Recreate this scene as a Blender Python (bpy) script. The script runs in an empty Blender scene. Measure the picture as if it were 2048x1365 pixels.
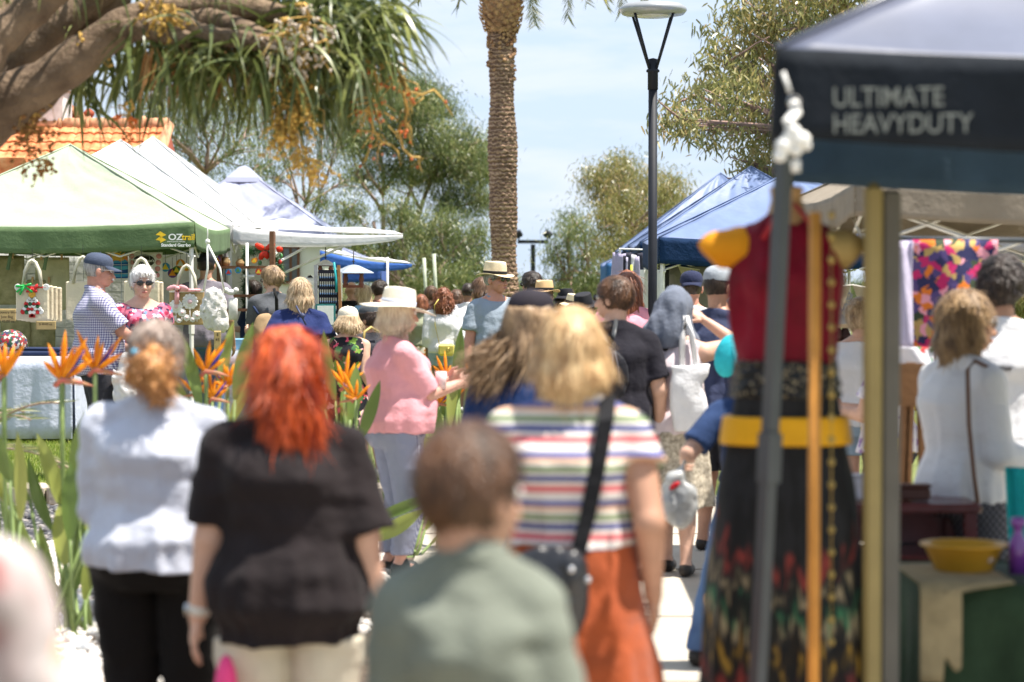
import bpy, math, random
import numpy as np
from mathutils import Vector, Matrix, Euler
from mathutils.bvhtree import BVHTree
R = math.radians
sc = bpy.context.scene
col = sc.collection
rnd = random.Random(7)
rng = np.random.default_rng(7)

# ------------------------------------------------------------ camera
FPX, CX, CY, YH, CAMZ = 4836.0, 1024.0, 682.5, 562.0, 1.70
PITCH = math.atan((CY-YH)/FPX)
cam_d = bpy.data.cameras.new('camera'); cam = bpy.data.objects.new('camera', cam_d); col.objects.link(cam)
cam.location = (0, 0, CAMZ); cam.rotation_euler = (R(90)-PITCH, 0, 0)
cam_d.sensor_width = 36; cam_d.lens = 85; cam_d.clip_start = .1; cam_d.clip_end = 5000
cam_d.dof.use_dof = True; cam_d.dof.focus_distance = 22.6; cam_d.dof.aperture_fstop = 2.6
sc.camera = cam
def at(px, py, Y):
    u = (px-CX)/FPX; v = (CY-py)/FPX
    dx, dy, dz = u, math.cos(PITCH)+v*math.sin(PITCH), -math.sin(PITCH)+v*math.cos(PITCH)
    t = Y/dy
    return Vector((dx*t, Y, CAMZ+dz*t))

# ------------------------------------------------------------ sky, sun, exposure
SUN = Vector((.34, -.05, .92)).normalized()
el = math.asin(SUN.z); az = math.atan2(SUN.x, SUN.y)
w = bpy.data.worlds.new('World'); sc.world = w; w.use_nodes = True
nt = w.node_tree; nt.nodes.clear()
wo = nt.nodes.new('ShaderNodeOutputWorld'); bg = nt.nodes.new('ShaderNodeBackground')
sky = nt.nodes.new('ShaderNodeTexSky'); sky.sky_type = 'NISHITA'; sky.sun_disc = False
sky.sun_elevation = el; sky.sun_rotation = az; sky.air_density = 1.0; sky.dust_density = .8; sky.ozone_density = 1.6
tc = nt.nodes.new('ShaderNodeTexCoord'); mp = nt.nodes.new('ShaderNodeMapping'); mp.inputs['Scale'].default_value = (3, 3, 16); mp.inputs['Rotation'].default_value = (0, .12, 0)
nz = nt.nodes.new('ShaderNodeTexNoise'); nz.inputs['Scale'].default_value = 3; nz.inputs['Detail'].default_value = 9; nz.inputs['Roughness'].default_value = .62
nz.inputs['Distortion'].default_value = .3
cr = nt.nodes.new('ShaderNodeValToRGB'); cr.color_ramp.elements[0].position = .44; cr.color_ramp.elements[1].position = .80
cr.color_ramp.elements[0].color = (.0, .0, .0, 1); cr.color_ramp.elements[1].color = (.85, .85, .85, 1)
m0 = nt.nodes.new('ShaderNodeMix'); m0.data_type = 'RGBA'; m0.inputs[0].default_value = .85; m0.inputs[7].default_value = (6.1, 7.4, 9.3, 1)
mx = nt.nodes.new('ShaderNodeMix'); mx.data_type = 'RGBA'; mx.inputs[7].default_value = (8.0, 8.3, 8.8, 1)
nt.links.new(tc.outputs['Generated'], mp.inputs['Vector']); nt.links.new(mp.outputs[0], nz.inputs['Vector']); nt.links.new(nz.outputs[0], cr.inputs[0])
nt.links.new(sky.outputs[0], m0.inputs[6]); nt.links.new(cr.outputs[0], mx.inputs[0]); nt.links.new(m0.outputs[2], mx.inputs[6]); nt.links.new(mx.outputs[2], bg.inputs[0])
bg.inputs[1].default_value = .058; nt.links.new(bg.outputs[0], wo.inputs[0])
sl = bpy.data.lights.new('sun', 'SUN'); sl.energy = 5.0; sl.angle = R(.53); sl.color = (1, .94, .85)
so = bpy.data.objects.new('sun', sl); col.objects.link(so); so.rotation_euler = (-SUN).to_track_quat('-Z', 'Y').to_euler()
sc.view_settings.view_transform = 'Standard'; sc.view_settings.look = 'None'; sc.view_settings.gamma = 1
sc.view_settings.use_curve_mapping = False; sc.view_settings.exposure = 1.12
sc.cycles.max_bounces = 7; sc.cycles.transparent_max_bounces = 6; sc.cycles.caustics_reflective = False; sc.cycles.caustics_refractive = False

# ------------------------------------------------------------ materials
MC = {}
def newmat(name):
    m = bpy.data.materials.new(name); m.use_nodes = True
    t = m.node_tree; b = t.nodes['Principled BSDF']
    return m, t, b
def nd(t, k, **kw):
    n = t.nodes.new(k)
    for a, v in kw.items():
        if a.startswith('_'): setattr(n, a[1:], v)
        else: n.inputs[a.replace('__', ' ')].default_value = v
    return n
def coords(t, scale=(1, 1, 1), rot=(0, 0, 0)):
    c = nd(t, 'ShaderNodeTexCoord'); m = nd(t, 'ShaderNodeMapping'); m.inputs['Scale'].default_value = scale; m.inputs['Rotation'].default_value = rot
    t.links.new(c.outputs['Object'], m.inputs[0]); return m.outputs[0]
def ramp(t, src, stops, interp='LINEAR'):
    r = nd(t, 'ShaderNodeValToRGB'); e = r.color_ramp.elements; r.color_ramp.interpolation = interp
    while len(e) < len(stops): e.new(.5)
    for i, (p, c) in enumerate(stops): e[i].position = p; e[i].color = (*c[:3], 1)
    t.links.new(src, r.inputs[0]); return r.outputs[0]
def bump(t, b, src, strength=.3, dist=.01):
    n = nd(t, 'ShaderNodeBump'); n.inputs['Strength'].default_value = strength; n.inputs['Distance'].default_value = dist
    t.links.new(src, n.inputs['Height']); t.links.new(n.outputs[0], b.inputs['Normal']); return n
def mul(c, k): return tuple(min(1, x*k) for x in c[:3])
def mat(name, c, rough=.7, var=.18, scale=6, bmp=.25, bscale=30, transl=0, spec=.3, metal=0, stretch=(1, 1, 1), c2=None, sheen=0, bd=.01):
    if name in MC: return MC[name]
    m, t, b = newmat(name)
    b.inputs['Roughness'].default_value = rough; b.inputs['Metallic'].default_value = metal
    b.inputs['Specular IOR Level'].default_value = spec; b.inputs['Sheen Weight'].default_value = sheen
    v = coords(t, stretch)
    n = nd(t, 'ShaderNodeTexNoise', Scale=scale, Detail=5.0, Roughness=.6); t.links.new(v, n.inputs['Vector'])
    c2 = c2 or mul(c, 1-var*1.6)
    out = ramp(t, n.outputs[0], [(.32, c2), (.68, mul(c, 1+var*.4))])
    t.links.new(out, b.inputs['Base Color'])
    if bmp:
        n2 = nd(t, 'ShaderNodeTexNoise', Scale=bscale, Detail=4.0, Roughness=.65); t.links.new(v, n2.inputs['Vector']); bump(t, b, n2.outputs[0], bmp, bd)
    if transl:
        tr = nd(t, 'ShaderNodeBsdfTranslucent'); ms = nd(t, 'ShaderNodeMixShader'); ms.inputs[0].default_value = transl
        t.links.new(out, tr.inputs[0]); t.links.new(b.outputs[0], ms.inputs[1]); t.links.new(tr.outputs[0], ms.inputs[2])
        t.links.new(ms.outputs[0], t.nodes['Material Output'].inputs[0])
    MC[name] = m; return m
def cloth(name, c, rough=.85, transl=0, var=.1, bmp=.45, sheen=.04):
    # woven cloth with soft creases
    return mat(name, c, rough, var, 5, bmp, 9, transl, .15, sheen=sheen, bd=.03)
def rampmat(name, kind, stops, vec=(1, 1, 1), scale=8, rough=.8, interp='CONSTANT', transl=0, distort=0, rot=(0, 0, 0), bmp=.3, feature='F1', rnd_col=False, spec=.2):
    if name in MC: return MC[name]
    m, t, b = newmat(name); b.inputs['Roughness'].default_value = rough; b.inputs['Specular IOR Level'].default_value = spec
    v = coords(t, vec, rot)
    if kind == 'voronoi':
        n = nd(t, 'ShaderNodeTexVoronoi', Scale=scale); n.feature = feature
        dn = nd(t, 'ShaderNodeTexNoise', Scale=scale*1.6, Detail=2.0); t.links.new(v, dn.inputs['Vector']); vm = nd(t, 'ShaderNodeVectorMath', _operation='MULTIPLY_ADD'); vm.inputs[1].default_value = (1.1/scale,)*3
        t.links.new(dn.outputs[1], vm.inputs[0]); t.links.new(v, vm.inputs[2]); t.links.new(vm.outputs[0], n.inputs['Vector'])
        if rnd_col:
            s = nd(t, 'ShaderNodeSeparateColor'); t.links.new(n.outputs['Color'], s.inputs[0]); src = s.outputs[0]
        else: src = n.outputs[0]
    elif kind == 'noise':
        n = nd(t, 'ShaderNodeTexNoise', Scale=scale, Detail=3.0, Distortion=distort); t.links.new(v, n.inputs['Vector']); src = n.outputs[0]
    else:
        n = nd(t, 'ShaderNodeTexWave', Scale=scale, Distortion=distort); n.bands_direction = kind.upper(); n.wave_profile = 'SAW'; n.inputs['Detail Scale'].default_value = .4
        t.links.new(v, n.inputs['Vector']); src = n.outputs[1]
    out = ramp(t, src, stops, interp); t.links.new(out, b.inputs['Base Color'])
    if bmp:
        n2 = nd(t, 'ShaderNodeTexNoise', Scale=9.0, Detail=4.0); t.links.new(coords(t), n2.inputs['Vector']); bump(t, b, n2.outputs[0], bmp, .03)
    MC[name] = m; return m
def gingham(name, ca, cb, cc, sc_=28, lo=.55, tilt=(0, 0, 0)):
    if name in MC: return MC[name]
    m, t, b = newmat(name); b.inputs['Roughness'].default_value = .85; b.inputs['Specular IOR Level'].default_value = .15
    v = coords(t, (sc_, sc_, sc_), tilt); s = nd(t, 'ShaderNodeSeparateXYZ'); t.links.new(v, s.inputs[0])
    ad = nd(t, 'ShaderNodeMath', _operation='ADD'); t.links.new(s.outputs[0], ad.inputs[0]); t.links.new(s.outputs[1], ad.inputs[1])
    outs = []
    for src in (ad.outputs[0], s.outputs[2]):
        f = nd(t, 'ShaderNodeMath', _operation='FRACT'); t.links.new(src, f.inputs[0])
        g = nd(t, 'ShaderNodeMath', _operation='GREATER_THAN'); g.inputs[1].default_value = lo; t.links.new(f.outputs[0], g.inputs[0]); outs.append(g.outputs[0])
    a2 = nd(t, 'ShaderNodeMath', _operation='ADD'); t.links.new(outs[0], a2.inputs[0]); t.links.new(outs[1], a2.inputs[1])
    h = nd(t, 'ShaderNodeMath', _operation='MULTIPLY'); h.inputs[1].default_value = .5; t.links.new(a2.outputs[0], h.inputs[0])
    out = ramp(t, h.outputs[0], [(0, ca), (.4, cb), (.9, cc)], 'CONSTANT'); t.links.new(out, b.inputs['Base Color'])
    n2 = nd(t, 'ShaderNodeTexNoise', Scale=9.0, Detail=4.0); t.links.new(coords(t), n2.inputs['Vector']); bump(t, b, n2.outputs[0], .5, .03)
    MC[name] = m; return m
def leafmat(name, stops, rough=.45, transl=.35, spec=.5):
    if name in MC: return MC[name]
    m, t, b = newmat(name); b.inputs['Roughness'].default_value = rough; b.inputs['Specular IOR Level'].default_value = spec
    a = nd(t, 'ShaderNodeAttribute'); a.attribute_name = 'tint'
    out = ramp(t, a.outputs['Fac'], stops); t.links.new(out, b.inputs['Base Color'])
    tr = nd(t, 'ShaderNodeBsdfTranslucent'); ms = nd(t, 'ShaderNodeMixShader'); ms.inputs[0].default_value = transl
    t.links.new(out, tr.inputs[0]); t.links.new(b.outputs[0], ms.inputs[1]); t.links.new(tr.outputs[0], ms.inputs[2])
    t.links.new(ms.outputs[0], t.nodes['Material Output'].inputs[0]); MC[name] = m; return m
def hairmat(name, c, c2, rough=.42):
    if name in MC: return MC[name]
    m, t, b = newmat(name); b.inputs['Roughness'].default_value = rough; b.inputs['Specular IOR Level'].default_value = .35
    n = nd(t, 'ShaderNodeTexNoise', Scale=1.0, Detail=3.0); t.links.new(coords(t, (110, 110, 9)), n.inputs['Vector'])
    n3 = nd(t, 'ShaderNodeTexNoise', Scale=1.0, Detail=2.0); t.links.new(coords(t, (22, 22, 7)), n3.inputs['Vector'])
    ad = nd(t, 'ShaderNodeMath', _operation='ADD'); t.links.new(n.outputs[0], ad.inputs[0]); t.links.new(n3.outputs[0], ad.inputs[1])
    h = nd(t, 'ShaderNodeMath', _operation='MULTIPLY'); h.inputs[1].default_value = .5; t.links.new(ad.outputs[0], h.inputs[0])
    t.links.new(ramp(t, h.outputs[0], [(.38, c2), (.60, c)]), b.inputs['Base Color']); bump(t, b, n.outputs[0], .5, .01)
    MC[name] = m; return m

# ------------------------------------------------------------ object helpers
def tag(o, label=None, cat=None, group=None, kind=None):
    if label: o['label'] = label
    if cat: o['category'] = cat
    if group: o['group'] = group
    if kind: o['kind'] = kind
    return o
def empty(name, loc, label, cat, rz=0, group=None):
    o = bpy.data.objects.new(name, None); o.empty_display_size = .1; col.objects.link(o); o.location = loc; o.rotation_euler = (0, 0, rz)
    return tag(o, label, cat, group)
def raw(name, V, F, m, parent=None, smooth=True, tint=None, mi=None):
    """V (n,3) array, F list of int arrays with 3 or 4 columns -> mesh object"""
    V = np.asarray(V, dtype=np.float32).reshape(-1, 3)
    Fs = F if isinstance(F, list) else [F]
    Fs = [np.asarray(f, dtype=np.int32) for f in Fs if len(f)]
    me = bpy.data.meshes.new(name)
    me.vertices.add(len(V)); me.vertices.foreach_set('co', V.ravel())
    nl = sum(f.size for f in Fs); npoly = sum(len(f) for f in Fs)
    me.loops.add(nl); me.polygons.add(npoly)
    me.loops.foreach_set('vertex_index', np.concatenate([f.ravel() for f in Fs]))
    tot = np.concatenate([np.full(len(f), f.shape[1], dtype=np.int32) for f in Fs])
    me.polygons.foreach_set('loop_start', np.concatenate([[0], np.cumsum(tot)[:-1]]).astype(np.int32))
    me.polygons.foreach_set('use_smooth', np.full(npoly, smooth))
    if tint is not None:
        a = me.attributes.new('tint', 'FLOAT', 'POINT'); a.data.foreach_set('value', np.asarray(tint, dtype=np.float32))
    for x in (m if isinstance(m, (list, tuple)) else [m]): me.materials.append(x)
    if mi is not None: me.polygons.foreach_set('material_index', np.asarray(mi, dtype=np.int32))
    me.update(calc_edges=True); me.validate()
    o = bpy.data.objects.new(name, me); col.objects.link(o)
    if parent is not None: o.parent = parent
    return o
def frame(d, up=Vector((0, 0, 1))):
    d = Vector(d).normalized()
    if abs(d.dot(up)) > .98: up = Vector((0, 1, 0))
    s = d.cross(up).normalized(); return s, s.cross(d).normalized(), d
class MB:
    """collects shapes, then becomes ONE mesh"""
    def __init__(s): s.v = []; s.f = []; s.mi = []; s.m = 0
    def _add(s, vs, fs):
        o = len(s.v); s.v += [tuple(v) for v in vs]; s.f += [tuple(i+o for i in f) for f in fs]; s.mi += [s.m]*len(fs); return s
    def box(s, c, size, rot=None, bev=0):
        x, y, z = [k/2 for k in size]; M = (Euler(rot).to_matrix() if rot else Matrix.Identity(3)); c = Vector(c)
        if bev <= 0:
            vs = [c+M@Vector((a*x, b*y, d*z)) for a in (-1, 1) for b in (-1, 1) for d in (-1, 1)]
            return s._add(vs, [(0, 1, 3, 2), (4, 6, 7, 5), (0, 4, 5, 1), (2, 3, 7, 6), (0, 2, 6, 4), (1, 5, 7, 3)])
        b = bev; vs = []; R_ = [(-z, x-b, y-b), (-z+b, x, y), (z-b, x, y), (z, x-b, y-b)]
        fs = []
        for zz, xx, yy in R_:
            cb = min(b, xx*.5, yy*.5)
            vs += [c+M@Vector(p) for p in ((xx-cb, -yy, zz), (xx, -yy+cb, zz), (xx, yy-cb, zz), (xx-cb, yy, zz), (-xx+cb, yy, zz), (-xx, yy-cb, zz), (-xx, -yy+cb, zz), (-xx+cb, -yy, zz))]
        for i in range(3):
            for j in range(8): k = (j+1) % 8; fs.append((i*8+j, i*8+k, i*8+8+k, i*8+8+j))
        fs.append(tuple(range(7, -1, -1))); fs.append(tuple(range(24, 32)))
        return s._add(vs, fs)
    def tube(s, pts, r, n=10, cap=True):
        pts = [Vector(p) for p in pts]; rs = r if isinstance(r, (list, tuple)) else [r]*len(pts); vs = []; fs = []
        up = Vector((0, 0, 1)); 
        for i, p in enumerate(pts):
            d = (pts[min(i+1, len(pts)-1)]-pts[max(i-1, 0)])
            a, b, _ = frame(d if d.length > 1e-9 else Vector((0, 0, 1)), up)
            for k in range(n):
                t = 2*math.pi*k/n; vs.append(p+(a*math.cos(t)+b*math.sin(t))*rs[i])
        for i in range(len(pts)-1):
            for k in range(n): j = (k+1) % n; fs.append((i*n+k, i*n+j, i*n+n+j, i*n+n+k))
        if cap: fs.append(tuple(range(n-1, -1, -1))); fs.append(tuple(range((len(pts)-1)*n, len(pts)*n)))
        return s._add(vs, fs)
    def lathe(s, prof, c=(0, 0, 0), n=24, sx=1, sy=1, rot=None):
        c = Vector(c); M = (Euler(rot).to_matrix() if rot else Matrix.Identity(3)); vs = []; fs = []
        for r_, z in prof:
            for k in range(n): t = 2*math.pi*k/n; vs.append(c+M@Vector((r_*math.cos(t)*sx, r_*math.sin(t)*sy, z)))
        for i in range(len(prof)-1):
            for k in range(n): j = (k+1) % n; fs.append((i*n+k, i*n+j, i*n+n+j, i*n+n+k))
        return s._add(vs, fs)
    def ball(s, c, r, n=12, rot=None):
        r = r if isinstance(r, (list, tuple)) else (r, r, r)
        c = Vector(c); M = (Euler(rot).to_matrix() if rot else Matrix.Identity(3)); vs = []; fs = []; h = max(4, n//2)
        for i in range(h+1):
            p = math.pi*i/h
            for k in range(n):
                t = 2*math.pi*k/n; vs.append(c+M@Vector((r[0]*math.sin(p)*math.cos(t), r[1]*math.sin(p)*math.sin(t), r[2]*math.cos(p))))
        for i in range(h):
            for k in range(n): j = (k+1) % n; fs.append((i*n+k, i*n+n+k, i*n+n+j, i*n+j))
        return s._add(vs, fs)
    def sheet(s, fn, nu, nv):
        vs = [fn(i/nu, j/nv) for j in range(nv+1) for i in range(nu+1)]
        return s._add(vs, [(j*(nu+1)+i, j*(nu+1)+i+1, (j+1)*(nu+1)+i+1, (j+1)*(nu+1)+i) for j in range(nv) for i in range(nu)])
    def prism(s, pts, d):
        """polygon (3-D points) extruded by vector d"""
        n = len(pts); d = Vector(d); pts = [Vector(p) for p in pts]
        return s._add(pts+[p+d for p in pts], [tuple(range(n-1, -1, -1)), tuple(range(n, 2*n))]+[(i, (i+1) % n, (i+1) % n+n, i+n) for i in range(n)])
    def build(s, name, m, parent=None, smooth=False, thick=0):
        me = bpy.data.meshes.new(name); me.from_pydata([tuple(v) for v in s.v], [], s.f)
        for x in (m if isinstance(m, (list, tuple)) else [m]): me.materials.append(x)
        me.polygons.foreach_set('material_index', s.mi)
        me.polygons.foreach_set('use_smooth', [smooth]*len(s.f)); me.update()
        o = bpy.data.objects.new(name, me); col.objects.link(o)
        if parent is not None: o.parent = parent
        if thick:
            md = o.modifiers.new('thickness', 'SOLIDIFY'); md.thickness = thick; md.offset = 0
        return o
def text(s, size, loc, m, parent=None, rot=(R(90), 0, 0), name='lettering', align='LEFT', ex=.0015, bold=0, sx=1, target=None):
    cu = bpy.data.curves.new('txt', 'FONT'); cu.body = s; cu.size = size; cu.align_x = align; cu.extrude = ex; cu.offset = bold; cu.space_line = .95
    t = bpy.data.objects.new('txt', cu); col.objects.link(t)
    dg = bpy.context.evaluated_depsgraph_get(); me = bpy.data.meshes.new_from_object(t.evaluated_get(dg))
    bpy.data.objects.remove(t); me.name = name
    M = Matrix.Translation(loc) @ Euler(rot).to_matrix().to_4x4() @ Matrix.Diagonal((sx, 1, 1, 1)); me.transform(M)
    if target is not None:
        tm = target.data; bv = BVHTree.FromPolygons([v.co for v in tm.vertices], [p.vertices for p in tm.polygons])
        sgn = -1 if loc[1] < 0 else 1
        for v in me.vertices:
            h = bv.ray_cast(Vector((v.co.x, sgn*2, v.co.z)), Vector((0, -sgn, 0)))
            if h[0]: v.co.y = h[0].y+sgn*(.003+(.001 if (v.co.y*sgn > loc[1]*sgn) else 0))
    me.materials.clear(); me.materials.append(m)
    o = bpy.data.objects.new(name, me); col.objects.link(o)
    if parent is not None: o.parent = parent
    return o
def copy_tree(o, parent=None):
    c = o.copy(); col.objects.link(c)
    if parent is not None: c.parent = parent
    for ch in list(o.children): copy_tree(ch, c)
    return c
def sm(a, b, x): t = min(1, max(0, (x-a)/(b-a))); return t*t*(3-2*t)
def gz(x, y): return .15*sm(.9, 2.0, -x)*sm(17.9, 18.4, y) - 0.0
# value noise
_T = rng.random((32, 32, 32))
def vn(x, y, z):
    xi = np.floor(x).astype(int); yi = np.floor(y).astype(int); zi = np.floor(z).astype(int)
    fx = x-xi; fy = y-yi; fz = z-zi; fx = fx*fx*(3-2*fx); fy = fy*fy*(3-2*fy); fz = fz*fz*(3-2*fz); o = 0
    for a in (0, 1):
        for b in (0, 1):
            for c in (0, 1):
                o = o+_T[(xi+a) & 31, (yi+b) & 31, (zi+c) & 31]*(fx if a else 1-fx)*(fy if b else 1-fy)*(fz if c else 1-fz)
    return o-.5

# ------------------------------------------------------------ distance-field bodies
class Sdf:
    def __init__(s, lo, hi, h):
        s.h = h; s.lo = np.array(lo, float); n = np.ceil((np.array(hi)-s.lo)/h).astype(int)+2
        s.ax = [s.lo[i]+np.arange(n[i])*h for i in range(3)]; s.F = np.full(n, 1.0)
    def _sl(s, lo, hi, k):
        m = max(k*1.3, 3*s.h); r = []
        for i in range(3):
            a = int(max(0, math.floor((lo[i]-m-s.lo[i])/s.h))); b = int(min(len(s.ax[i]), math.ceil((hi[i]+m-s.lo[i])/s.h)+1))
            if b <= a: return None
            r.append(slice(a, b))
        return tuple(r)
    def _xyz(s, sl): return s.ax[0][sl[0]][:, None, None], s.ax[1][sl[1]][None, :, None], s.ax[2][sl[2]][None, None, :]
    def _mix(s, sl, d, k):
        a = s.F[sl]
        if k <= 0: s.F[sl] = np.minimum(a, d); return
        h = np.clip(.5+.5*(a-d)/k, 0, 1); s.F[sl] = a*(1-h)+d*h-k*h*(1-h)
    def cone(s, p0, r0, p1, r1, k=.02, end=None):
        p0 = np.array(p0, float); p1 = np.array(p1, float); rm = max(r0, r1)
        sl = s._sl(np.minimum(p0, p1)-rm, np.maximum(p0, p1)+rm, k)
        if sl is None: return
        X, Y, Z = s._xyz(sl); v = p1-p0; L = float(v@v)+1e-12
        t = np.clip(((X-p0[0])*v[0]+(Y-p0[1])*v[1]+(Z-p0[2])*v[2])/L, 0, 1)
        dx, dy, dz = X-p0[0]-t*v[0], Y-p0[1]-t*v[1], Z-p0[2]-t*v[2]
        q = np.sqrt(dx*dx+dy*dy+dz*dz)-(r0+(r1-r0)*t)
        if end is not None: n = np.array(end[1], float); n /= np.linalg.norm(n); q = np.maximum(q, (X-end[0][0])*n[0]+(Y-end[0][1])*n[1]+(Z-end[0][2])*n[2])
        s._mix(sl, q, k)
    def ell(s, c, r, M=None, k=.02, sub=False):
        c = np.array(c, float); r = np.array(r, float); rm = r.max() if M is not None else r
        sl = s._sl(c-rm, c+rm, k)
        if sl is None: return
        X, Y, Z = s._xyz(sl); X = X-c[0]; Y = Y-c[1]; Z = Z-c[2]
        if M is not None: X, Y, Z = X*M[0][0]+Y*M[1][0]+Z*M[2][0], X*M[0][1]+Y*M[1][1]+Z*M[2][1], X*M[0][2]+Y*M[1][2]+Z*M[2][2]
        q = np.sqrt((X/r[0])**2+(Y/r[1])**2+(Z/r[2])**2); q2 = np.sqrt((X/r[0]**2)**2+(Y/r[1]**2)**2+(Z/r[2]**2)**2)+1e-9
        d = q*(q-1)/q2
        if sub: s.F[sl] = np.maximum(s.F[sl], -d)
        else: s._mix(sl, d, k)
    def column(s, prof, lean=(0, 0), k=.02, e=2.3, fold=None, off=0):
        """vertical body of elliptical sections; prof rows: z, rx, ry, cy, [cx]"""
        P = np.array(prof, float); z = s.ax[2]; a, b = P[0, 0], P[-1, 0]
        rx = np.interp(z, P[:, 0], P[:, 1])+off; ry = np.interp(z, P[:, 0], P[:, 2])+off; cy = np.interp(z, P[:, 0], P[:, 3])
        cx = np.interp(z, P[:, 0], P[:, 4]) if P.shape[1] > 4 else z*0
        wd = max(2, int(.02/s.h)); ker = np.ones(2*wd+1)/(2*wd+1)
        pad = lambda q: np.convolve(np.pad(q, wd, 'edge'), ker, 'valid')
        rx, ry, cy, cx = pad(rx), pad(ry), pad(cy), pad(cx)
        X, Y, Z = s.ax[0][:, None, None], s.ax[1][None, :, None], z[None, None, :]
        X = X-cx-lean[0]*(Z-a); Y = Y-cy-lean[1]*(Z-a)
        if fold is not None:
            n, amp, z0 = fold; th = np.arctan2(Y, X); g = np.clip((z0-Z)/max(1e-3, z0-a), 0, 1)
            f = 1+amp*g*(np.sin(n*th+1)+.5*np.sin((n*2+1)*th+2.3)); rx = rx*f; ry = ry*f
        q = ((np.abs(X)/rx)**e+(np.abs(Y)/ry)**e)**(1/e)
        d = (q-1)*np.minimum(rx, ry); d = np.maximum(d, np.maximum(a-Z, Z-b)); s._mix((slice(None),)*3, d, k)
    def cut(s, p, n):
        """keep the side the normal points away from"""
        n = np.array(n, float); n /= np.linalg.norm(n); X, Y, Z = s.ax[0][:, None, None], s.ax[1][None, :, None], s.ax[2][None, None, :]
        s.F = np.maximum(s.F, (X-p[0])*n[0]+(Y-p[1])*n[1]+(Z-p[2])*n[2])
    def noise(s, amp, f, seed=0):
        f = f if isinstance(f, (list, tuple)) else (f, f, f)
        near = np.abs(s.F) < amp*2+3*s.h; I = np.argwhere(near)
        if len(I) == 0: return
        x, y, z = s.ax[0][I[:, 0]], s.ax[1][I[:, 1]], s.ax[2][I[:, 2]]
        n = vn(x*f[0]+seed*3.7, y*f[1]+seed*1.3+z*f[2]*.3, z*f[2]+seed*7.1)+.5*vn(x*f[0]*2.1+seed, y*f[1]*2.1+5, z*f[2]*2.1+z*0)
        s.F[near] += amp*2*n
    def mesh(s):
        F = s.F.copy(); F[0] = F[-1] = 1; F[:, 0] = F[:, -1] = 1; F[:, :, 0] = F[:, :, -1] = 1
        F[F == 0] = 1e-9; ins = F < 0
        n = [k-1 for k in F.shape]; cnt = np.zeros(n, np.int8); C = {}
        for a in (0, 1):
            for b in (0, 1):
                for c in (0, 1):
                    cnt += ins[a:a+n[0], b:b+n[1], c:c+n[2]]
        act = (cnt > 0) & (cnt < 8); I = np.argwhere(act); idx = np.full(n, -1, np.int64); idx[act] = np.arange(len(I))
        P = np.zeros((len(I), 3)); W = np.zeros(len(I)); i, j, k = I.T
        for axn in range(3):
            o1, o2 = [q for q in range(3) if q != axn]
            for a in (0, 1):
                for b in (0, 1):
                    o = [0, 0, 0]; o[o1] = a; o[o2] = b; q = [0, 0, 0]; q[axn] = 1
                    f0 = F[i+o[0], j+o[1], k+o[2]]; f1 = F[i+o[0]+q[0], j+o[1]+q[1], k+o[2]+q[2]]
                    m = (f0 < 0) != (f1 < 0); t = np.where(m, f0/np.where(m, f0-f1, 1), 0)
                    pt = np.array(o, float)[None, :]+t[:, None]*np.array(q)[None, :]
                    P += pt*m[:, None]; W += m
        V = s.lo+(I+P/W[:, None])*s.h; faces = []
        for axn in range(3):
            q = [0, 0, 0]; q[axn] = 1; sh = F.shape
            A = ins[:sh[0]-q[0], :sh[1]-q[1], :sh[2]-q[2]]; B = ins[q[0]:, q[1]:, q[2]:]
            o1, o2 = (axn+1) % 3, (axn+2) % 3
            E = np.argwhere(A != B); E = E[(E[:, o1] > 0) & (E[:, o2] > 0) & (E[:, o1] < n[o1]) & (E[:, o2] < n[o2])]
            def cell(da, db): e = E.copy(); e[:, o1] -= da; e[:, o2] -= db; return idx[e[:, 0], e[:, 1], e[:, 2]]
            Q = np.stack([cell(1, 1), cell(0, 1), cell(0, 0), cell(1, 0)], 1)
            fl = B[E[:, 0], E[:, 1], E[:, 2]]; Q[fl] = Q[fl][:, ::-1]; faces.append(Q)
        Fc = np.concatenate(faces); Fc = Fc[(Fc >= 0).all(1)]
        for _ in range(1):   # one light smoothing pass
            S = np.zeros_like(V); c = np.zeros(len(V))
            for a in range(4):
                np.add.at(S, Fc[:, a], V[Fc[:, (a+1) % 4]]+V[Fc[:, (a+3) % 4]]); np.add.at(c, Fc[:, a], 2)
            V = V*.5+.5*S/np.maximum(c, 1)[:, None]
        return V, Fc
def join(parts):
    Vs = []; Fs = []; o = 0
    for V, F in parts:
        V = np.asarray(V).reshape(-1, 3); Vs.append(V)
        for f in (F if isinstance(F, list) else [F]): Fs.append(np.asarray(f)+o)
        o += len(V)
    q = [f for f in Fs if f.shape[1] == 4]; t = [f for f in Fs if f.shape[1] == 3]
    return np.concatenate(Vs), ([np.concatenate(q)] if q else [])+([np.concatenate(t)] if t else [])
def normals(V, F):
    n = np.cross(V[F[:, 2]]-V[F[:, 0]], V[F[:, 3]]-V[F[:, 1]]); N = np.zeros_like(V)
    for a in range(4): np.add.at(N, F[:, a], n)
    return N/(np.linalg.norm(N, axis=1)[:, None]+1e-12)
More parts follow.
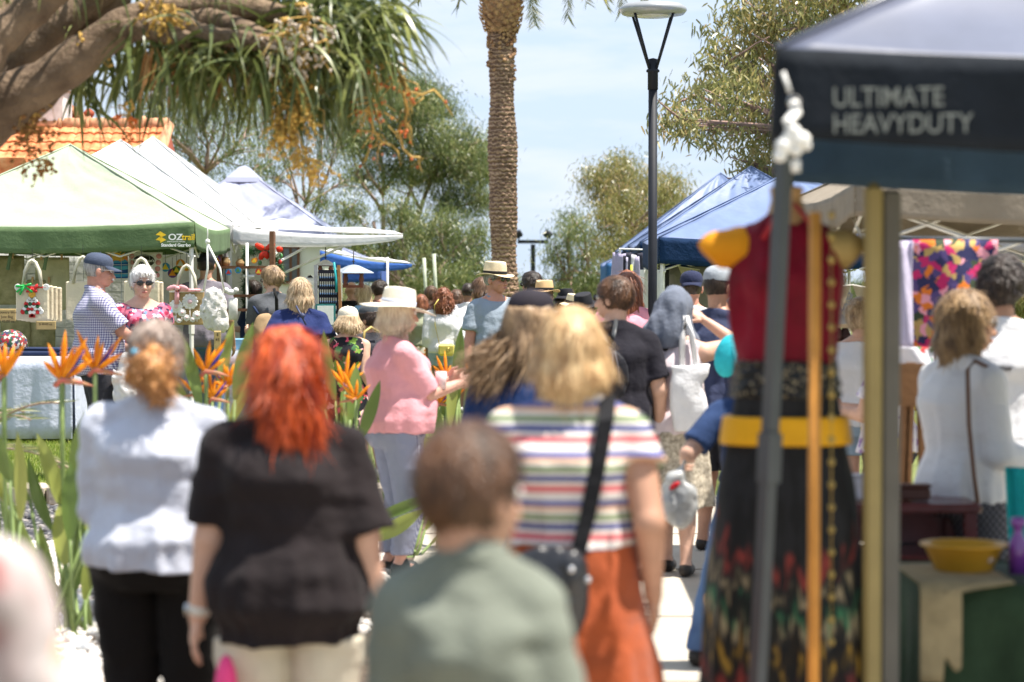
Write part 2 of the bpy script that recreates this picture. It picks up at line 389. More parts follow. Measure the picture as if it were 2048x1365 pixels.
def ribbons(P, D, L, W, seg=4, droop=.0, jit=.0, curl=0, N=None, taper=True):
    """curved thin blades: P starts, D directions, L lengths, W widths -> V, F, per-vertex index"""
    n = len(P); D = D/(np.linalg.norm(D, axis=1)[:, None]+1e-9); p = P.copy(); L = np.broadcast_to(L, n); W = np.broadcast_to(W, n)
    S = np.cross(D, N if N is not None else rng.normal(size=(n, 3))); S /= np.linalg.norm(S, axis=1)[:, None]+1e-9
    rows = []
    for i in range(seg+1):
        t = i/seg; w_ = W*(1-t**2 if taper else 1)*(.55+.45*min(1, t*4))*.5+1e-4
        rows.append(np.stack([p-S*w_[:, None], p+S*w_[:, None]], 1))
        D = D+rng.normal(size=(n, 3))*jit; D[:, 2] -= droop
        if curl: a = curl*math.cos(i*2.3); D = D+S*a
        D /= np.linalg.norm(D, axis=1)[:, None]+1e-9; p = p+D*(L/seg)[:, None]
    V = np.stack(rows, 1)   # n, seg+1, 2, 3
    base = np.arange(n)[:, None]*(2*(seg+1))+np.arange(seg)[None, :]*2
    F = np.stack([base, base+1, base+3, base+2], -1).reshape(-1, 4)
    return V.reshape(-1, 3), F, np.repeat(np.arange(n), 2*(seg+1))
# ------------------------------------------------------------ ground, path, beds
def grid_sheet(name, x0, x1, y0, y1, nx, ny, zf, m, kind='structure'):
    o = MB().sheet(lambda u, v: Vector((x0+(x1-x0)*u, y0+(y1-y0)*v, zf(x0+(x1-x0)*u, y0+(y1-y0)*v))), nx, ny).build(name, m, None, True); return tag(o, kind=kind)
m_grass = mat('lawn soil and turf', (.15, .17, .05), .95, .3, 3, .6, 60, c2=(.09, .11, .035))
grid_sheet('ground', -400, 400, -20, 900, 40, 60, lambda x, y: -.035-.0*y, m_grass)
grid_sheet('lawn', -14, 9, 18.25, 120, 92, 200, lambda x, y: gz(x, y)-.004-.02*sm(60, 120, y), m_grass)
m_conc = mat('pale concrete', (.47, .42, .35), .85, .12, 2.5, .25, 90, c2=(.38, .34, .28))
pv = MB().box((2.75, 9.9, -.05), (6.7, 18.4, .1)); pv.box((2.9, 19.1, -.05), (6.4, .02, .1)) if 0 else 0
tag(pv.build('footpath', m_conc), kind='structure')
jl = MB(); [jl.box((2.75, yy, .002), (6.7, .014, .004)) for yy in (2.2, 4.2, 6.2, 8.2, 10.2, 12.2, 14.2, 16.2, 18.2)]; jl.box((1.6, 9.9, .002), (.014, 18.4, .004))
tag(jl.build('path_joints', mat('joint dirt', (.16, .14, .11), .95)), kind='structure')
tag(MB().box((-3.35, 9.15, -.03), (5.5, 18.1, .03)).build('garden_bed', mat('bed soil', (.17, .12, .085), .95, .4, 9, .8, 50)), kind='structure')
# sandstone kerb between the bed and the raised lawn
kb = MB()
xx = -9.0
while xx < -.65:
    L_ = rnd.uniform(.38, .62); kb.box((xx+L_/2, 18.33+rnd.uniform(-.02, .02), .075), (L_-.015, .26, .17), (0, 0, rnd.uniform(-.03, .03)), .025); xx += L_
tag(kb.build('stone_edging', mat('sandstone', (.52, .45, .36), .9, .2, 8, .6, 40)), 'pale sandstone block edging between the pebble bed and the raised lawn', 'edging')
# white pebbles
ico = MB().ball((0, 0, 0), 1, 8); iv = np.array([tuple(v) for v in ico.v]); ifc = np.array([f for f in ico.f])
def pebbles(n, x0, x1, y0, y1, smin, smax, z, name, m, label, cat):
    c = np.stack([rng.uniform(x0, x1, n), rng.uniform(y0, y1, n), np.full(n, z)+rng.uniform(0, .02, n)], 1); s_ = rng.uniform(smin, smax, (n, 1, 1)); a = rng.uniform(0, 6.28, n)
    b = iv[None]*np.array([1.3, .9, .6])*s_; b = b*(1+.15*rng.normal(size=(n, 1, 3)))
    X = b[..., 0]*np.cos(a)[:, None]-b[..., 1]*np.sin(a)[:, None]; Y = b[..., 0]*np.sin(a)[:, None]+b[..., 1]*np.cos(a)[:, None]
    V = np.stack([X, Y, b[..., 2]], -1)+c[:, None]; F = (np.arange(n)[:, None, None]*len(iv)+ifc[None]).reshape(-1, 4)
    o = raw(name, V.reshape(-1, 3), F, m, None, True, np.repeat(rng.random(n), len(iv))); return tag(o, label, cat, kind='stuff')
m_peb = leafmat('white pebble', [(0, (.50, .40, .32)), (.25, (.72, .66, .60)), (.7, (.84, .82, .78)), (1, (.60, .52, .46))], .6, 0, .4)
pebbles(13000, -5.0, -.72, 8.6, 15.6, .016, .042, .0, 'pebbles', m_peb, 'white pebble mulch covering the garden bed', 'pebbles')
pebbles(5000, -5.0, -.72, 15.6, 18.1, .018, .045, .0, 'dark_pebbles', leafmat('dark pebble', [(0, (.03, .03, .035)), (.7, (.09, .085, .09)), (1, (.25, .22, .2))], .5, 0, .5), 'dark grey pebbles in the bed beside the lawn edging', 'pebbles')
# lawn grass
def grass(n, x0, x1, y0, y1, h, name='grass_blades'):
    P = np.stack([rng.uniform(x0, x1, n), rng.uniform(y0, y1, n), np.zeros(n)], 1); P[:, 2] = [gz(a, b)-.006 for a, b in P[:, :2]]
    D = np.stack([rng.normal(size=n)*.35, rng.normal(size=n)*.35, np.ones(n)], 1); V, F, I = ribbons(P, D, rng.uniform(.5, 1.2, n)*h, .006, 2, .05, .15)
    return tag(raw(name, V, F, m_gr, None, True, rng.random(n)[I]), 'short sunlit lawn grass', 'grass', kind='stuff')
m_gr = leafmat('grass blade', [(0, (.10, .17, .02)), (.6, (.25, .34, .05)), (1, (.42, .42, .12))], .6, .4, .2)
g_ = grass(42000, -6.2, -2.2, 18.5, 24, .05)
g2 = grass(26000, -2.2, 1.8, 19.1, 36, .06, 'lawn_blades'); g2['label'] = 'lawn grass between the crowd on the walkway'

# ------------------------------------------------------------ trees
def limb(mb, p0, p1, r0, r1, bow=.15, n=6, k=8):
    p0, p1 = Vector(p0), Vector(p1); L = (p1-p0).length; o1 = Vector((rnd.uniform(-1, 1), rnd.uniform(-1, 1), rnd.uniform(-.2, .5)))*bow*L; pts = []
    for i in range(n+1):
        t = i/n; pts.append(p0.lerp(p1, t)+o1*math.sin(math.pi*t)+Vector((rnd.uniform(-1, 1), rnd.uniform(-1, 1), 0))*L*.015)
    mb.tube(pts, [r0+(r1-r0)*(i/n)**.8 for i in range(n+1)], k); return pts
m_bark = mat('gum bark', (.34, .24, .19), .85, .35, 5, .5, 20, c2=(.20, .14, .12), stretch=(3, 3, .5))
m_barkp = mat('pink gum bark', (.36, .23, .19), .75, .3, 3, .5, 12, c2=(.20, .13, .12), stretch=(3, 3, .5))
m_leafd = leafmat('gum leaf', [(0, (.03, .05, .016)), (.4, (.10, .14, .042)), (.75, (.22, .26, .09)), (1, (.44, .40, .18))], .36, .38, .5)
m_leafy = leafmat('gum leaf yellow', [(0, (.10, .12, .035)), (.45, (.23, .235, .08)), (.8, (.38, .32, .12)), (1, (.52, .36, .17))], .36, .38, .5)
def eucalypt(label, base, lobes, stems=3, r=.22, bark=None, leaf=None, per=36, lpc=46, lsz=.17, clump=.42, group='gum trees behind the market', depth=None, low=.25):
    """lobes: (px, py, radius px) at the tree's distance; crown leaves hang in small clumps on twigs"""
    bx, by = base; S = FPX/by; z0 = gz(bx, by)-.05; root = empty('gum_tree', (bx, by, z0), label, 'tree', 0, group); o = Vector((bx, by, z0))
    T = MB(); Br = MB(); C = []; 
    for px, py, pr in lobes:
        dy = rnd.uniform(-1, 1)*(depth or 1.6); c = at(px, py, by+dy)-o; C.append((c, pr/S))
    tops = []; zc = sum(c.z for c, _ in C)/len(C)
    for i in range(stems):
        c = C[i*len(C)//stems][0]; fx = c.x*.45+rnd.uniform(-.3, .3); h = max(1.5, zc*rnd.uniform(.55, .85))
        r_ = r*(.55 if stems > 1 else 1); p = limb(T, (rnd.uniform(-.25, .25)*(stems > 1), rnd.uniform(-.25, .25)*(stems > 1), 0), (fx, c.y*.4, h), r_, r_*.45, .06, 8, 10); tops += p[3:]
    for c, rr in C:
        t = min(tops, key=lambda q: (q-c).length+max(0, q.z-c.z)*2+rnd.uniform(0, .8)); pts = limb(Br, t, c, min(.06, r*.28), .02, .10, 6, 6)
        for _ in range(5): limb(Br, pts[rnd.randint(2, 6)], c+Vector((rnd.gauss(0, 1), rnd.gauss(0, 1), rnd.gauss(0, .8)))*rr*.6, .025, .008, .1, 4, 4)
    Ps = []; Ls = []
    for c, rr in C:
        n = max(16, int(per*2.7*(rr/1.0)**1.5)); u = rng.normal(size=(n, 3)); u /= np.linalg.norm(u, axis=1)[:, None]; q = rng.random(n)**.45
        cc = np.array(c)[None]+u*(q*rr)[:, None]*np.array([1, 1, .85]); sz = clump*rng.uniform(.6, 1.35, n)
        lp = (lpc*.74*rng.uniform(.5, 1.3, n)).astype(int); idx = np.repeat(np.arange(n), lp); g = rng.normal(size=(len(idx), 3))*np.array([.5, .5, .42])
        Ps.append(cc[idx]+g*sz[idx][:, None]); Ls.append(np.clip(rng.random(n)[idx]*.6+rng.random(len(idx))*.5, 0, 1))
    P = np.concatenate(Ps); tn = np.concatenate(Ls); n = len(P); D = np.stack([rng.normal(size=n)*.55, rng.normal(size=n)*.55, -rng.uniform(.1, 1.2, n)], 1)
    V, F, I = ribbons(P, D, rng.uniform(.7, 1.25, n)*lsz, lsz*.26, 1 if by > 50 else 2, .15, .1)
    T.build('trunk', bark or m_bark, root, True); Br.build('branches', bark or m_bark, root, True); raw('crown', V, F, leaf or m_leafd, root, False, tn[I]); return root
rnd.seed(3)
eucalypt('tall slender gum with yellow green crown at the far left behind the white canopies', ((420-1024)/80, 60), [(300, 215, 45), (345, 235, 50), (395, 210, 45), (430, 260, 45), (370, 290, 40), (330, 265, 36), (455, 215, 45), (410, 330, 38), (480, 300, 40), (440, 400, 34), (500, 250, 40), (300, 250, 30), (470, 370, 30), (520, 330, 34)], 4, .16, lpc=34, per=30)
eucalypt('gum with many thin bare stems rising behind the pale blue canopy', ((600-1024)/76, 63), [(540, 215, 50), (600, 190, 55), (560, 280, 40), (640, 240, 48), (610, 320, 36), (670, 300, 44), (545, 350, 34), (640, 400, 34), (590, 440, 34), (650, 470, 36), (690, 360, 32), (530, 430, 30), (600, 500, 34)], 7, .15, lpc=34, per=26)
eucalypt('broad dense dark gum left of the palm trunk', ((790-1024)/72, 67), [(700, 210, 50), (760, 190, 55), (820, 200, 60), (870, 220, 55), (800, 260, 60), (880, 290, 60), (930, 290, 50), (745, 280, 45), (850, 340, 55), (930, 350, 50), (960, 310, 34), (700, 270, 40), (790, 340, 40), (960, 400, 36), (905, 410, 44), (840, 180, 36), (730, 350, 34), (950, 330, 40), (975, 340, 30), (790, 170, 30)], 6, .2, lpc=60, per=42)
eucalypt('low bushy gum beside the foot of the palm', ((880-1024)/78, 62), [(830, 470, 45), (890, 460, 48), (930, 500, 42), (870, 520, 46), (800, 420, 38), (940, 540, 34), (850, 560, 40), (910, 565, 40), (780, 500, 34), (740, 530, 36), (955, 470, 28), (700, 420, 30), (710, 490, 34), (810, 560, 40), (970, 560, 28)], 5, .13, lpc=60, per=44)
eucalypt('round pale green gum right of centre behind the street lamp', ((1290-1024)/80, 60), [(1240, 345, 34), (1205, 380, 36), (1290, 370, 40), (1340, 380, 36), (1260, 410, 46), (1320, 430, 40), (1220, 440, 40), (1370, 430, 34), (1280, 470, 44), (1230, 500, 40), (1345, 470, 36), (1245, 325, 20), (1190, 350, 18)], 4, .16, leaf=m_leafy, lpc=56, per=46)
eucalypt('small airy gum in the gap between palm and round gum', ((1165-1024)/74, 65), [(1135, 470, 30), (1115, 510, 28), (1165, 460, 30), (1190, 500, 34), (1150, 530, 34), (1200, 550, 34), (1120, 560, 24), (1170, 575, 30), (1220, 580, 28), (1145, 440, 18)], 4, .10, lpc=38, per=44)
eucalypt('large spreading gum with pink trunks behind the right canopies', ((1830-1024)/150, 32), [(1490, 60, 85), (1560, 30, 90), (1450, 130, 70), (1390, 190, 55), (1470, 200, 75), (1360, 240, 40), (1430, 260, 50), (1540, 130, 80), (1650, 40, 90), (1720, 60, 85), (1600, 60, 70), (1520, 250, 55), (1500, 330, 40), (1540, 300, 50), (1680, -40, 90), (1780, 40, 60), (1560, -50, 90), (1860, 30, 50), (1900, -60, 90), (1800, -90, 110), (1640, -120, 100), (1950, 60, 70), (1510, 350, 28)], 1, .26, m_barkp, m_leafy, per=42, lpc=30, lsz=.13, clump=.23, depth=1.6)
# second visible trunk of the big gum leans beside the first
rt = [o for o in col.objects if o.name.startswith('gum_tree')][-1]
t2 = MB(); o_ = Vector(rt.location); limb(t2, (-.1, .1, 0), at(1806, 20, 32)-o_, .30, .17, .02, 8, 12); limb(t2, (.3, .2, 0), at(1868, 40, 32)-o_, .22, .13, .02, 8, 12); limb(t2, at(1806, 30, 32)-o_, at(1780, -160, 32)-o_, .17, .1, .03)
for a, b in (((1700, 250), (1420, 200)), ((1700, 260), (1390, 250)), ((1800, 60), (1560, 60))): limb(t2, at(*a, 32)-o_, at(*b, 31.5)-o_, .055, .015, .12, 8, 6)
t2.build('trunk', m_barkp, rt, True)
for i, (px, lab) in enumerate(((540, 'hazy low gum far behind the left stalls'), (1000, 'hazy low gum far behind the palm'), (1100, 'hazy low gum far behind the floodlight mast'), (1420, 'hazy low gum far behind the blue canopies'), (200, 'hazy low gum far behind the tiled building'), (1700, 'hazy low gum far behind the right stalls'), (1990, 'hazy low gum far behind the floral fabric'))):
    eucalypt(lab, ((px-1024)/40, 121), [(px+dx+rnd.uniform(-10, 10), 585+rnd.uniform(-14, 16), rnd.uniform(20, 30)) for dx in range(-200, 201, 42)], 3, .2, lpc=60, per=18, lsz=.34, clump=.8)
eucalypt('leafy green gum seen at the right edge behind the man in the white tee', ((2040-1024)/120, 40), [(2035, 560, 50), (2050, 600, 50), (2030, 640, 40), (2080, 540, 60)], 2, .12, leaf=m_leafy, per=70, lpc=40, lsz=.15, clump=.3)

# ------------------------------------------------------------ date palm
def palm():
    y = 42; b = at(1012, YH, y).x; root = empty('date_palm', (b, y, 0), 'tall date palm with ringed grey brown trunk in the middle', 'palm'); o = Vector((b, y, 0))
    m, t, bs = newmat('palm trunk'); bs.inputs['Roughness'].default_value = .9
    v = coords(t, (1, 1, 1)); wv = nd(t, 'ShaderNodeTexWave', Scale=4.2, Distortion=7.5); wv.bands_direction = 'Z'; wv.inputs['Detail'].default_value = 4; wv.inputs['Detail Scale'].default_value = 3
    n = nd(t, 'ShaderNodeTexNoise', Scale=2.2, Detail=6.0); t.links.new(v, wv.inputs['Vector']); t.links.new(v, n.inputs['Vector'])
    ad = nd(t, 'ShaderNodeMix'); ad.data_type = 'FLOAT'; ad.inputs[0].default_value = .55; t.links.new(wv.outputs[1], ad.inputs[2]); t.links.new(n.outputs[0], ad.inputs[3])
    t.links.new(ramp(t, ad.outputs[0], [(.22, (.11, .06, .038)), (.5, (.27, .165, .105)), (.72, (.46, .31, .20))]), bs.inputs['Base Color']); bump(t, bs, wv.outputs[1], .6, .05)
    zt = at(1002, 60, y).z; n = 300; k = 40; vs = []; fs = []
    for i in range(n+1):
        q = i/n; z = q*(zt+.1); cx = at(1011-9*q, 300, y).x-b; rr = .245-.03*q+.018*math.sin(z*2.1)+.012*math.sin(z*4.7+1)+(.007 if i % 4 < 2 else -.004)+rnd.uniform(-.006, .006)
        for j in range(k):
            a = 2*math.pi*j/k; r2 = rr+.012*math.sin(a*11+i*.8)+rnd.uniform(-.006, .008); vs.append((cx+r2*math.cos(a), r2*math.sin(a), z))
    fs = [(i*k+j, i*k+(j+1) % k, (i+1)*k+(j+1) % k, (i+1)*k+j) for i in range(n) for j in range(k)]
    MB()._add(vs, fs).build('trunk', m, root, True)
    # old leaf bases under the crown
    H_ = MB(); cx = at(1003, 60, y).x-b; H_.tube([(cx, 0, zt-.05), (cx, 0, zt+.3), (cx+.02, 0, zt+1.9)], [.24, .34, .30], 20)
    for i in range(330):
        z = zt-.05+(i/330)*1.9; a = i*2.39996; r_ = .24+.10*min(1, (z-zt+.1)*3.5); c = Vector((cx+r_*math.cos(a), r_*math.sin(a), z)); d = Vector((math.cos(a), math.sin(a), .9)).normalized(); s_, u_, _ = frame(d)
        L_ = rnd.uniform(.05, .10); H_._add([c-s_*.065, c+u_*.02-d*.02, c+s_*.065, c-u_*.035, c+d*L_-s_*.03, c+d*L_+s_*.03], [(0, 3, 2, 5, 4), (0, 4, 1), (4, 5, 1), (5, 2, 1)])
    for i in range(120):   # ragged fibre
        a = rnd.uniform(0, 6.28); z = zt-rnd.uniform(-.1, .95)*rnd.random(); c = Vector((cx+.235*math.cos(a), .235*math.sin(a), z)); H_.box(c, (.05, .05, .035), (rnd.random(), rnd.random(), a))
    H_.build('leaf_bases', mat('palm leaf base', (.46, .29, .15), .85, .4, 7, .4, 20, c2=(.20, .09, .05)), root)
    # fronds
    Ps = []; Ds = []; fr = MB(); zc = zt+1.9; N_ = 40
    for i in range(N_):
        a = i*2.39996; up = 1.1-1.15*((i*7) % N_)/N_; 
        if i % N_ in (): continue
        L_ = rnd.uniform(2.3, 2.9); p = Vector((cx, 0, zc)); d = Vector((math.cos(a), math.sin(a), up)).normalized(); pts = [p.copy()]
        for s_ in range(14): d.z -= .115; d.normalize(); p = p+d*L_/14; pts.append(p.copy())
        fr.tube(pts, [.022*(1-q/16) for q in range(15)], 5)
        for q in range(2, 15):
            for f_ in range(6):
                t_ = f_/6; c = pts[q-1].lerp(pts[q], t_); tn = (pts[q]-pts[q-1]).normalized(); s2, u2, _ = frame(tn)
                for sd in (-1, 1): Ps.append(tuple(c)); Ds.append(tuple(s2*sd*.75+tn*.6+u2*rnd.uniform(.0, .3)))
    # three drooping frond tips that reach into the picture
    for px, py, x2, y2 in ((1030, -60, 1066, 44), (1100, -70, 1136, 38), (1200, -70, 1245, 22), (945, -60, 916, 12), (1240, -60, 1290, 6)):
        A_, B_ = at(px, py, y)-o, at(x2, y2, y)-o; A_.z += .5; pts = [A_.lerp(B_, i/12)+Vector((.10*math.sin(math.pi*i/12), 0, .25*math.sin(math.pi*i/12))) for i in range(13)]; c0 = Vector((cx, 0, zc+.2)); pts = [c0, (c0+pts[0])/2+Vector((0, 0, .5))]+pts; fr.tube(pts, [.02*(1-q/17) for q in range(len(pts))], 5)
        for q in range(3, len(pts)):
            for f_ in range(6):
                c = pts[q-1].lerp(pts[q], f_/6); tn = (pts[q]-pts[q-1]).normalized(); s2, u2, _ = frame(tn)
                for sd in (-1, 1): Ps.append(tuple(c)); Ds.append(tuple(s2*sd*.55+tn*.9+u2*rnd.uniform(-.1, .3)))
    V, F, I = ribbons(np.array(Ps), np.array(Ds), rng.uniform(.16, .30, len(Ps)), .022, 2, .08, .05)
    cr_ = raw('fronds', V, F, leafmat('palm leaflet', [(0, (.10, .13, .02)), (.6, (.20, .21, .04)), (1, (.40, .33, .06))], .4, .35), root, False, rng.random(len(Ps))[I]); fr.build('frond_stalks', mat('frond stalk', (.42, .36, .12), .6), root, True)
palm()

# ------------------------------------------------------------ dragon tree overhead
def dragon():
    y = 12.0; P3 = lambda px, py, dy=0: at(px, py, y+dy); b = P3(-560, YH); b.z = 0; root = empty('dragon_tree', b, 'dragon tree with thick smooth limbs and drooping sword leaves over the left corner', 'tree'); o = b
    Br = MB()
    def br(pts, r): 
        P_ = [P3(*p)-o for p in pts]; out = []; n = 7
        for i in range(len(P_)-1):
            p0 = P_[max(0, i-1)]; p1 = P_[i]; p2 = P_[i+1]; p3 = P_[min(len(P_)-1, i+2)]
            for j in range(n): t = j/n; out.append(.5*((2*p1)+(p2-p0)*t+(2*p0-5*p1+4*p2-p3)*t*t+(3*p1-p0-3*p2+p3)*t**3))
        out.append(P_[-1]); rr = [np.interp(i/(len(out)-1), np.linspace(0, 1, len(r)), r)*(1+.06*math.sin(i*1.1)+.03*math.sin(i*2.7)) for i in range(len(out))]; Br.tube(out, rr, 18)
    br([(-560, 1270), (-420, 800), (-200, 420), (-40, 240), (110, 150), (235, 60), (330, 20), (470, 15), (570, 30)], [.45, .36, .20, .135, .108, .09, .075, .062, .045])
    br([(-200, 420, .4), (-60, 250, .4), (20, 150, .35), (90, 75, .3), (170, 10, .3), (260, -60, .3)], [.17, .14, .105, .085, .075, .07])
    br([(-120, 330, -.4), (-40, 120, -.35), (20, 55, -.3), (90, 0, -.3), (160, -70, -.3)], [.18, .11, .09, .08, .07])
    br([(-80, 280, .7), (60, 190, .6), (150, 110, .5), (210, 30, .4), (250, -40, .4)], [.16, .12, .10, .085, .07])
    br([(210, 68), (275, 58, -.1), (330, 66, -.15), (380, 82, -.2)], [.07, .056, .05, .042])
    br([(290, 40), (360, 48, -.1), (430, 40, -.1), (520, 75, -.15), (555, 90, -.15)], [.07, .058, .052, .05, .035])
    br([(360, 50, -.1), (420, 72, -.2), (500, 82, -.25), (560, 96, -.25)], [.055, .05, .046, .035])
    br([(470, 15), (560, 40, .1), (620, 30, .1), (690, 40, .1)], [.06, .05, .045, .03]); br([(470, 10), (560, -40, .3), (700, -60, .3)], [.06, .05, .04])
    br([(170, 10, .3), (300, -60, .6), (480, -120, .8)], [.08, .07, .05]); br([(-60, 250, .4), (-20, 60, .9), (120, -120, 1.2)], [.14, .11, .07])
    br([(-300, 520), (-350, 250), (-300, 0), (-200, -200)], [.3, .24, .18, .12]); br([(-400, 700, .3), (-560, 350, .8), (-640, 100, 1), (-650, -100, 1)], [.3, .24, .18, .12])
    Br.build('branches', mat('dragon tree bark', (.20, .14, .09), .85, .4, 5, .9, 22, c2=(.095, .062, .04), bd=.03), root, True)
    heads = [(372, 108, -.2, 70), (300, 60, 0, 50), (440, 90, -.1, 60), (520, 110, -.2, 70), (560, 60, 0, 60), (600, 100, -.1, 70), (640, 60, 0, 70), (690, 40, .1, 70), (640, 10, 0, 60), (720, 10, .1, 70), (600, -20, .2, 60), (690, -50, .3, 60), (500, 50, .3, 50), (250, 90, .5, 45), (330, 90, .4, 50), (400, 60, .4, 50), (470, 120, .5, 60), (200, 60, .6, 40), (560, 140, .3, 60), (660, 110, .3, 60), (740, 60, .3, 50), (540, 0, .4, 50), (430, 0, .5, 50), (150, 150, .8, 34), (290, 110, .9, 45), (620, 150, .1, 50), (560, -80, .4, 50), (100, -60, .5, 50), (250, -120, .7, 60), (400, -120, .7, 60), (-60, -120, .8, 60), (-300, -160, .5, 60), (-640, -150, 1, 60), (-200, -250, .2, 60), (760, 30, 0, 45), (700, 110, -.1, 55), (380, 70, .8, 50), (450, 70, .9, 50), (520, 70, .8, 50), (600, 60, .7, 50)]
    heads += [(x_*1.0, -150-60*(j % 3), (j % 4)*.6-.9, 55) for j, x_ in enumerate(range(-700, 760, 90))]  # unseen leaf heads added above the view to shade the limbs
    Ps = []; Ds = []; T = []
    for px, py, dy, n in heads:
        c = np.array(P3(px, py, dy)-o); tb = rnd.random()*.4
        a = rng.uniform(0, 6.28, n); e = rng.uniform(-1.2, .75, n); d = np.stack([np.cos(a)*np.cos(e)+.12, np.sin(a)*np.cos(e), np.sin(e)], 1)
        Ps.append(c[None]+d*.04+rng.normal(size=(n, 3))*.05); Ds.append(d); T.append(np.clip(tb+rng.random(n)*.6, 0, 1))
    P = np.concatenate(Ps); D = np.concatenate(Ds); T = np.concatenate(T); n = len(P)
    V, F, I = ribbons(P, D, rng.uniform(.30, .52, n), rng.uniform(.018, .030, n), 8, .20, .05)
    raw('leaves', V, F, leafmat('dragon leaf', [(0, (.035, .052, .018)), (.4, (.105, .135, .038)), (.8, (.25, .27, .075)), (.93, (.24, .25, .12)), (.97, (.42, .20, .06)), (1, (.42, .20, .06))], .35, .28, .5), root, True, T[I])
    # dry brown hanging leaves
    n = 150; P = np.array([tuple(P3(rnd.uniform(290, 620), rnd.uniform(70, 110), rnd.uniform(-.2, .4))-o) for _ in range(n)]); D = np.stack([rng.normal(size=n)*.3, rng.normal(size=n)*.3, -np.ones(n)], 1)
    V, F, I = ribbons(P, D, rng.uniform(.15, .36, n), .018, 5, .05, .12); raw('dry_leaves', V, F, leafmat('dry leaf', [(0, (.30, .13, .04)), (1, (.50, .28, .12))], .7, .3), root, True, rng.random(n)[I])
    # fruit stalks
    def stalk(a, b, nb, colr, sp=.10, nf=5, fs=1):
        S = MB(); Fq = MB(); A_, B_ = P3(*a)-o, P3(*b)-o; pts = [A_.lerp(B_, i/8)+Vector((.04*math.sin(i*.9), 0, .03*math.sin(i*1.7))) for i in range(9)]; S.tube(pts, [.010-.0006*i for i in range(9)], 6)
        for i in range(nb):
            p = pts[rnd.randint(1, 8)]; q = p+Vector((rnd.gauss(0, sp), rnd.gauss(0, sp*.6), -rnd.uniform(.02, .16))); m_ = (p+q)/2+Vector((rnd.gauss(0, .02), 0, .02)); S.tube([p, m_, q], [.004, .003, .002], 4)
            for _ in range(nf): t = rnd.uniform(.3, 1); c = p.lerp(q, t)+Vector((rnd.gauss(0, .012), 0, rnd.gauss(0, .012))); Fq.ball(c, rnd.uniform(.006, .012)*fs, 6)
        S.build('fruit_stalk', mat('fruit stalk', (.62, .38, .10), .6), root, True); Fq.build('berries', colr, root, True)
    mo = mat('orange berry', (.75, .16, .03), .35, .3, 20, 0); my = mat('yellow berry', (.72, .45, .10), .45, .3, 20, 0)
    stalk((565, 150, -.2), (622, 332, -.2), 46, my, .07); stalk((590, 180, -.2), (560, 250, -.2), 40, my, .06); stalk((730, 120, 0), (770, 300, 0), 34, mo, .10, 1, .9); stalk((760, 130, 0), (855, 190, 0), 18, mo, .08, 1, .9); stalk((790, 180, .1), (828, 325, .1), 12, mo, .05, 1, 1)
    stalk((45, 190, 0), (80, 330, 0), 30, mat('brown berry', (.34, .16, .05), .6, .3, 20, 0), .07); stalk((150, 95, 0), (190, 60, 0), 6, my); stalk((300, 0, -.2), (330, 25, -.2), 20, my); stalk((560, 40, -.3), (575, 110, -.3), 24, mat('pale bloom', (.62, .52, .42), .7), .1); stalk((590, 10, -.3), (640, 90, -.3), 20, MC['pale bloom'], .09)
    stalk((250, 210, 0), (255, 225, 0), 4, mo, .03)
dragon()

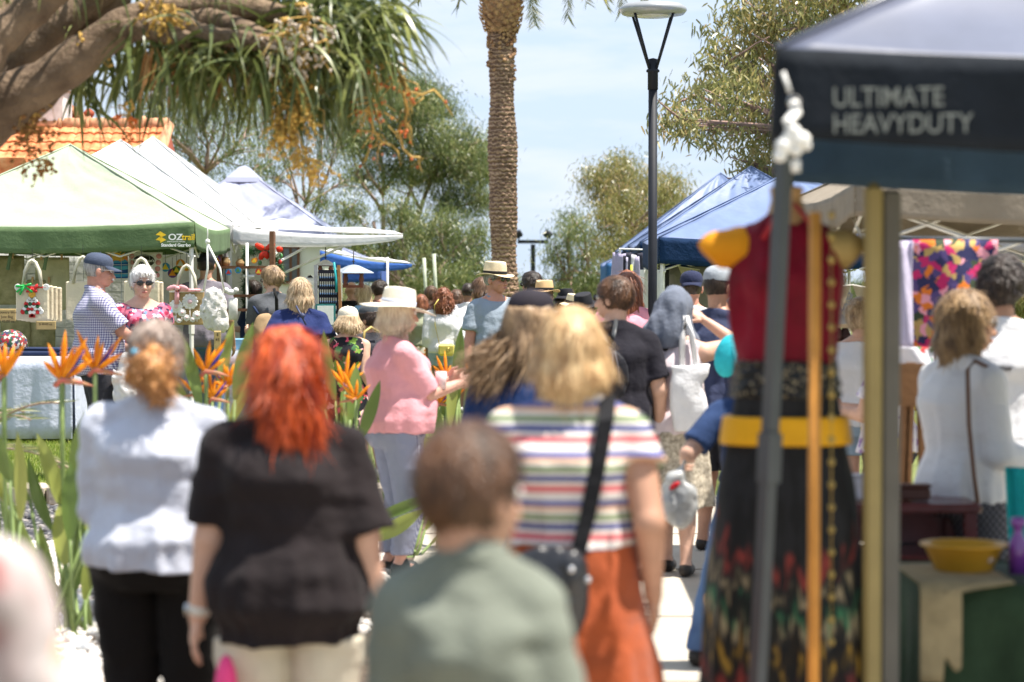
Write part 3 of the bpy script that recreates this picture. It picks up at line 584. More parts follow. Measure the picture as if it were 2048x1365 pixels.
# ------------------------------------------------------------ bird of paradise plants and ground foliage
m_bop = leafmat('strelitzia leaf', [(0, (.09, .15, .03)), (.5, (.18, .25, .06)), (1, (.38, .40, .10))], .35, .38)
m_or = mat('orange petal', (.95, .42, .02), .4, .2, 20, .1, 20, .35, c2=(.88, .28, .01)); m_bt = mat('beak', (.55, .10, .10), .5, .4, 9, .1, 20, c2=(.20, .26, .09)); m_blue = mat('blue petal', (.05, .05, .30), .4)
def strelitzia(label, px, d, leaves, flowers, base_py=None):
    o = at(px, YH, d); o.z = gz(o.x, d)-.02; root = empty('bird_of_paradise', o, label, 'plant', 0, 'bird of paradise clumps in the garden bed'); Lf = MB(); 
    vsP = []; T = []; St = MB(); Vs = []; Fs = []
    for lx, ly, ang, L_, w_ in leaves:      # tip-base position of blade, lean degrees from vertical, blade length, width
        p1 = at(lx, ly, d+rnd.uniform(-.25, .25))-o; b0 = Vector((rnd.uniform(-.12, .12), rnd.uniform(-.1, .1), 0)); St.tube([b0, (b0+p1)/2+Vector((0, 0, -.03)), p1], [.014, .011, .008], 6)
        dr = Vector((math.sin(R(ang)), rnd.uniform(-.3, .3), math.cos(R(ang)))).normalized(); yaw = rnd.uniform(-.6, .6); s_ = dr.cross(Vector((math.sin(yaw), -math.cos(yaw), 0))).normalized(); nn = s_.cross(dr)
        n = 8; base = len(Vs)
        for i in range(n+1):
            t = i/n; w2 = w_*.72*math.sin(math.pi*min(1, t*.93+.07))**.8*.5; c = p1+dr*L_*t+nn*(-.10*L_*t*t)
            Vs += [c-s_*w2+nn*w2*.45, c, c+s_*w2+nn*w2*.45]; T += [rnd.random()*.2+.4]*3
        for i in range(n): Fs += [(base+i*3, base+i*3+1, base+i*3+4, base+i*3+3), (base+i*3+1, base+i*3+2, base+i*3+5, base+i*3+4)]
        q = rnd.random(); T[-3*(n+1):] = [q]*(3*(n+1))
    if leaves: raw('leaf_blades', np.array([tuple(v) for v in Vs]), np.array(Fs), m_bop, root, True, T); St.build('leaf_stalks', mat('strelitzia stalk', (.22, .30, .10), .5), root, True)
    for fx, fy, s_, rt in flowers:
        f = empty('flower', at(fx, fy, d+rnd.uniform(-.15, .15))-o, None, None); f.parent = root; k = s_
        A = MB(); A.tube([Vector((0, 0, 0)), Vector((0, 0, -.25*k-.0)), Vector(tuple(-(Vector(f.location))+Vector((0, 0, .02))))*.55, Vector((0, 0, .02))-Vector(f.location)], [.012*k, .011, .012, .013], 6); A.build('stem', MC.get('strelitzia stalk') or mat('strelitzia stalk', (.22, .30, .10), .5), f, True)
        B_ = MB(); B_.tube([Vector((-.03*k, 0, -.02*k)), Vector((.0, 0, .005)), Vector((.06*rt*k, 0, -.005*k)), Vector((.12*rt*k, 0, -.02*k))], [.010*k, .015*k, .011*k, .002], 8); B_.build('beak', m_bt, f, True)
        for a, L_ in ((-32, .17), (-8, .19), (6, .13), (20, .17), (44, .15), (-54, .12)):
            L_ *= rnd.uniform(.75, 1.2); a = R(a+8*rt+rnd.uniform(-9, 9)); P_ = MB(); dv = Vector((math.sin(a), rnd.uniform(-.25, .25), math.cos(a))).normalized(); P_.tube([Vector((0, 0, 0)), dv*L_*k*.35, dv*L_*k*.7, dv*L_*k], [.005*k, .012*k, .012*k, .001], 5); P_.build('petal', m_or, f, True)
        P_ = MB(); P_.tube([Vector((0, 0, 0)), Vector((.05*rt, 0, .06))*k, Vector((.09*rt, 0, .12))*k], [.004*k, .008*k, .001], 5); P_.build('nectary', m_blue, f, True)
rnd.seed(11)
lv = lambda pts, L=(.35, .5), w=(.09, .13): [(x, y, a, rnd.uniform(*L), rnd.uniform(*w)) for x, y, a in pts]
strelitzia('tall bird of paradise with two open orange flowers left of the grey sweater', 130, 11.6, lv([(120, 1010, -14), (150, 1000, 6), (105, 1060, -20), (165, 940, 6), (60, 1000, -30), (20, 1010, -25), (130, 1130, -8), (85, 1150, -25), (175, 1060, 10), (150, 1180, 4), (195, 1130, 12), (110, 1200, -14), (170, 1200, 8), (60, 1100, -32), (205, 1010, 14), (140, 1080, 0)], (.28, .46)), [(124, 762, 1.25, 1), (190, 742, 1.1, 1)])
strelitzia('bird of paradise with one orange flower cut by the left picture edge', 12, 11.2, lv([(20, 960, -20), (-30, 1000, -34), (40, 1040, 4), (0, 1060, -12), (-60, 1000, -30)]), [(8, 755, 1.1, -1), (-50, 800, 1.0, -1)])
strelitzia('bird of paradise clump with orange flowers between the grey sweater and red hair', 420, 13.0, lv([(400, 820, -14), (440, 800, 6), (460, 850, 22), (390, 860, -24), (470, 800, 12)]), [(412, 745, 1.05, 1), (455, 775, .9, -1), (425, 800, .8, 1), (395, 790, .8, -1)])
strelitzia('bird of paradise clump with one orange flower left of the pink tee', 690, 13.6, lv([(670, 800, -10), (700, 840, 8), (650, 820, -24), (720, 880, 20), (690, 900, 0), (660, 860, -40), (740, 1040, 70), (745, 1080, 60)], (.3, .45)), [(690, 775, 1.0, 1), (712, 800, .8, -1)])
strelitzia('bird of paradise clump with upright leaves right of the pink tee', 905, 15.4, lv([(870, 860, -16), (900, 850, 4), (930, 840, 12), (880, 900, -8), (945, 880, 20), (915, 800, 2), (890, 830, -22), (925, 900, 26), (860, 910, -30), (905, 920, 0), (950, 820, 10)], (.35, .5)), [(893, 760, .9, 1), (918, 790, .8, -1), (880, 810, .7, 1), (940, 775, .8, -1)])
strelitzia('leafy flowerless clump at the feet of the woman in pink', 830, 15.0, lv([(835, 1080, 8), (820, 1060, -6), (850, 1060, 28), (840, 1000, 14), (815, 1090, -26), (860, 1090, 46), (845, 1040, 20)], (.22, .4), (.05, .08)), [])
# cycad-like fronds at the left edge
cy = empty('cycad', at(20, YH, 14), 'cycad with feathery dark fronds at the left edge before the lawn', 'plant'); cy.location.z = 0; Ps = []; Ds = []; Sx = MB()
for a, e in [(x*24+3*rnd.random(), rnd.uniform(.2, 1.0)) for x in range(15)]:
    a = R(a); d = Vector((math.cos(a)*math.cos(e), math.sin(a)*math.cos(e), math.sin(e))); p = Vector((-.25, 0, .7)); pts = [p.copy()]
    for i in range(10): d.z -= .11; d.normalize(); p = p+d*.075; pts.append(p.copy())
    Sx.tube(pts, .006, 4)
    for q in range(2, 11):
        for f_ in range(5):
            c = pts[q-1].lerp(pts[q], f_/5); tn = (pts[q]-pts[q-1]).normalized(); s2, u2, _ = frame(tn)
            for sd in (-1, 1): Ps.append(tuple(c)); Ds.append(tuple(s2*sd+tn*.6+u2*.2))
Sx.tube([(-.25, 0, 0), (-.25, 0, .7)], .09, 10); Sx.build('trunk', m_bark, cy, True); V, F, I = ribbons(np.array(Ps), np.array(Ds), .13, .008, 2, .05, .02); raw('fronds', V, F, m_leafd, cy, False, rng.random(len(Ps))[I])

# ------------------------------------------------------------ lamps
m_pole = mat('charcoal pole', (.016, .018, .025), .6, .15, 8, .05, 40, spec=.25)
def lamp(label, px, ytop, y, wpx, gzv=0.0):
    S = FPX/y; t = at(px, ytop, y); root = empty('street_lamp', (t.x, y, gzv), label, 'street lamp', 0, 'post top street lamps'); h = t.z-gzv; r = wpx/S/2; s = r/.28
    MB().tube([(0, 0, 0), (0, 0, h-.72*s)], [.036, .036], 16).tube([(0, 0, 0), (0, 0, .04)], .11, 20).build('pole', m_pole, root, True)
    MB().lathe([(.036, -.72*s), (.042, -.72*s), (.042, -.58*s), (.055*s, -.575*s), (.055*s, -.56*s), (.042*s, -.55*s), (.040*s, -.47*s), (.001, -.46*s)], (0, 0, h), 20).build('collar', m_pole, root, True)
    A = MB()
    for k in range(4): a = R(45+90*k); A.tube([Vector((math.cos(a)*.035*s, math.sin(a)*.035*s, h-.56*s)), Vector((math.cos(a)*.80*r, math.sin(a)*.80*r, h-.10*s))], .011*s, 8)
    A.build('struts', m_pole, root, True)
    MB().lathe([(.001, -.115*s), (r*.55, -.115*s), (r*.9, -.105*s), (r, -.07*s), (r*.97, -.045*s), (r*.8, -.018*s), (r*.4, -.003*s), (.001, 0)], (0, 0, h), 40).build('lamp_head', mat('lamp grey', (.36, .37, .38), .35, .1, 8, 0, spec=.5, metal=.3), root, True)
    MB().lathe([(.001, -.125*s), (r*.5, -.125*s), (r*.52, -.114*s)], (0, 0, h), 32).build('lens', mat('lamp lens', (.7, .7, .66), .3), root, True); return root
lamp('tall charcoal street lamp with a flat round head before the blue canopies', 1306, 4, 19.5, 136)
def far_lamp(label, px, ytop, y, wpx):
    S = FPX/y; t = at(px, ytop, y); root = empty('street_lamp', (t.x, y, -.04), label, 'street lamp', 0, 'far cone lamps'); h = t.z+.04; r = wpx/S/2
    MB().tube([(0, 0, 0), (0, 0, h-.02-r*.9)], .055, 12).build('pole', m_pole, root, True)
    MB().lathe([(.001, 0), (r*.6, -.01), (r, -.05*r/.25), (r, -.075*r/.25), (r*.7, -.09*r/.25)], (0, 0, h), 24).build('lamp_head', MC['lamp grey'], root, True)
    MB().lathe([(r*.85, -.09*r/.25), (r*.3, -r*.75), (r*.22, -r*.9)], (0, 0, h), 20).build('lens', MC['lamp lens'], root, True)
far_lamp('distant grey street lamp in front of the dark gums on the left', 810, 478, 74, 33); far_lamp('distant black street lamp left of the blue canopies', 1250, 471, 70, 35)
fp = at(1066, 484, 90); fr_ = empty('floodlight_mast', (fp.x, 90, -.04), 'dark T shaped floodlight mast right of the palm', 'floodlight'); fh = fp.z+.04
MB().box((0, 0, fh/2-.05), (.17, .17, fh-.1)).build('pole', m_pole, fr_); MB().box((0, 0, fh), (1.15, .16, .13)).build('crossbar', m_pole, fr_)
for s in (-1, 1):
    q = MB(); q.box((s*.52, 0, fh+.14), (.05, .05, .2)); q.box((s*.55, 0, fh+.28), (.30, .22, .26), (.3, s*.5, 0), .04); q.build('floodlight', m_pole, fr_)

# ------------------------------------------------------------ tiled building behind the left canopies
def building():
    y = 38.0; xr = at(338, 255, y+2.6).x; zr = at(300, 254, y+2.6).z; root = empty('tiled_house', (xr-4, y, 0), 'low cream house with an orange terracotta tiled roof behind the left stalls', 'house'); o = Vector(root.location)
    mt = rampmat('terracotta', 'noise', [(.35, (.50, .15, .06)), (.55, (.62, .24, .10)), (.7, (.70, .34, .17))], (2, 2, 2), 3, .75, 'LINEAR'); mr = mat('ridge tile', (.66, .33, .18), .75, .3, 4, .3); mw = mat('cream render', (.75, .70, .60), .85, .08, 2, .15, 60); mred = mat('red finial', (.42, .10, .05), .7)
    MB().box((-3.5, 3.4, (zr-2)/2), (11.6, 5.6, zr-2)).build('wall', mw, root)
    # front slope: real pan tiles
    T = MB(); tw, th = .30, .36; pit = R(27); up = Vector((0, math.cos(pit), math.sin(pit))); nrm = Vector((0, -math.sin(pit), math.cos(pit)))
    ridge = Vector((xr, y+2.6, zr))-o; n = 7; rows = 10; cols = 34
    # ridge sits 2.6 m behind the eave
    for r_ in range(rows):
        for c in range(cols):
            p = ridge-up*(th*(r_+1))+Vector((-tw*(c+1), 0, 0)); vs = []; 
            for j in (0, 1):
                for i in range(n+1):
                    t = i/n; wv_ = .028*abs(math.sin(t*math.pi*2))**.7+.006; vs.append(p+Vector((tw*t, 0, 0))+up*(th*1.08*j)+nrm*(wv_+(.034 if j == 0 else .0)))
            b = len(vs)
            for i in range(n+1): vs.append(p+Vector((tw*i/n, 0, 0))+nrm*-.005)
            T._add(vs, [(i, i+1, n+1+i+1, n+1+i) for i in range(n)]+[(b+i, b+i+1, i+1, i) for i in range(n)])
    back = MB().prism([ridge+Vector((0, 0, -.03)), ridge-up*3.7+Vector((0, 0, -.03)), ridge+Vector((0, 3.3, -1.7))], (-tw*cols, 0, 0))
    rf = back.build('roof', MC['red finial'], root); T.build('roof_tiles', mt, rf)
    Rg = MB(); xx = 0
    while xx < tw*cols:
        Rg.tube([ridge+Vector((-xx, 0, .03)), ridge+Vector((-xx-.44, 0, .03))], .12, 12); Rg.tube([ridge+Vector((-xx-.40, 0, .03)), ridge+Vector((-xx-.46, 0, .03))], .15, 12); xx += .46
    Rg.tube([ridge+Vector((0, 0, .02)), ridge-up*3.6+Vector((0, 0, .02))], .09, 8); Rg.build('ridge_caps', mr, rf, True)
    # small gablet with finials
    for (px, py, w_, h_, dy) in ((150, 258, 95, 36, 3.4),):
        a, b_, c = at(px-w_/2, py+16, y+dy)-o, at(px+w_/2, py+16, y+dy)-o, at(px-5, py-h_, y+dy)-o; G = MB(); G.prism([a, b_, c], (0, 2.0, 0)); G.build('gablet', mt, rf)
        E = MB(); E.tube([a+Vector((-.1, -.05, 0)), c+Vector((0, -.05, .03))], .07, 8); E.tube([b_+Vector((.1, -.05, 0)), c+Vector((0, -.05, .03))], .07, 8); E.build('gable_caps', mr, rf, True)
    for px, py in ((140, 236), (178, 245)):
        c = at(px, py, y+3.4)-o; MB().lathe([(.07, -.25), (.05, -.10), (.04, 0), (.10, .03), (.05, .07), (.09, .12), (.10, .17), (.02, .24)], c, 12).build('finial', mred, rf, True)
    c = at(62, 258, y+2.9)-o; MB().box(c, (1.25, .8, 1.3), None, .02).box(c+Vector((0, 0, .68)), (1.35, .9, .09)).build('chimney', mat('white render', (.8, .79, .76), .8), rf)
    Lr = MB(); c = at(35, 322, y-.6)-o; Lr.prism([c+Vector((-.6, 0, -.4)), c+Vector((.35, 0, -.4)), c+Vector((.1, 0, .05)), c+Vector((-.5, 0, .05))], (0, 2, 0)); Lr.build('lean_to_roof', mt, rf)
    w_ = at(590, 525, 40)-o
building()
def hut():
    y = 39.0; p = at(600, 600, y); root = empty('cream_building', (p.x, y, 0), 'plain cream walled building with brown framed windows behind the awning', 'building'); o = Vector(root.location)
    MB().box((-1.2, 2, 1.15), (3.2, 4, 2.3)).build('wall', mat('pale cream wall', (.72, .70, .62), .85, .06, 2, .1), root); MB().box((-1.2, 2, 2.36), (3.5, 4.3, .12)).build('roof', MC['lamp grey'], root)
    for px in (581,):
        c = at(px, 530, y)-o; c.y = -.03; W = MB(); W.box(c, (.30, .06, .62)); f = W.build('window', mat('brown timber frame', (.16, .065, .03), .5), root); MB().box(c+Vector((-.06, -.035, 0)), (.09, .01, .52)).box(c+Vector((.07, -.035, 0)), (.08, .01, .52)).build('pane', mat('dark glass', (.10, .11, .12), .1, spec=.6), f)
hut()
# ------------------------------------------------------------ pop-up gazebos
m_white = cloth('white canopy cloth', (.80, .80, .80), transl=.35, var=.03, bmp=.3); m_green = cloth('pale green canopy cloth', (.42, .48, .36), transl=.2, var=.05, bmp=.3)
m_greenv = cloth('green valance cloth', (.13, .20, .095), transl=.2, var=.08, bmp=.35); m_leg = mat('white steel leg', (.72, .71, .68), .4, .08, 6, 0); m_tape = mat('black clip', (.03, .03, .03), .5)
m_navy = cloth('navy valance cloth', (.010, .034, .095), transl=.12, var=.15, bmp=.5); m_bluet = cloth('light blue canopy cloth', (.17, .23, .40), .4, transl=.15, var=.08, bmp=.15); m_pale = cloth('pale blue canopy cloth', (.42, .45, .60), .6, transl=.25, var=.04, bmp=.1)  # right row roofs are a lighter blue than their navy valances
m_rope = mat('white rope', (.82, .80, .76), .7)
def gazebo(label, x0, y0, w, dpt, eave, peak, val, mt, mv, g=0, rot=0, legm=None, group='pop up market gazebos', sag=.10, legs='1111', piv=None, frame_=True, legr=.022, vm2=None, valsag=.012, cap=False, lean=(0, 0)):
    """x0,y0 = front left corner at ground; local frame runs right and away"""
    root = empty('gazebo', (x0, y0, g), label, 'gazebo', rot, group); legm = legm or m_leg; ez = eave-g; pz = peak-g
    P = Vector((w/2, dpt/2, pz)); C = MB(); n = 14
    cs = [Vector((0, 0, ez)), Vector((w, 0, ez)), Vector((w, dpt, ez)), Vector((0, dpt, ez))]
    for i in range(4):
        a, b = cs[i], cs[(i+1) % 4]
        def fn(u, v, a=a, b=b, i=i):
            e = a.lerp(b, u); q = e.lerp(P, v); s_ = math.sin(math.pi*u)*(1-v)*(1-v)*.05 + sag*math.sin(math.pi*v)*math.sin(math.pi*u)**.7*(1-v*.3)
            s_ += .010*(1-v)*abs(math.sin(u*13+i*2+v*5+2*math.sin(v*6)))*math.sin(math.pi*u) + .006*math.sin(u*41+v*29+i)*math.sin(math.pi*v)
            s_ += .012*math.sin(u*17+i+v*9)*math.sin(math.pi*v)*math.sin(math.pi*u) + .008*math.sin(v*31+u*7+i*2)*math.sin(math.pi*u)
            return q-Vector((0, 0, s_ + (.0 if v < 1 else 0)))
        C.sheet(fn, n*3, n*2)
    for c in cs: C.tube([c.lerp(P, t)-Vector((0, 0, -.004)) for t in (0, .25, .5, .75, 1)], .009, 5)
    C.build('canopy', mt, root, True, .003)
    V_ = MB(); 
    for i in range(4):
        V_.m = 1 if (vm2 and i == 2) else 0; a, b = cs[i], cs[(i+1) % 4]; nr = Vector(((b-a).y, -(b-a).x, 0)).normalized()
        V_.sheet(lambda u, v: a.lerp(b, u)+nr*(.004+.010*math.sin(u*23+i*1.7)*v+.006*math.sin(u*51+i)*v)-Vector((0, 0, val*v+math.sin(math.pi*u)*(.05+valsag*v)-.002)), 46, 5)
    V_.build('valance', [mv, vm2] if vm2 else mv, root, True, .003)
    if cap:
        K = MB(); K.lathe([(.46, -.30), (.40, -.22), (.12, -.03), (.001, 0)], (w/2, dpt/2, pz+.06), 4, rot=(0, 0, R(45))); K.build('vent_cap', mt, root, False, .004)
    for i, c in enumerate(cs):
        if legs[i] == '0': continue
        q = Vector((w/2, dpt/2, 0))-Vector((c.x, c.y, 0)); q.normalize(); x, y = c.x+q.x*.05, c.y+q.y*.05; L_ = MB(); lx, ly = lean
        L_.tube([(x+lx, y+ly, 0), (x, y, ez-.02)], legr, 4); L_.box((x+lx, y+ly, .006), (.10, .10, .012)); L_.tube([(x+lx*.5, y+ly*.5, ez*.48), (x+lx*.45, y+ly*.45, ez*.54)], legr*1.35, 4); L_.build('leg', legm, root)
    if frame_:
        F = MB()
        for i in range(4):
            a, b = cs[i], cs[(i+1) % 4]; off = (Vector((w/2, dpt/2, 0))-(a+b)/2); off.z = 0; off = off.normalized()*.06
            for k in range(4):
                p, q = a.lerp(b, k/4)+off, a.lerp(b, (k+1)/4)+off; F.tube([p-Vector((0, 0, .08)), q-Vector((0, 0, .34))], .009, 4); F.tube([p-Vector((0, 0, .34)), q-Vector((0, 0, .08))], .009, 4)
            F.tube([a+(P-a)*.04-Vector((0, 0, .12)), P-Vector((0, 0, .14))], .010, 4)
        F.build('truss', legm, root)
    return root
G = .15
gz1 = gazebo('pale green gazebo with a dark green printed valance, nearest on the left', -6.15, 24, 3.0, 3.0, 2.28, 3.13, .25, m_green, m_greenv, G)
o = gz1; ly = mat('logo yellow', (.85, .55, .03), .5, .02); lw = mat('logo white', (.85, .85, .82), .5, .02)
lx = at(327, 466, 24).x+6.15; lz = 2.28-G-.155; valm = [c for c in o.children if c.name.startswith('valance')][0]
L = MB(); 
for s in (0, .05): L.prism([(lx-.075, -.022, lz+.03-s), (lx-.03, -.022, lz+.065-s), (lx+.03, -.022, lz+.03-s), (lx-.03, -.022, lz+.0-s), (lx-.03, -.022, lz+.022-s)], (0, -.003, 0))
L.build('emblem', ly, valm)
text('OZ', .085, (lx+.05, -.026, lz-.02), lw, valm, bold=.002, sx=1.15); text('trail', .085, (lx+.185, -.026, lz-.02), ly, valm, bold=.002, sx=.95); text('Standard Gazebo', .042, (lx-.02, -.026, lz-.085), lw, valm, bold=.0016); text('www.oztrail.com.au', .022, (lx+.04, -.026, lz-.042), lw, valm)
gz2 = gazebo('white gazebo directly behind the pale green one', -6.15, 27.3, 3.0, 3.0, 2.36, 3.37, .22, m_white, m_white, G)
gz3 = gazebo('white gazebo with the highest peak, second behind the pale green one', -6.25, 30.55, 3.0, 3.0, 2.42, 3.60, .22, m_white, m_white, G)
c_ = at(488, 433, 30.5); text('trail', .10, (c_.x+6.25-.1, -.03, 2.42-G-.14), ly, [c for c in gz3.children if c.name.startswith('valance')][0], bold=.002)
gz4 = gazebo('pale blue gazebo with a vented peak, fourth in the left row', -6.2, 41, 3.0, 3.0, 2.62, 3.66, .25, m_pale, m_pale, G, cap=True)
gz5 = gazebo('low blue gazebo at the far end of the left row', -5.5, 46, 3.0, 3.0, 2.0, 2.62, .3, m_pale, cloth('royal blue valance cloth', (.05, .12, .42), transl=.2), G)
# awnings
def awning(label, pts, sagv, m, me, poles):
    a, b, c, d_ = [Vector(p) for p in pts]; root = empty('awning', a, label, 'awning'); o = a.copy()
    S = MB(); S.sheet(lambda u, v: (a.lerp(b, u)).lerp(d_.lerp(c, u), v)-o-Vector((0, 0, sagv*math.sin(math.pi*u)*math.sin(math.pi*v*.8+.3)+.02*math.sin(u*9+v*4)*v)), 20, 14); S.build('cloth', m, root, True, .004)
    E = MB(); E.sheet(lambda u, v: a.lerp(b, u)-o+Vector((0, -.01, -.01-(.04+.16*(1-u)**.6)*v-(sagv*.8*math.sin(math.pi*u)))), 20, 3); E.build('front_flap', me, root, True, .004)
    for p, q in poles: MB().tube([Vector(p)-o, Vector(q)-o], .017, 8).build('pole', m_leg, root, True)
    return root
A0 = at(466, 452, 27.2); A1 = at(806, 468, 27.6); A2 = at(775, 462, 31.5); A3 = at(560, 440, 33)
pb = at(494, 700, 26.8); pt_ = at(494, 495, 26.8)
awning('white awning stretched from the white gazebos over the walkway edge', (A0, A1, A2, A3), .05, m_white, m_white, [((pb.x, 26.8, .15), (pt_.x, 26.8, 2.12)), (at(497, 556, 26.8), at(640, 480, 28)), (at(560, 550, 28), at(720, 478, 30)), ((pt_.x+.08, 26.8, 1.75), (pt_.x-.05, 26.8, 1.75))])
B0 = at(640, 500, 34); B1 = at(824, 527, 34.3); awning('second smaller white awning with a blue edge beyond the first', (B0, B1, at(800, 522, 37), at(660, 500, 38)), .06, m_white, cloth('blue edge cloth', (.06, .16, .50), transl=.2), [(at(775, 700, 34.2), at(775, 515, 34.2))])

# right row
gzr1 = gazebo('large blue gazebo with a navy valance behind the street lamp', 1.46, 24, 3.0, 3.0, 2.13, 2.86, .26, m_bluet, m_navy, 0)
gzr2 = gazebo('blue gazebo second in the right row, clothes hanging at its corner', 1.56, 29.5, 3.0, 3.0, 2.17, 3.16, .28, m_bluet, m_navy, 0)
gzr3 = gazebo('low far blue gazebo at the end of the right row', 1.72, 44, 3.0, 3.0, 2.02, 2.7, .35, m_bluet, cloth('mid blue valance', (.06, .17, .38), transl=.2), 0)
gzr4 = gazebo('blue gazebo third in the right row behind the clothes', 1.6, 34.5, 3.0, 3.0, 2.15, 3.3, .28, m_bluet, m_navy, 0)
m_blk = cloth('black valance cloth', (.016, .020, .027), transl=.05, var=.2, bmp=.3); m_blt = mat('sunlit black canopy top', (.11, .12, .17), .36, .1, 4, .15, 6, .02, .8); m_dleg = mat('dark grey leg', (.05, .055, .06), .45, .1, 6, 0, spec=.5)  # slate top colour puts the grazing sun sheen into the black fabric
# front black gazebo; turned so its left side runs along the line of sight
xL = at(1552, 370, 6.8).x; gzf = gazebo('near black gazebo with pale block lettering on its front valance', xL, 6.8, 3.0, 3.0, 2.35, 3.16, .25, m_blt, m_blk, 0, -R(6.6), m_dleg, legr=.026, sag=.15, legs='1001', lean=(-.11, 0), valsag=.02, frame_=False, vm2=cloth('blue grey lining', (.16, .24, .32), transl=.6))  # blue grey back valance paints sunlight shining through the black cloth
vv = [c for c in gzf.children if c.name.startswith('valance')][0]; mw_ = mat('grey print', (.22, .23, .21), .6, .02)
text('ULTIMATE\nHEAVYDUTY', .078, (.155, -.030, 2.185), mw_, vv, bold=.0003, rot=(R(90), 0, 0), sx=.86, ex=.001)
# tan gazebo and grey one deeper inside the right stalls
gzt = gazebo('tan gazebo seen under the black canopy', 1.76, 12.4, 3.0, 3.0, 2.2, 2.9, .17, cloth('tan canopy', (.33, .28, .22), transl=.3), cloth('tan valance', (.33, .28, .22), transl=.25), 0, legs='0110')
gzn = gazebo('blue and white trimmed gazebo behind the tan one', 2.75, 16.2, 3.0, 3.0, 2.13, 2.9, .20, m_bluet, cloth('grey white valance', (.55, .55, .60), transl=.3), 0, legs='0110')

# ------------------------------------------------------------ left stall goods
def px3(px, py, d): return at(px, py, d)
def panel(name, label, cat, x0, y0, x1, y1, d, m, th=.01, group=None, bow=0, thing=True, parent=None):
    a, b = at(x0, y0, d), at(x1, y1, d); w_, h_ = b.x-a.x, a.z-b.z; c = Vector(((a.x+b.x)/2, d, (a.z+b.z)/2))
    o = MB(); o.sheet(lambda u, v: Vector(((u-.5)*w_, bow*math.sin(u*6+v*3), (v-.5)*h_)), 14, 12); ob = o.build(name, m, parent, True, th); ob.location = c-(parent.location if parent else Vector())
    if thing: tag(ob, label, cat, group)
    return ob, w_, h_
def tablething(label, x0, x1, y, dpt, ztop, zb, m, mt=None, name='trestle_table', wav=.02):
    root = empty(name, ((x0+x1)/2, y, zb), label, 'table'); w_ = x1-x0; h_ = ztop-zb
    MB().box((0, dpt/2, h_-.02), (w_, dpt, .03)).build('table_top', mt or m, root)
    C = MB(); per = [(-w_/2, -.01), (w_/2, -.01), (w_/2+.0, dpt+.01), (-w_/2, dpt+.01)]
    for i in range(4):
        a, b = Vector((*per[i], 0)), Vector((*per[(i+1) % 4], 0)); nr = Vector(((b-a).y, -(b-a).x, 0)).normalized(); nl = max(8, int((b-a).length*40))
        C.sheet(lambda u, v: a.lerp(b, u)+nr*(.012+wav*(1-v)*(math.sin(u*(b-a).length*22+i)+.4*math.sin(u*(b-a).length*51)))+Vector((0, 0, .02+(h_-.02)*v)), nl, 6)
    C.build('tablecloth', m, root, True, .003); L_ = MB()
    for sx in (-1, 1):
        for yy in (.06, dpt-.06): L_.tube([(sx*(w_/2-.06), yy, 0), (sx*(w_/2-.06), yy, h_-.03)], .014, 8)
    L_.build('legs', m_leg, root, True); return root
m_pc = cloth('pale blue tablecloth', (.62, .66, .80), transl=.2, var=.04)
t1 = tablething('trestle table under a pale pleated cloth at the left edge', at(-150, YH, 23.3).x, at(152, YH, 23.3).x, 23.1, .7, .98, G+.02, m_pc)
# folded things on table
FT = MB(); m_blu = cloth('navy folded cloth', (.02, .03, .07)); FT.box((0, 0, .02), (.75, .4, .04), (0, 0, .1), .015).box((.1, .02, .055), (.5, .3, .03), (0, 0, -.2), .01); f_ = FT.build('folded_clothes', m_blu); f_.location = (at(60, YH, 23.4).x, 23.4, .985); tag(f_, 'folded dark navy clothes lying on the pale table', 'clothes')
f2 = MB().ball((0, 0, .06), (.16, .14, .14), 20).build('patchwork_cushion', rampmat('tartan', 'voronoi', [(0, (.30, .03, .04)), (.3, (.55, .5, .45)), (.5, (.04, .10, .05)), (.75, (.05, .05, .1))], (1, 1, 1), 40, rnd_col=True), None, True); f2.location = (at(15, YH, 23.2).x, 23.35, 1.03); tag(f2, 'red tartan patchwork cushion on the pale table', 'cushion')
# wire grid display
Wg = MB(); a, b = at(-60, 512, 24.6), at(300, 745, 24.6)
for i in range(20): x = a.x+(b.x-a.x)*i/19; Wg.tube([(x, 24.6, a.z), (x, 24.6, b.z)], .003, 4)
for i in range(14): z = b.z+(a.z-b.z)*i/13; Wg.tube([(a.x, 24.6, z), (b.x, 24.6, z)], .003, 4)
tag(Wg.build('wire_grid', mat('grid wire', (.6, .6, .6), .3, metal=.6), None, True), 'white wire display grid behind the hanging bags', 'display grid')
m_bur = mat('olive burlap', (.30, .27, .13), .95, .4, 7, .7, 60, c2=(.16, .15, .06)); m_tea = cloth('olive tea towel', (.42, .40, .22))
for i, (x0, y0, x1, y1, lab) in enumerate(((-60, 512, 48, 610, 'olive burlap cloth pinned at the far left of the grid'), (70, 515, 138, 620, 'olive burlap cloth pinned beside the Christmas tote'), (55, 560, 110, 700, 'brown burlap sack hanging behind the Christmas tote'), (0, 628, 60, 720, 'mustard burlap bag hanging low at the left edge'))):
    ob, w_, h_ = panel('burlap_cloth', lab, 'cloth', x0, y0, x1, y1, 24.45-.02*i, m_bur if i != 1 else m_tea, .012, 'burlap pieces on the grid', .02)
    P_ = MB(); [P_.box((sx*w_*.3, -.02, h_*.5-.0), (.02, .02, .06)) for sx in (-1, 1)]; P_.build('pegs', mat('wood peg', (.45, .28, .12), .7), ob)
m_card = mat('kraft card', (.50, .36, .16), .85, .15); m_ink = mat('ink', (.03, .025, .02), .6, 0)
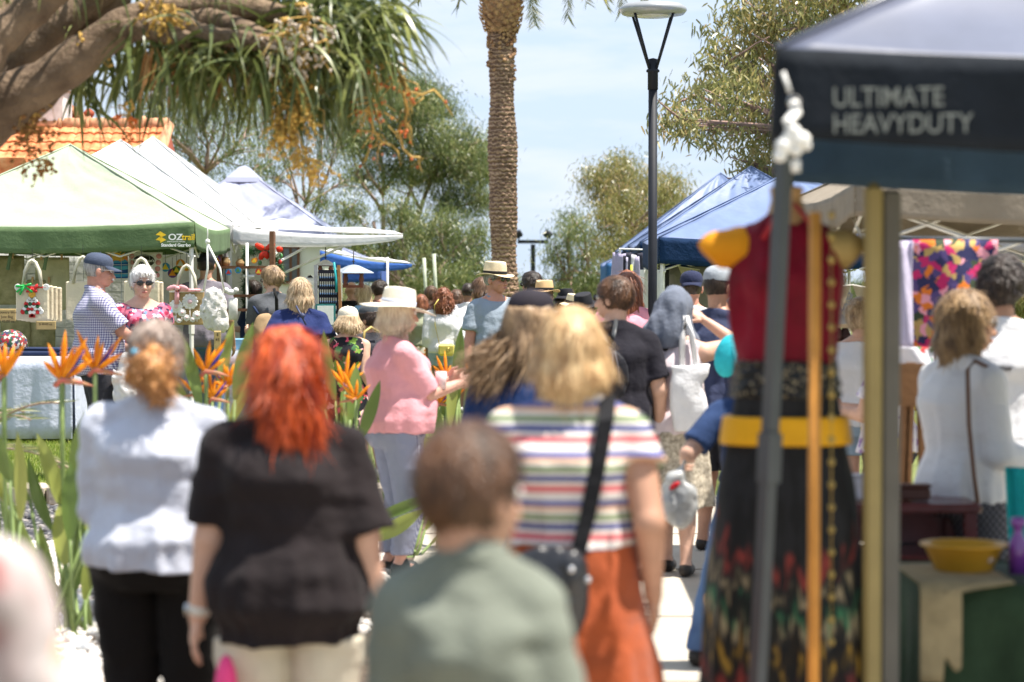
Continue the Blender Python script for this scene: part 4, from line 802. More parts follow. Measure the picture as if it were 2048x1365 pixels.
def card(label, x0, y0, x1, y1, d, lines, m=None, size=.045, ink=None, cat='price card'):
    ob, w_, h_ = panel('price_card', label, cat, x0, y0, x1, y1, d, m or m_card, .004)
    for i, l in enumerate(lines): text(l, size, (0, -.006, h_/2-size*1.25*(i+1)), ink or m_ink, ob, align='CENTER', ex=.0005)
    return ob
card('kraft price card reading Jute Bag on the left edge', -4, 618, 32, 643, 23.6, ['Country blue', 'Jute Bag', '$ 45.00 ea.'], size=.036)
card('small kraft price card under the Christmas tote', 72, 643, 112, 660, 23.55, ['$ 40.00 ea.'], size=.03)
card('kraft price card hanging low beside the burlap tote', 428, 662, 442, 700, 23.4, ['$', '45'], size=.04)
for i, (x, lab) in enumerate(((25, 'green strap hanging from the valance at the far left'), (98, 'green strap hanging from the valance beside the Christmas tote'))):
    tag(MB().tube([at(x, 490, 24.1), at(x-6, 520, 24.12), at(x-10, 540, 24.1)], .02, 6).build('strap', m_greenv, None, True), lab, 'strap', 'green hanging straps')
def tote(label, x0, y0, x1, y1, d, m, htop, n=1, group='cotton totes hanging under the green valance', art=None):
    a, b = at(x0, y0, d), at(x1, y1, d); w_, h_ = b.x-a.x, a.z-b.z; root = empty('tote_bag', ((a.x+b.x)/2, d, b.z), label, 'tote bag', 0, group); mh = mat('rope handle', (.60, .56, .45), .8)
    zt = at(0, htop, d).z-b.z; B_ = MB()
    for k in range(n): B_.box((.018*k*1.6, .07*k+.03, h_/2-.008*k), (w_, .05, h_), None, .012)
    B_.build('bag', m, root); 
    for s in (0, .04):
        H_ = MB(); H_.tube([Vector((-w_*.28, s, h_-.02)), Vector((-w_*.22, s, h_+(zt-h_)*.55)), Vector((-.03, s, zt-.02)), Vector((0, s, zt)), Vector((.03, s, zt-.02)), Vector((w_*.22, s, h_+(zt-h_)*.55)), Vector((w_*.28, s, h_-.02))], .016, 8); H_.build('handle', mh, root, True)
    MB().tube([(0, .02, zt-.01), (0, .02, zt+.12)], .003, 5).build('hook', m_tape, root)
    if art: art(root, w_, h_)
    return root
m_cal = cloth('calico', (.66, .57, .42), var=.06); m_jute = mat('jute', (.45, .31, .15), .95, .2, 10, .6, 120)
def art_tree(r, w_, h_):
    y = -.002; T = MB(); mats = [mat('button red', (.60, .03, .03), .4), mat('button white', (.8, .78, .74), .4), mat('button green', (.03, .16, .06), .4), mat('button gold', (.80, .42, .05), .4)]
    B_ = MB(); B_.tube([(-w_*.44, y, h_*.93), (w_*.44, y, h_*.93)], .009, 6); B_.build('ribbon', mats[0], r)
    random.seed(1); q = MB(); rows = [(.66, 1), (.60, 2), (.53, 3), (.46, 4), (.39, 4), (.31, 5), (.24, 6)]
    for zf, c in rows:
        for i in range(c): q.m = rnd.choice([0, 1, 2, 0, 1]); q.lathe([(.001, .008), (.020, .008), (.026, 0)], ((i-(c-1)/2)*.036, y, h_*zf), 12, rot=(R(90), 0, 0))
    q.m = 3; q.lathe([(.001, .01), (.03, .01), (.036, 0)], (0, y, h_*.72), 14, rot=(R(90), 0, 0)); q.m = 0; q.box((0, y, h_*.12), (.06, .008, .03)); q.m = 0; q.box((0, y, h_*.17), (.03, .008, .05)); q.build('button_tree', mats, r)
    w2 = MB(); w2.lathe([(.001, .008), (.03, .008), (.034, 0)], (-w_*.43, y, h_*.93), 14, rot=(R(90), 0, 0)); w2.lathe([(.001, .008), (.03, .008), (.034, 0)], (w_*.43, y, h_*.93), 14, rot=(R(90), 0, 0)); w2.build('buttons', mats[1], r)
    b2 = MB(); 
    for a in (-60, 60, -150, 150): b2.ball((math.sin(R(a))*.045, y-.01, h_*.90+math.cos(R(a))*.02), (.04, .012, .018), 8, rot=(0, R(-a), 0))
    b2.build('red_bow', mats[0], r, True); b3 = MB()
    for a in (-70, 50, -120, 120, -150): b3.tube([(-w_*.22, y-.01, h_*.97), (-w_*.22+math.sin(R(a))*.09, y-.02, h_*.95+math.cos(R(a))*.07-.02)], .012, 6)
    b3.build('green_bow', mat('green ribbon', (.02, .40, .08), .4), r, True)
def art_flowers(r, w_, h_):
    ml = mat('lace', (.80, .76, .72), .8); mp_ = mat('pink lace', (.80, .55, .58), .8); F_ = MB()
    for fx, fz, rr in ((-.30, .52, .075), (.10, .66, .085), (-.13, .35, .045), (.30, .27, .05), (.0, .2, .035), (-.36, .18, .03), (.18, .15, .03), (-.22, .12, .028)):
        c = Vector((fx*w_, -.002, fz*h_)); F_.m = 0
        for k in range(12): a = k*math.pi/6; F_.ball(c+Vector((math.cos(a)*rr*.72, 0, math.sin(a)*rr*.72)), (rr*.24, .005, rr*.24), 6)
        F_.lathe([(.001, .004), (rr*.62, .004), (rr*.66, 0)], c, 16, rot=(R(90), 0, 0)); F_.m = 1; F_.lathe([(.001, .007), (rr*.28, .007), (rr*.30, 0)], c, 12, rot=(R(90), 0, 0)); F_.m = 0; F_.tube([c-Vector((0, 0, rr)), (c.x, -.002, .03)], .004, 5)
    F_.build('lace_flowers', [ml, mp_], r, True); Lc = MB(); Lc.box((0, -.003, h_-.015), (w_, .006, .02)); Lc.build('lace_trim', ml, r)
    Bw = MB(); pk = mat('pink ribbon', (.85, .42, .45), .5, transl=.1)
    for s in (-1, 1): Bw.ball((-w_*.25+s*.06, -.02, h_+.02), (.055, .008, .024), 10, rot=(0, s*.35, 0)); 
    Bw.box((-w_*.27, -.012, h_*.80), (.045, .006, h_*.42), (0, .05, 0)); Bw.box((w_*.05, -.012, h_-.005), (.24, .006, .03)); Bw.ball((-w_*.25, -.03, h_+.015), .025, 8); Bw.build('pink_bow', pk, r, True)
tote('cream tote with a button Christmas tree and red bow', 31, 570, 97, 641, 23.75, m_cal, 521, 4, art=art_tree)
tote('plain cream tote with a green trim behind the checked shirt', 131, 563, 200, 640, 23.8, m_cal, 514, 2)
tote('plain cream tote hanging behind the white haired woman', 247, 562, 318, 640, 23.8, m_cal, 517, 2)
tote('natural jute tote with a pink bow and white lace flowers', 338, 580, 408, 650, 23.7, m_jute, 531, 1, art=art_flowers)
# bulging white lace bag and small ornament
def lacebag():
    r = empty('lace_bag', at(428, 665, 23.5), 'bulging white lace bag hanging at the right corner of the green valance', 'bag'); o = Vector(r.location)
    S = Sdf((-.3, -.2, -.1), (.3, .2, .75), .014); S.ell((0, 0, .22), (.13, .08, .22), None, .03); S.ell((.07, 0, .08), (.08, .07, .09), None, .04); S.noise(.016, (30, 30, 12), 3); S.noise(.010, (60, 60, 40), 3); V, F = S.mesh(); raw('bag', V, F, mat('white lace cloth', (.66, .63, .60), .85, .12, 12, .8, 60), r)
    for s in (-1, 1): MB().tube([(s*.10, 0, .40), (s*.06, 0, .62), (-.06, 0, .86)], .011, 8).build('strap', m_rope, r, True)
    MB().tube([(-.06, 0, .84), (-.06, 0, 1.1)], .006, 6).ball((-.06, 0, .88), (.025, .02, .03), 8).build('cord', m_rope, r, True)
lacebag()
og = MB(); c = at(462, 640, 24.2); p_ = at(462, 585, 24.2); og.ball(p_, (.05, .03, .03), 10).ball(p_+Vector((.05, 0, .02)), .03, 8).ball(p_+Vector((-.05, 0, .02)), .03, 8).box((c+p_)/2+Vector((.02, 0, -.03)), (.09, .03, .22), None, .01); tag(og.build('hanging_ornament', m_rope, None, True), 'small white bow topped ornament hanging right of the lace bag', 'ornament')
# stained glass panel, sign, sun catchers
sg = rampmat('stained waves', 'z', [(0, (.02, .12, .38)), (.25, (.05, .35, .62)), (.5, (.01, .08, .28)), (.75, (.10, .45, .65))], (1, 1, 1), 2.6, .3, distort=6, bmp=0)
ob, w_, h_ = panel('stained_glass', 'stained glass picture of an orange sun over blue waves', 'stained glass', 213, 509, 256, 557, 24.9, sg, .012)
sn = MB(); sn.prism([(-w_/2, -.012, h_*.22)]+[(-w_/2+w_*i/12, -.012, h_*(.24+.05*math.sin(i*1.4))) for i in range(13)]+[(w_/2, -.012, h_/2), (-w_/2, -.012, h_/2)], (0, -.004, 0)); sn.build('sky_glass', mat('amber glass', (.80, .25, .05), .3), ob)
s2 = MB(); s2.prism([(math.cos(R(a))*.07, -.018, h_*.24+math.sin(R(a))*.08) for a in range(0, 181, 15)], (0, -.004, 0)); s2.build('sun', mat('gold glass', (.9, .50, .05), .3), ob)
s3 = MB(); [s3.prism([(math.cos(R(a-5))*.08, -.018, h_*.24+math.sin(R(a-5))*.09), (math.cos(R(a+5))*.08, -.018, h_*.24+math.sin(R(a+5))*.09), (math.cos(R(a))*.12, -.018, h_*.24+math.sin(R(a))*.13)], (0, -.004, 0)) for a in range(20, 170, 22)]; s3.build('rays', MC['gold glass'], ob)
ob, w_, h_ = panel('stall_sign', 'white stall sign with a black oval nameplate and rose border', 'sign', 257, 505, 325, 562, 24.8, mat('sign white', (.74, .70, .64), .6, .04), .012)
ov = MB(); ov.lathe([(.001, .016), (.118, .016), (.120, .010)], (-w_*.04, 0, h_*.20), 36, 1, .62, rot=(R(90), 0, 0)); ov.build('oval_border', lw, ob, True); ov = MB(); ov.lathe([(.001, .020), (.111, .020), (.112, .015)], (-w_*.04, 0, h_*.20), 36, 1, .58, rot=(R(90), 0, 0)); ov.build('oval', m_ink, ob, True)
text("Witherspoon's", .042, (-w_*.04, -.024, h_*.20-.012), lw, ob, align='CENTER', sx=.85, bold=.0008)
rs = MB(); 
for sx in (-1, 1):
    for j in range(4): rs.ball((sx*w_*(.40-.02*j), -.01, h_*(.36-.22*j)), (.030, .010, .028), 8)
rs.build('rose_border', mat('sign rose', (.65, .28, .26), .6), ob, True); gs_ = MB(); [gs_.ball((w_*(-.3+.15*j), -.01, -h_*.22), (.03, .008, .014), 6) for j in range(5)]; gs_.build('leaf_border', mat('sign leaf', (.10, .22, .07), .6), ob, True)
def disc(label, px, py, d, r, cols, tri=True, group='round stained glass sun catchers'):
    p = at(px, py, d); ro = empty('sun_catcher', p, label, 'sun catcher', 0, group)
    MB().lathe([(.001, .004), (r, .004), (r, -.004), (.001, -.004)], (0, 0, 0), 24, rot=(R(90), 0, 0)).build('glass_disc', mat('glass '+cols[0], dict(orange=(.85, .32, .03), blue=(.05, .30, .62), purple=(.16, .05, .25), green=(.10, .28, .10), red=(.6, .05, .04), yellow=(.85, .62, .05))[cols[0]], .3), ro)
    if tri: MB().prism([(-r*.75, -.006, -r*.5), (r*.75, -.006, -r*.5), (0, -.006, r*.85)], (0, -.005, 0)).build('triangle', mat('glass '+cols[1], dict(orange=(.85, .32, .03), yellow=(.85, .62, .05), blue=(.05, .30, .62), white=(.75, .75, .72), green=(.1, .28, .1), red=(.6, .05, .04), purple=(.16, .05, .25))[cols[1]], .3), ro)
    MB().tube([(0, 0, r), (0, 0, r+.12)], .002, 4).build('cord', m_ink, ro)
for px, py, r, c1, c2, lab in ((331, 535, .050, 'blue', 'yellow', 'blue disc sun catcher left of the purple one'), (345, 547, .052, 'purple', 'orange', 'purple disc sun catcher with an orange triangle'), (353, 541, .046, 'green', 'yellow', 'green disc sun catcher right of the purple one'), (361, 528, .050, 'orange', 'white', 'orange ringed sun catcher with a white triangle'), (373, 535, .042, 'orange', 'yellow', 'small plain orange sun catcher'), (424, 530, .050, 'yellow', 'blue', 'yellow disc sun catcher with a blue triangle'), (434, 519, .04, 'purple', 'orange', 'small purple sun catcher by the gazebo corner'), (457, 545, .035, 'blue', 'red', 'small blue sun catcher with a red triangle'), (476, 541, .035, 'blue', 'green', 'small blue sun catcher with a green triangle'), (517, 544, .035, 'red', 'yellow', 'small red sun catcher near the tent pole'), (508, 522, .03, 'orange', 'yellow', 'small orange sun catcher near the garland')):
    disc(lab, px, py, 26.5, r*1.0, (c1, c2))
ob, w_, h_ = panel('tent_wall', 'white cloth side wall behind the stained glass stall', 'tent wall', 300, 480, 540, 800, 29.2, cloth('grey white tent wall', (.66, .66, .64), transl=.3), .004, None, .03)
ob, w_, h_ = panel('tent_wall', 'white cloth wall behind the hanging totes on the left', 'tent wall', -60, 500, 300, 800, 27.2, MC['grey white tent wall'], .004, None, .03)
sh_ = MB(); a, b = at(440, 535, 26.9), at(545, 535, 26.9); 
for py in (535, 592, 620): z = at(0, py, 26.9).z; sh_.box(((a.x+b.x)/2, 26.9, z), (b.x-a.x, .25, .03))
for x in (a.x, b.x): sh_.box((x, 26.9, 1.2), (.05, .2, 2.1))
tag(sh_.build('wooden_shelf', mat('dark shelf wood', (.20, .09, .045), .6, .3)), 'dark timber shelf unit inside the white stall', 'shelf')
for i, (px, py, hh, lab) in enumerate(((452, 527, .10, 'small brown jar on the top shelf'), (480, 530, .08, 'small brown pot on the top shelf'))):
    p = at(px, py+6, 26.9); tag(MB().lathe([(.001, 0), (.04, 0), (.05, hh*.5), (.025, hh*.9), (.03, hh)], (p.x, 26.9, at(0, 535, 26.9).z+.015), 14).build('jar', m_jute, None, True), lab, 'jar', 'pots on the shelf')
# trestle behind pole with blue boxes
t2_ = tablething('trestle table under a grey blue cloth beside the white tent pole', at(440, YH, 26).x, at(520, YH, 26).x, 26, .6, .95, G, cloth('grey blue tablecloth', (.38, .42, .50)))
bx = MB().box((0, 0, .06), (.26, .2, .12), None, .01).build('blue_box', mat('light blue box', (.20, .42, .60), .5)); bx.location = (at(468, YH, 26.2).x, 26.2, .955); tag(bx, 'light blue box on the grey blue cloth', 'box')
# garland with red bow and baubles
gl = empty('garland', at(500, 500, 27), 'green tinsel garland with red ribbons wound round the white pole', 'garland'); go = Vector(gl.location); Ps = []; Ds = []
path = [(492, 620), (488, 590), (493, 560), (489, 530), (492, 500), (505, 505), (520, 498), (540, 510), (552, 520), (560, 540), (566, 560)]
for i in range(len(path)-1):
    for k in range(60):
        t = k/60; p = at(path[i][0]*(1-t)+path[i+1][0]*t+rnd.gauss(0, 2.5), path[i][1]*(1-t)+path[i+1][1]*t+rnd.gauss(0, 2.5), 27)-go
        for q in range(4): Ps.append(tuple(p)); Ds.append((rnd.gauss(0, 1), rnd.gauss(0, 1), rnd.gauss(0, 1)))
V, F, I = ribbons(np.array(Ps), np.array(Ds), .07, .012, 1); raw('needles', V, F, leafmat('garland green', [(0, (.02, .07, .03)), (1, (.08, .20, .07))], .5, .2), gl, False, rng.random(len(Ps))[I])
rb = MB(); 
for px, py, a, L_ in ((530, 500, -60, .13), (530, 500, 60, .13), (530, 502, -150, .12), (530, 502, 160, .10), (552, 498, 100, .08)): p = at(px, py, 26.9)-go; rb.ball(p+Vector((math.sin(R(a))*L_*.5, -.02, math.cos(R(a))*L_*.5)), (.035, .015, L_*.5), 8, rot=(0, R(a), 0))
rb.build('red_ribbon', mat('bright red ribbon', (.80, .05, .02), .4, transl=.15), gl, True)
for px, py, nm in ((512, 520, 'orange'), (520, 526, 'green'), (560, 524, 'red'), (545, 528, 'yellow'), (562, 512, 'green')): MB().ball(at(px, py, 26.9)-go, (.022, .02, .03), 8).build('bauble', mat('glass '+nm, (.5, .3, .1), .3), gl, True)
# lantern shaped bird feeders
def feeder(label, px, py0, py1, d, wpx, mtop, fan=False):
    S = FPX/d; t = at(px, py0, d); b = at(px, py1, d); h = t.z-b.z; w_ = wpx/S; r = empty('bird_feeder', (t.x, d, b.z), label, 'bird feeder', 0, 'hanging bird feeders'); wd = mat('turned red timber', (.20, .06, .03), .4, .2)
    MB().box((0, 0, .015), (w_*.62, w_*.62, .03)).box((0, 0, h*.56), (w_*.6, w_*.6, .02)).build('tray', wd, r)
    for sx in (-1, 1):
        for sy in (-1, 1): MB().lathe([(.018, 0), (.026, h*.08), (.014, h*.14), (.024, h*.27), (.014, h*.40), (.024, h*.48), (.018, h*.56)], (sx*w_*.24, sy*w_*.24, .02), 12).build('post', wd, r, True)
    MB().lathe([(w_*.62, h*.56), (w_*.60, h*.60), (w_*.16, h*.86), (.001, h*.90)], (0, 0, 0), 6 if not fan else 4, rot=(0, 0, R(45) if fan else 0)).build('roof', mtop, r)
    MB().tube([(0, 0, h*.88), (0, 0, h), (0, 0, h+.12)], .006, 6).lathe([(.012, 0), (.02, .006), (.012, .012)], (0, 0, h), 10).build('hanger', m_tape, r, True)
m_zinc = mat('zinc roof', (.42, .47, .54), .35, .15, 5, .1, 20, metal=.3)
feeder('larger grey roofed bird feeder with turned red posts', 707, 524, 576, 27.0, 66, m_zinc); feeder('smaller flat roofed bird feeder left of the larger one', 651, 516, 551, 27.6, 44, mat('cream tin', (.6, .56, .48), .4, metal=.2), True)
# shell wind ornaments
for px, py, lab in ((620, 552, 'white fan shaped shell chime lying flat on the left'), (638, 572, 'white fan shaped shell chime hanging lower')):
    F_ = MB(); p = at(px, py, 26.6)
    for k in range(9): a = R(-60+15*k); F_.box(p+Vector((math.sin(a)*.06, 0, -math.cos(a)*.05)), (.014, .012, .11), (0, -a, 0))
    tag(F_.build('shell_chime', m_rope), lab, 'wind chime', 'shell chimes')
# earring stand
es = empty('earring_stand', at(665, 645, 25.5), 'black earring display stand covered in rows of small jewellery', 'display stand'); eo = Vector(es.location); a, b = at(637, 540, 25.5)-eo, at(676, 646, 25.5)-eo
MB().box(((a.x+b.x)/2, .03, (a.z+b.z)/2), (b.x-a.x, .05, a.z-b.z)).build('board', mat('black velvet', (.018, .018, .03), .9), es); MB().box((a.x-.03, .02, (a.z+b.z)/2), (.035, .06, a.z-b.z+.1)).build('frame', mat('aluminium', (.5, .5, .5), .3, metal=.7), es)
MB().box((b.x+.02, .0, (a.z+b.z)/2), (.03, .05, a.z-b.z+.1), (0, -.04, 0)).build('side_rail', mat('tan rail', (.40, .19, .08), .6), es)
J = MB(); K = MB()
for r_ in range(6):
    z = a.z-.06-(a.z-b.z-.08)*r_/5.6
    for c in range(8):
        x = a.x+.02+(b.x-a.x-.04)*c/7; J.box((x, -.008, z), (.013, .004, .045)); K.ball((x, -.014, z-.022), (.007, .004, .012), 6)
J.build('earring_cards', mat('earring card', (.55, .52, .44), .6), es); K.build('earrings', mat('blue bead', (.12, .22, .40), .3), es, True)
fr1 = MB(); c = at(651, 631, 25.3); fr1.box(c, (.21, .02, .24)); fo = fr1.build('framed_notice', mat('teal frame', (.04, .20, .20), .5)); tag(fo, 'small teal framed white notice under the earrings', 'notice'); MB().box(c+Vector((0, -.013, 0)), (.17, .006, .20)).build('paper', lw, fo)
rbn = MB().tube([at(668, 525, 25.4), at(672, 560, 25.4), at(673, 585, 25.4)], .012, 6).build('teal_ribbon', mat('teal ribbon', (.02, .35, .38), .5), None, True); tag(rbn, 'teal ribbon hanging beside the earring stand', 'ribbon')
tbr = MB().box((0, 0, 0), (.55, .4, .04)).box((-.2, 0, -.28), (.04, .3, .52)).box((.2, 0, -.28), (.04, .3, .52)).build('timber_stand', mat('yellow timber', (.40, .28, .12), .6)); tbr.location = at(660, 653, 25.5); tag(tbr, 'low timber stand under the earring display', 'stand')
# A-frame sign
af = empty('a_frame_sign', at(680, 800, 21.5), 'maroon and white A frame sign with a round emblem behind the red hair', 'sign'); af.location.z = gz(-1.5, 21.5); ao = Vector(af.location); a, b = at(634, 676, 21.5)-ao, at(678, 800, 21.5)-ao; w_ = b.x-a.x; cx = (a.x+b.x)/2
mm = mat('maroon board', (.17, .035, .04), .5, .1); zb = a.z-.34
MB().prism([(a.x, 0, zb), (b.x, 0, zb), (b.x, .02, a.z), (a.x, .02, a.z)], (0, .02, 0)).build('top_board', mm, af); MB().prism([(a.x, -.012, .02), (b.x, -.012, .02), (b.x, -.002, zb-.002), (a.x, -.002, zb-.002)], (0, .02, 0)).prism([(a.x, .35, .0), (b.x, .35, .0), (b.x, .05, a.z), (a.x, .05, a.z)], (0, .02, 0)).build('white_board', mat('sign white', (.74, .70, .64), .6), af)
MB().tube([(cx-.09, .03, a.z), (cx-.07, .03, a.z+.035), (cx+.07, .03, a.z+.035), (cx+.09, .03, a.z)], .009, 8).build('handle', m_leg, af, True)
E = MB(); E.lathe([(.001, .004), (.135, .004), (.137, 0)], (b.x-.18, .0, a.z-.21), 32, rot=(R(90), 0, 0)); e_ = E.build('emblem', MC['sign white'], af); E = MB(); 
for rr in (.12, .085): E.lathe([(rr, .0065), (rr-.005, .0065)], (b.x-.18, -.0, a.z-.21), 32, rot=(R(90), 0, 0))
for k in range(14): an_ = k*.45; E.ball((b.x-.18+math.cos(an_)*.05*(k % 3)/2.2, -.006, a.z-.21+math.sin(an_*1.7)*.06), (.012, .002, .006), 6, rot=(0, an_, 0))
E.build('emblem_drawing', m_ink, e_)
for i, (s_, z) in enumerate((('GLA', .0), ('ES', .10), ('ONS', .17), ('OPS', .24), ('DALE', .37))): text(s_, .060, (b.x-.015, -.018, zb-.10-z), m_ink, af, align='RIGHT', bold=.001)
# left-row bare timber poles beyond
for px, y0, y1, lab in ((848, 516, 580, 'pale bare tent pole leaning left, far behind the straw hat'), (868, 508, 575, 'pale bare tent pole right of its leaning twin')):
    tag(MB().tube([at(px+6, 640, 38), at(px, y0, 38)], .028, 8).build('tent_pole', mat('pale green pole', (.46, .50, .38), .6), None, True), lab, 'pole', 'bare tent poles')

# ------------------------------------------------------------ right blue stall goods
ob, w_, h_ = panel('tent_wall', 'warm grey cloth back wall of the large blue gazebo', 'tent wall', 1336, 534, 1560, 800, 26.6, cloth('warm grey tent wall', (.42, .38, .34), transl=.2), .004, None, .02)
ob, w_, h_ = panel('dark_window', 'dark mesh window panel inside the blue stall', 'mesh panel', 1316, 540, 1338, 605, 26.4, mat('dark mesh', (.03, .03, .035), .7), .01)
def bunting(label, pts, d, m, tri=.16):
    r = empty('bunting', at(*pts[0], d), label, 'bunting', 0, 'bunting strings'); o = Vector(r.location); P = [at(*p, d)-o for p in pts]; MB().tube(P, .004, 5).build('string', m_rope, r)
    for i in range(len(P)-1):
        k = max(1, int((P[i+1]-P[i]).length/tri)); 
        for j in range(k): a, b = P[i].lerp(P[i+1], j/k), P[i].lerp(P[i+1], (j+.92)/k); MB().prism([a, b, (a+b)/2-Vector((0, 0, tri*1.15))], (0, .004, 0)).build('flag', m, r)
m_bun = cloth('cream bunting', (.66, .60, .44), transl=.2)
bunting('cream bunting flags under the navy valance', [(1356, 533), (1400, 540)], 25, m_bun, .2); bunting('larger cream bunting flags beside the mannequin', [(1668, 575), (1705, 570), (1745, 578)], 15.5, m_bun, .13)
card('pinkish sign reading ARF behind the navy tee', 1432, 590, 1480, 640, 24.6, ['ARF'], mat('pink board', (.62, .50, .46), .7), .12, cat='sign')
cl = [('lavender', (.42, .38, .52)), ('black', (.02, .02, .03)), ('lilac', (.50, .46, .60)), ('charcoal', (.05, .05, .07)), ('pale', (.60, .58, .62))]
for i, px in enumerate((1244, 1252, 1262, 1270, 1279, 1288)):
    nm, c_ = cl[i % 5]; d = 28.5; top_, bt = at(px, 500+4*(i % 3), d), at(px, 560+14*(i % 3), d); H_ = empty('hanging_shirt', top_, None, 'clothes', 0, 'garments hanging at the blue gazebo corner'); H_['label'] = ['lavender shirt hung furthest left at the blue gazebo corner', 'black shirt hung second from the left at the gazebo corner', 'lilac shirt hung third at the gazebo corner', 'charcoal shirt hung fourth at the gazebo corner', 'pale grey shirt hung fifth at the gazebo corner', 'lavender shirt hung nearest the street lamp'][i]
    hh = top_.z-bt.z; S = MB(); S.sheet(lambda u, v: Vector(((u-.5)*(.20+.06*v), .02*math.sin(u*9+i), -.05-hh*v+.04*abs(u-.5))), 8, 8); S.build('garment', cloth('garment '+nm, c_), H_, True, .03); MB().tube([(-.10, 0, -.05), (0, 0, 0), (.10, 0, -.05)], .005, 5).tube([(0, 0, 0), (0, 0, .05)], .003, 4).build('hanger', m_tape, H_)
rk = MB(); rk.tube([at(1238, 498, 28.5), at(1296, 500, 28.5)], .012, 6); rk.tube([at(1240, 498, 28.5), Vector((at(1240, 498, 28.5).x, 28.5, 0))], .015, 6); rk.tube([at(1294, 500, 28.5), Vector((at(1294, 500, 28.5).x, 28.5, 0))], .015, 6); tag(rk.build('clothes_rack', m_leg), 'white metal clothes rack beneath the second blue gazebo', 'clothes rack')
yt = MB(); yt.tube([at(1263, 530, 28.3), at(1262, 620, 28.3)], .012, 6); tag(yt.build('yellow_strap', mat('neon yellow', (.65, .70, .05), .6), None, True), 'thin neon yellow strap hanging among the shirts', 'strap')
for px, lab in ((1288, 'white stall leg post left of the street lamp'), (1322, 'white stall leg post right of the street lamp')):
    tag(MB().tube([at(px, 540, 24.3), Vector((at(px, 540, 24.3).x, 24.3, 0))], .04, 4).build('stall_post', m_leg), lab, 'post', 'white stall posts')

# ------------------------------------------------------------ right foreground stall
# lashing and rope knot on the corner
kn_ = empty('rope_knot', at(1582, 285, 6.62), 'white rope tassel knotted on the corner of the black gazebo', 'rope'); ko = Vector(kn_.location); K = MB()
for px, py, r in ((1568, 292, .026), (1602, 280, .028), (1586, 264, .024), (1560, 312, .020), (1592, 302, .018), (1578, 278, .022), (1612, 292, .016)): K.ball(at(px, py, 6.62)-ko, (r, r*.8, r*.9), 10)
K.tube([at(1588, 205, 6.66)-ko, at(1592, 225, 6.64)-ko, at(1575, 245, 6.62)-ko, at(1582, 262, 6.62)-ko], [.013, .017, .015, .018], 8); K.tube([at(1590, 320, 6.64)-ko, at(1592, 345, 6.64)-ko], [.014, .012], 8); K.tube([at(1566, 145, 6.7)-ko, at(1580, 185, 6.68)-ko], .006, 6); K.build('knot', m_rope, kn_, True)
K = MB(); K.lathe([(.016, 0), (.020, .008), (.016, .016)], at(1588, 205, 6.64)-ko, 14, rot=(R(90), 0, 0)).build('ring', mat('steel ring', (.6, .6, .6), .2, metal=.9), kn_, True)
# posts
kp = at(1766, 366, 7.35); kh = MB(); kh.box((kp.x-.030, 7.35, kp.z/2), (.054, .06, kp.z), None, .02); kh.m = 1; kh.box((kp.x+.028, 7.38, kp.z/2-.01), (.058, .06, kp.z-.02), None, .01); ko_ = kh.build('post', [mat('khaki post lit side', (.34, .26, .10), .5, .1, 5, .05), mat('khaki post shaded side', (.13, .12, .10), .6, .1)]); tag(ko_, 'thick khaki post standing under the black canopy', 'post')  # one post as two boxes, lit and shaded face put into the colours
op = at(1630, 425, 7.0); pl_ = MB().tube([(op.x, 7.0, 0), (op.x, 7.0, op.z)], .018, 8).build('garment_stand', mat('orange varnished timber', (.62, .27, .05), .45, .2, 6, .1), None, True); tag(pl_, 'orange varnished timber upright in front of the dress', 'stand')
bdp = MB(); [bdp.ball(at(1663, 430+i*45, 7.1), (.011, .011, .013), 6) for i in range(20)]; bdp.tube([at(1663, 430, 7.1), at(1663, 1290, 7.1)], .002, 4); tag(bdp.build('bead_string', mat('brass bead', (.40, .28, .08), .3, metal=.5), None, True), 'long string of brass beads beside the orange upright', 'bead string')
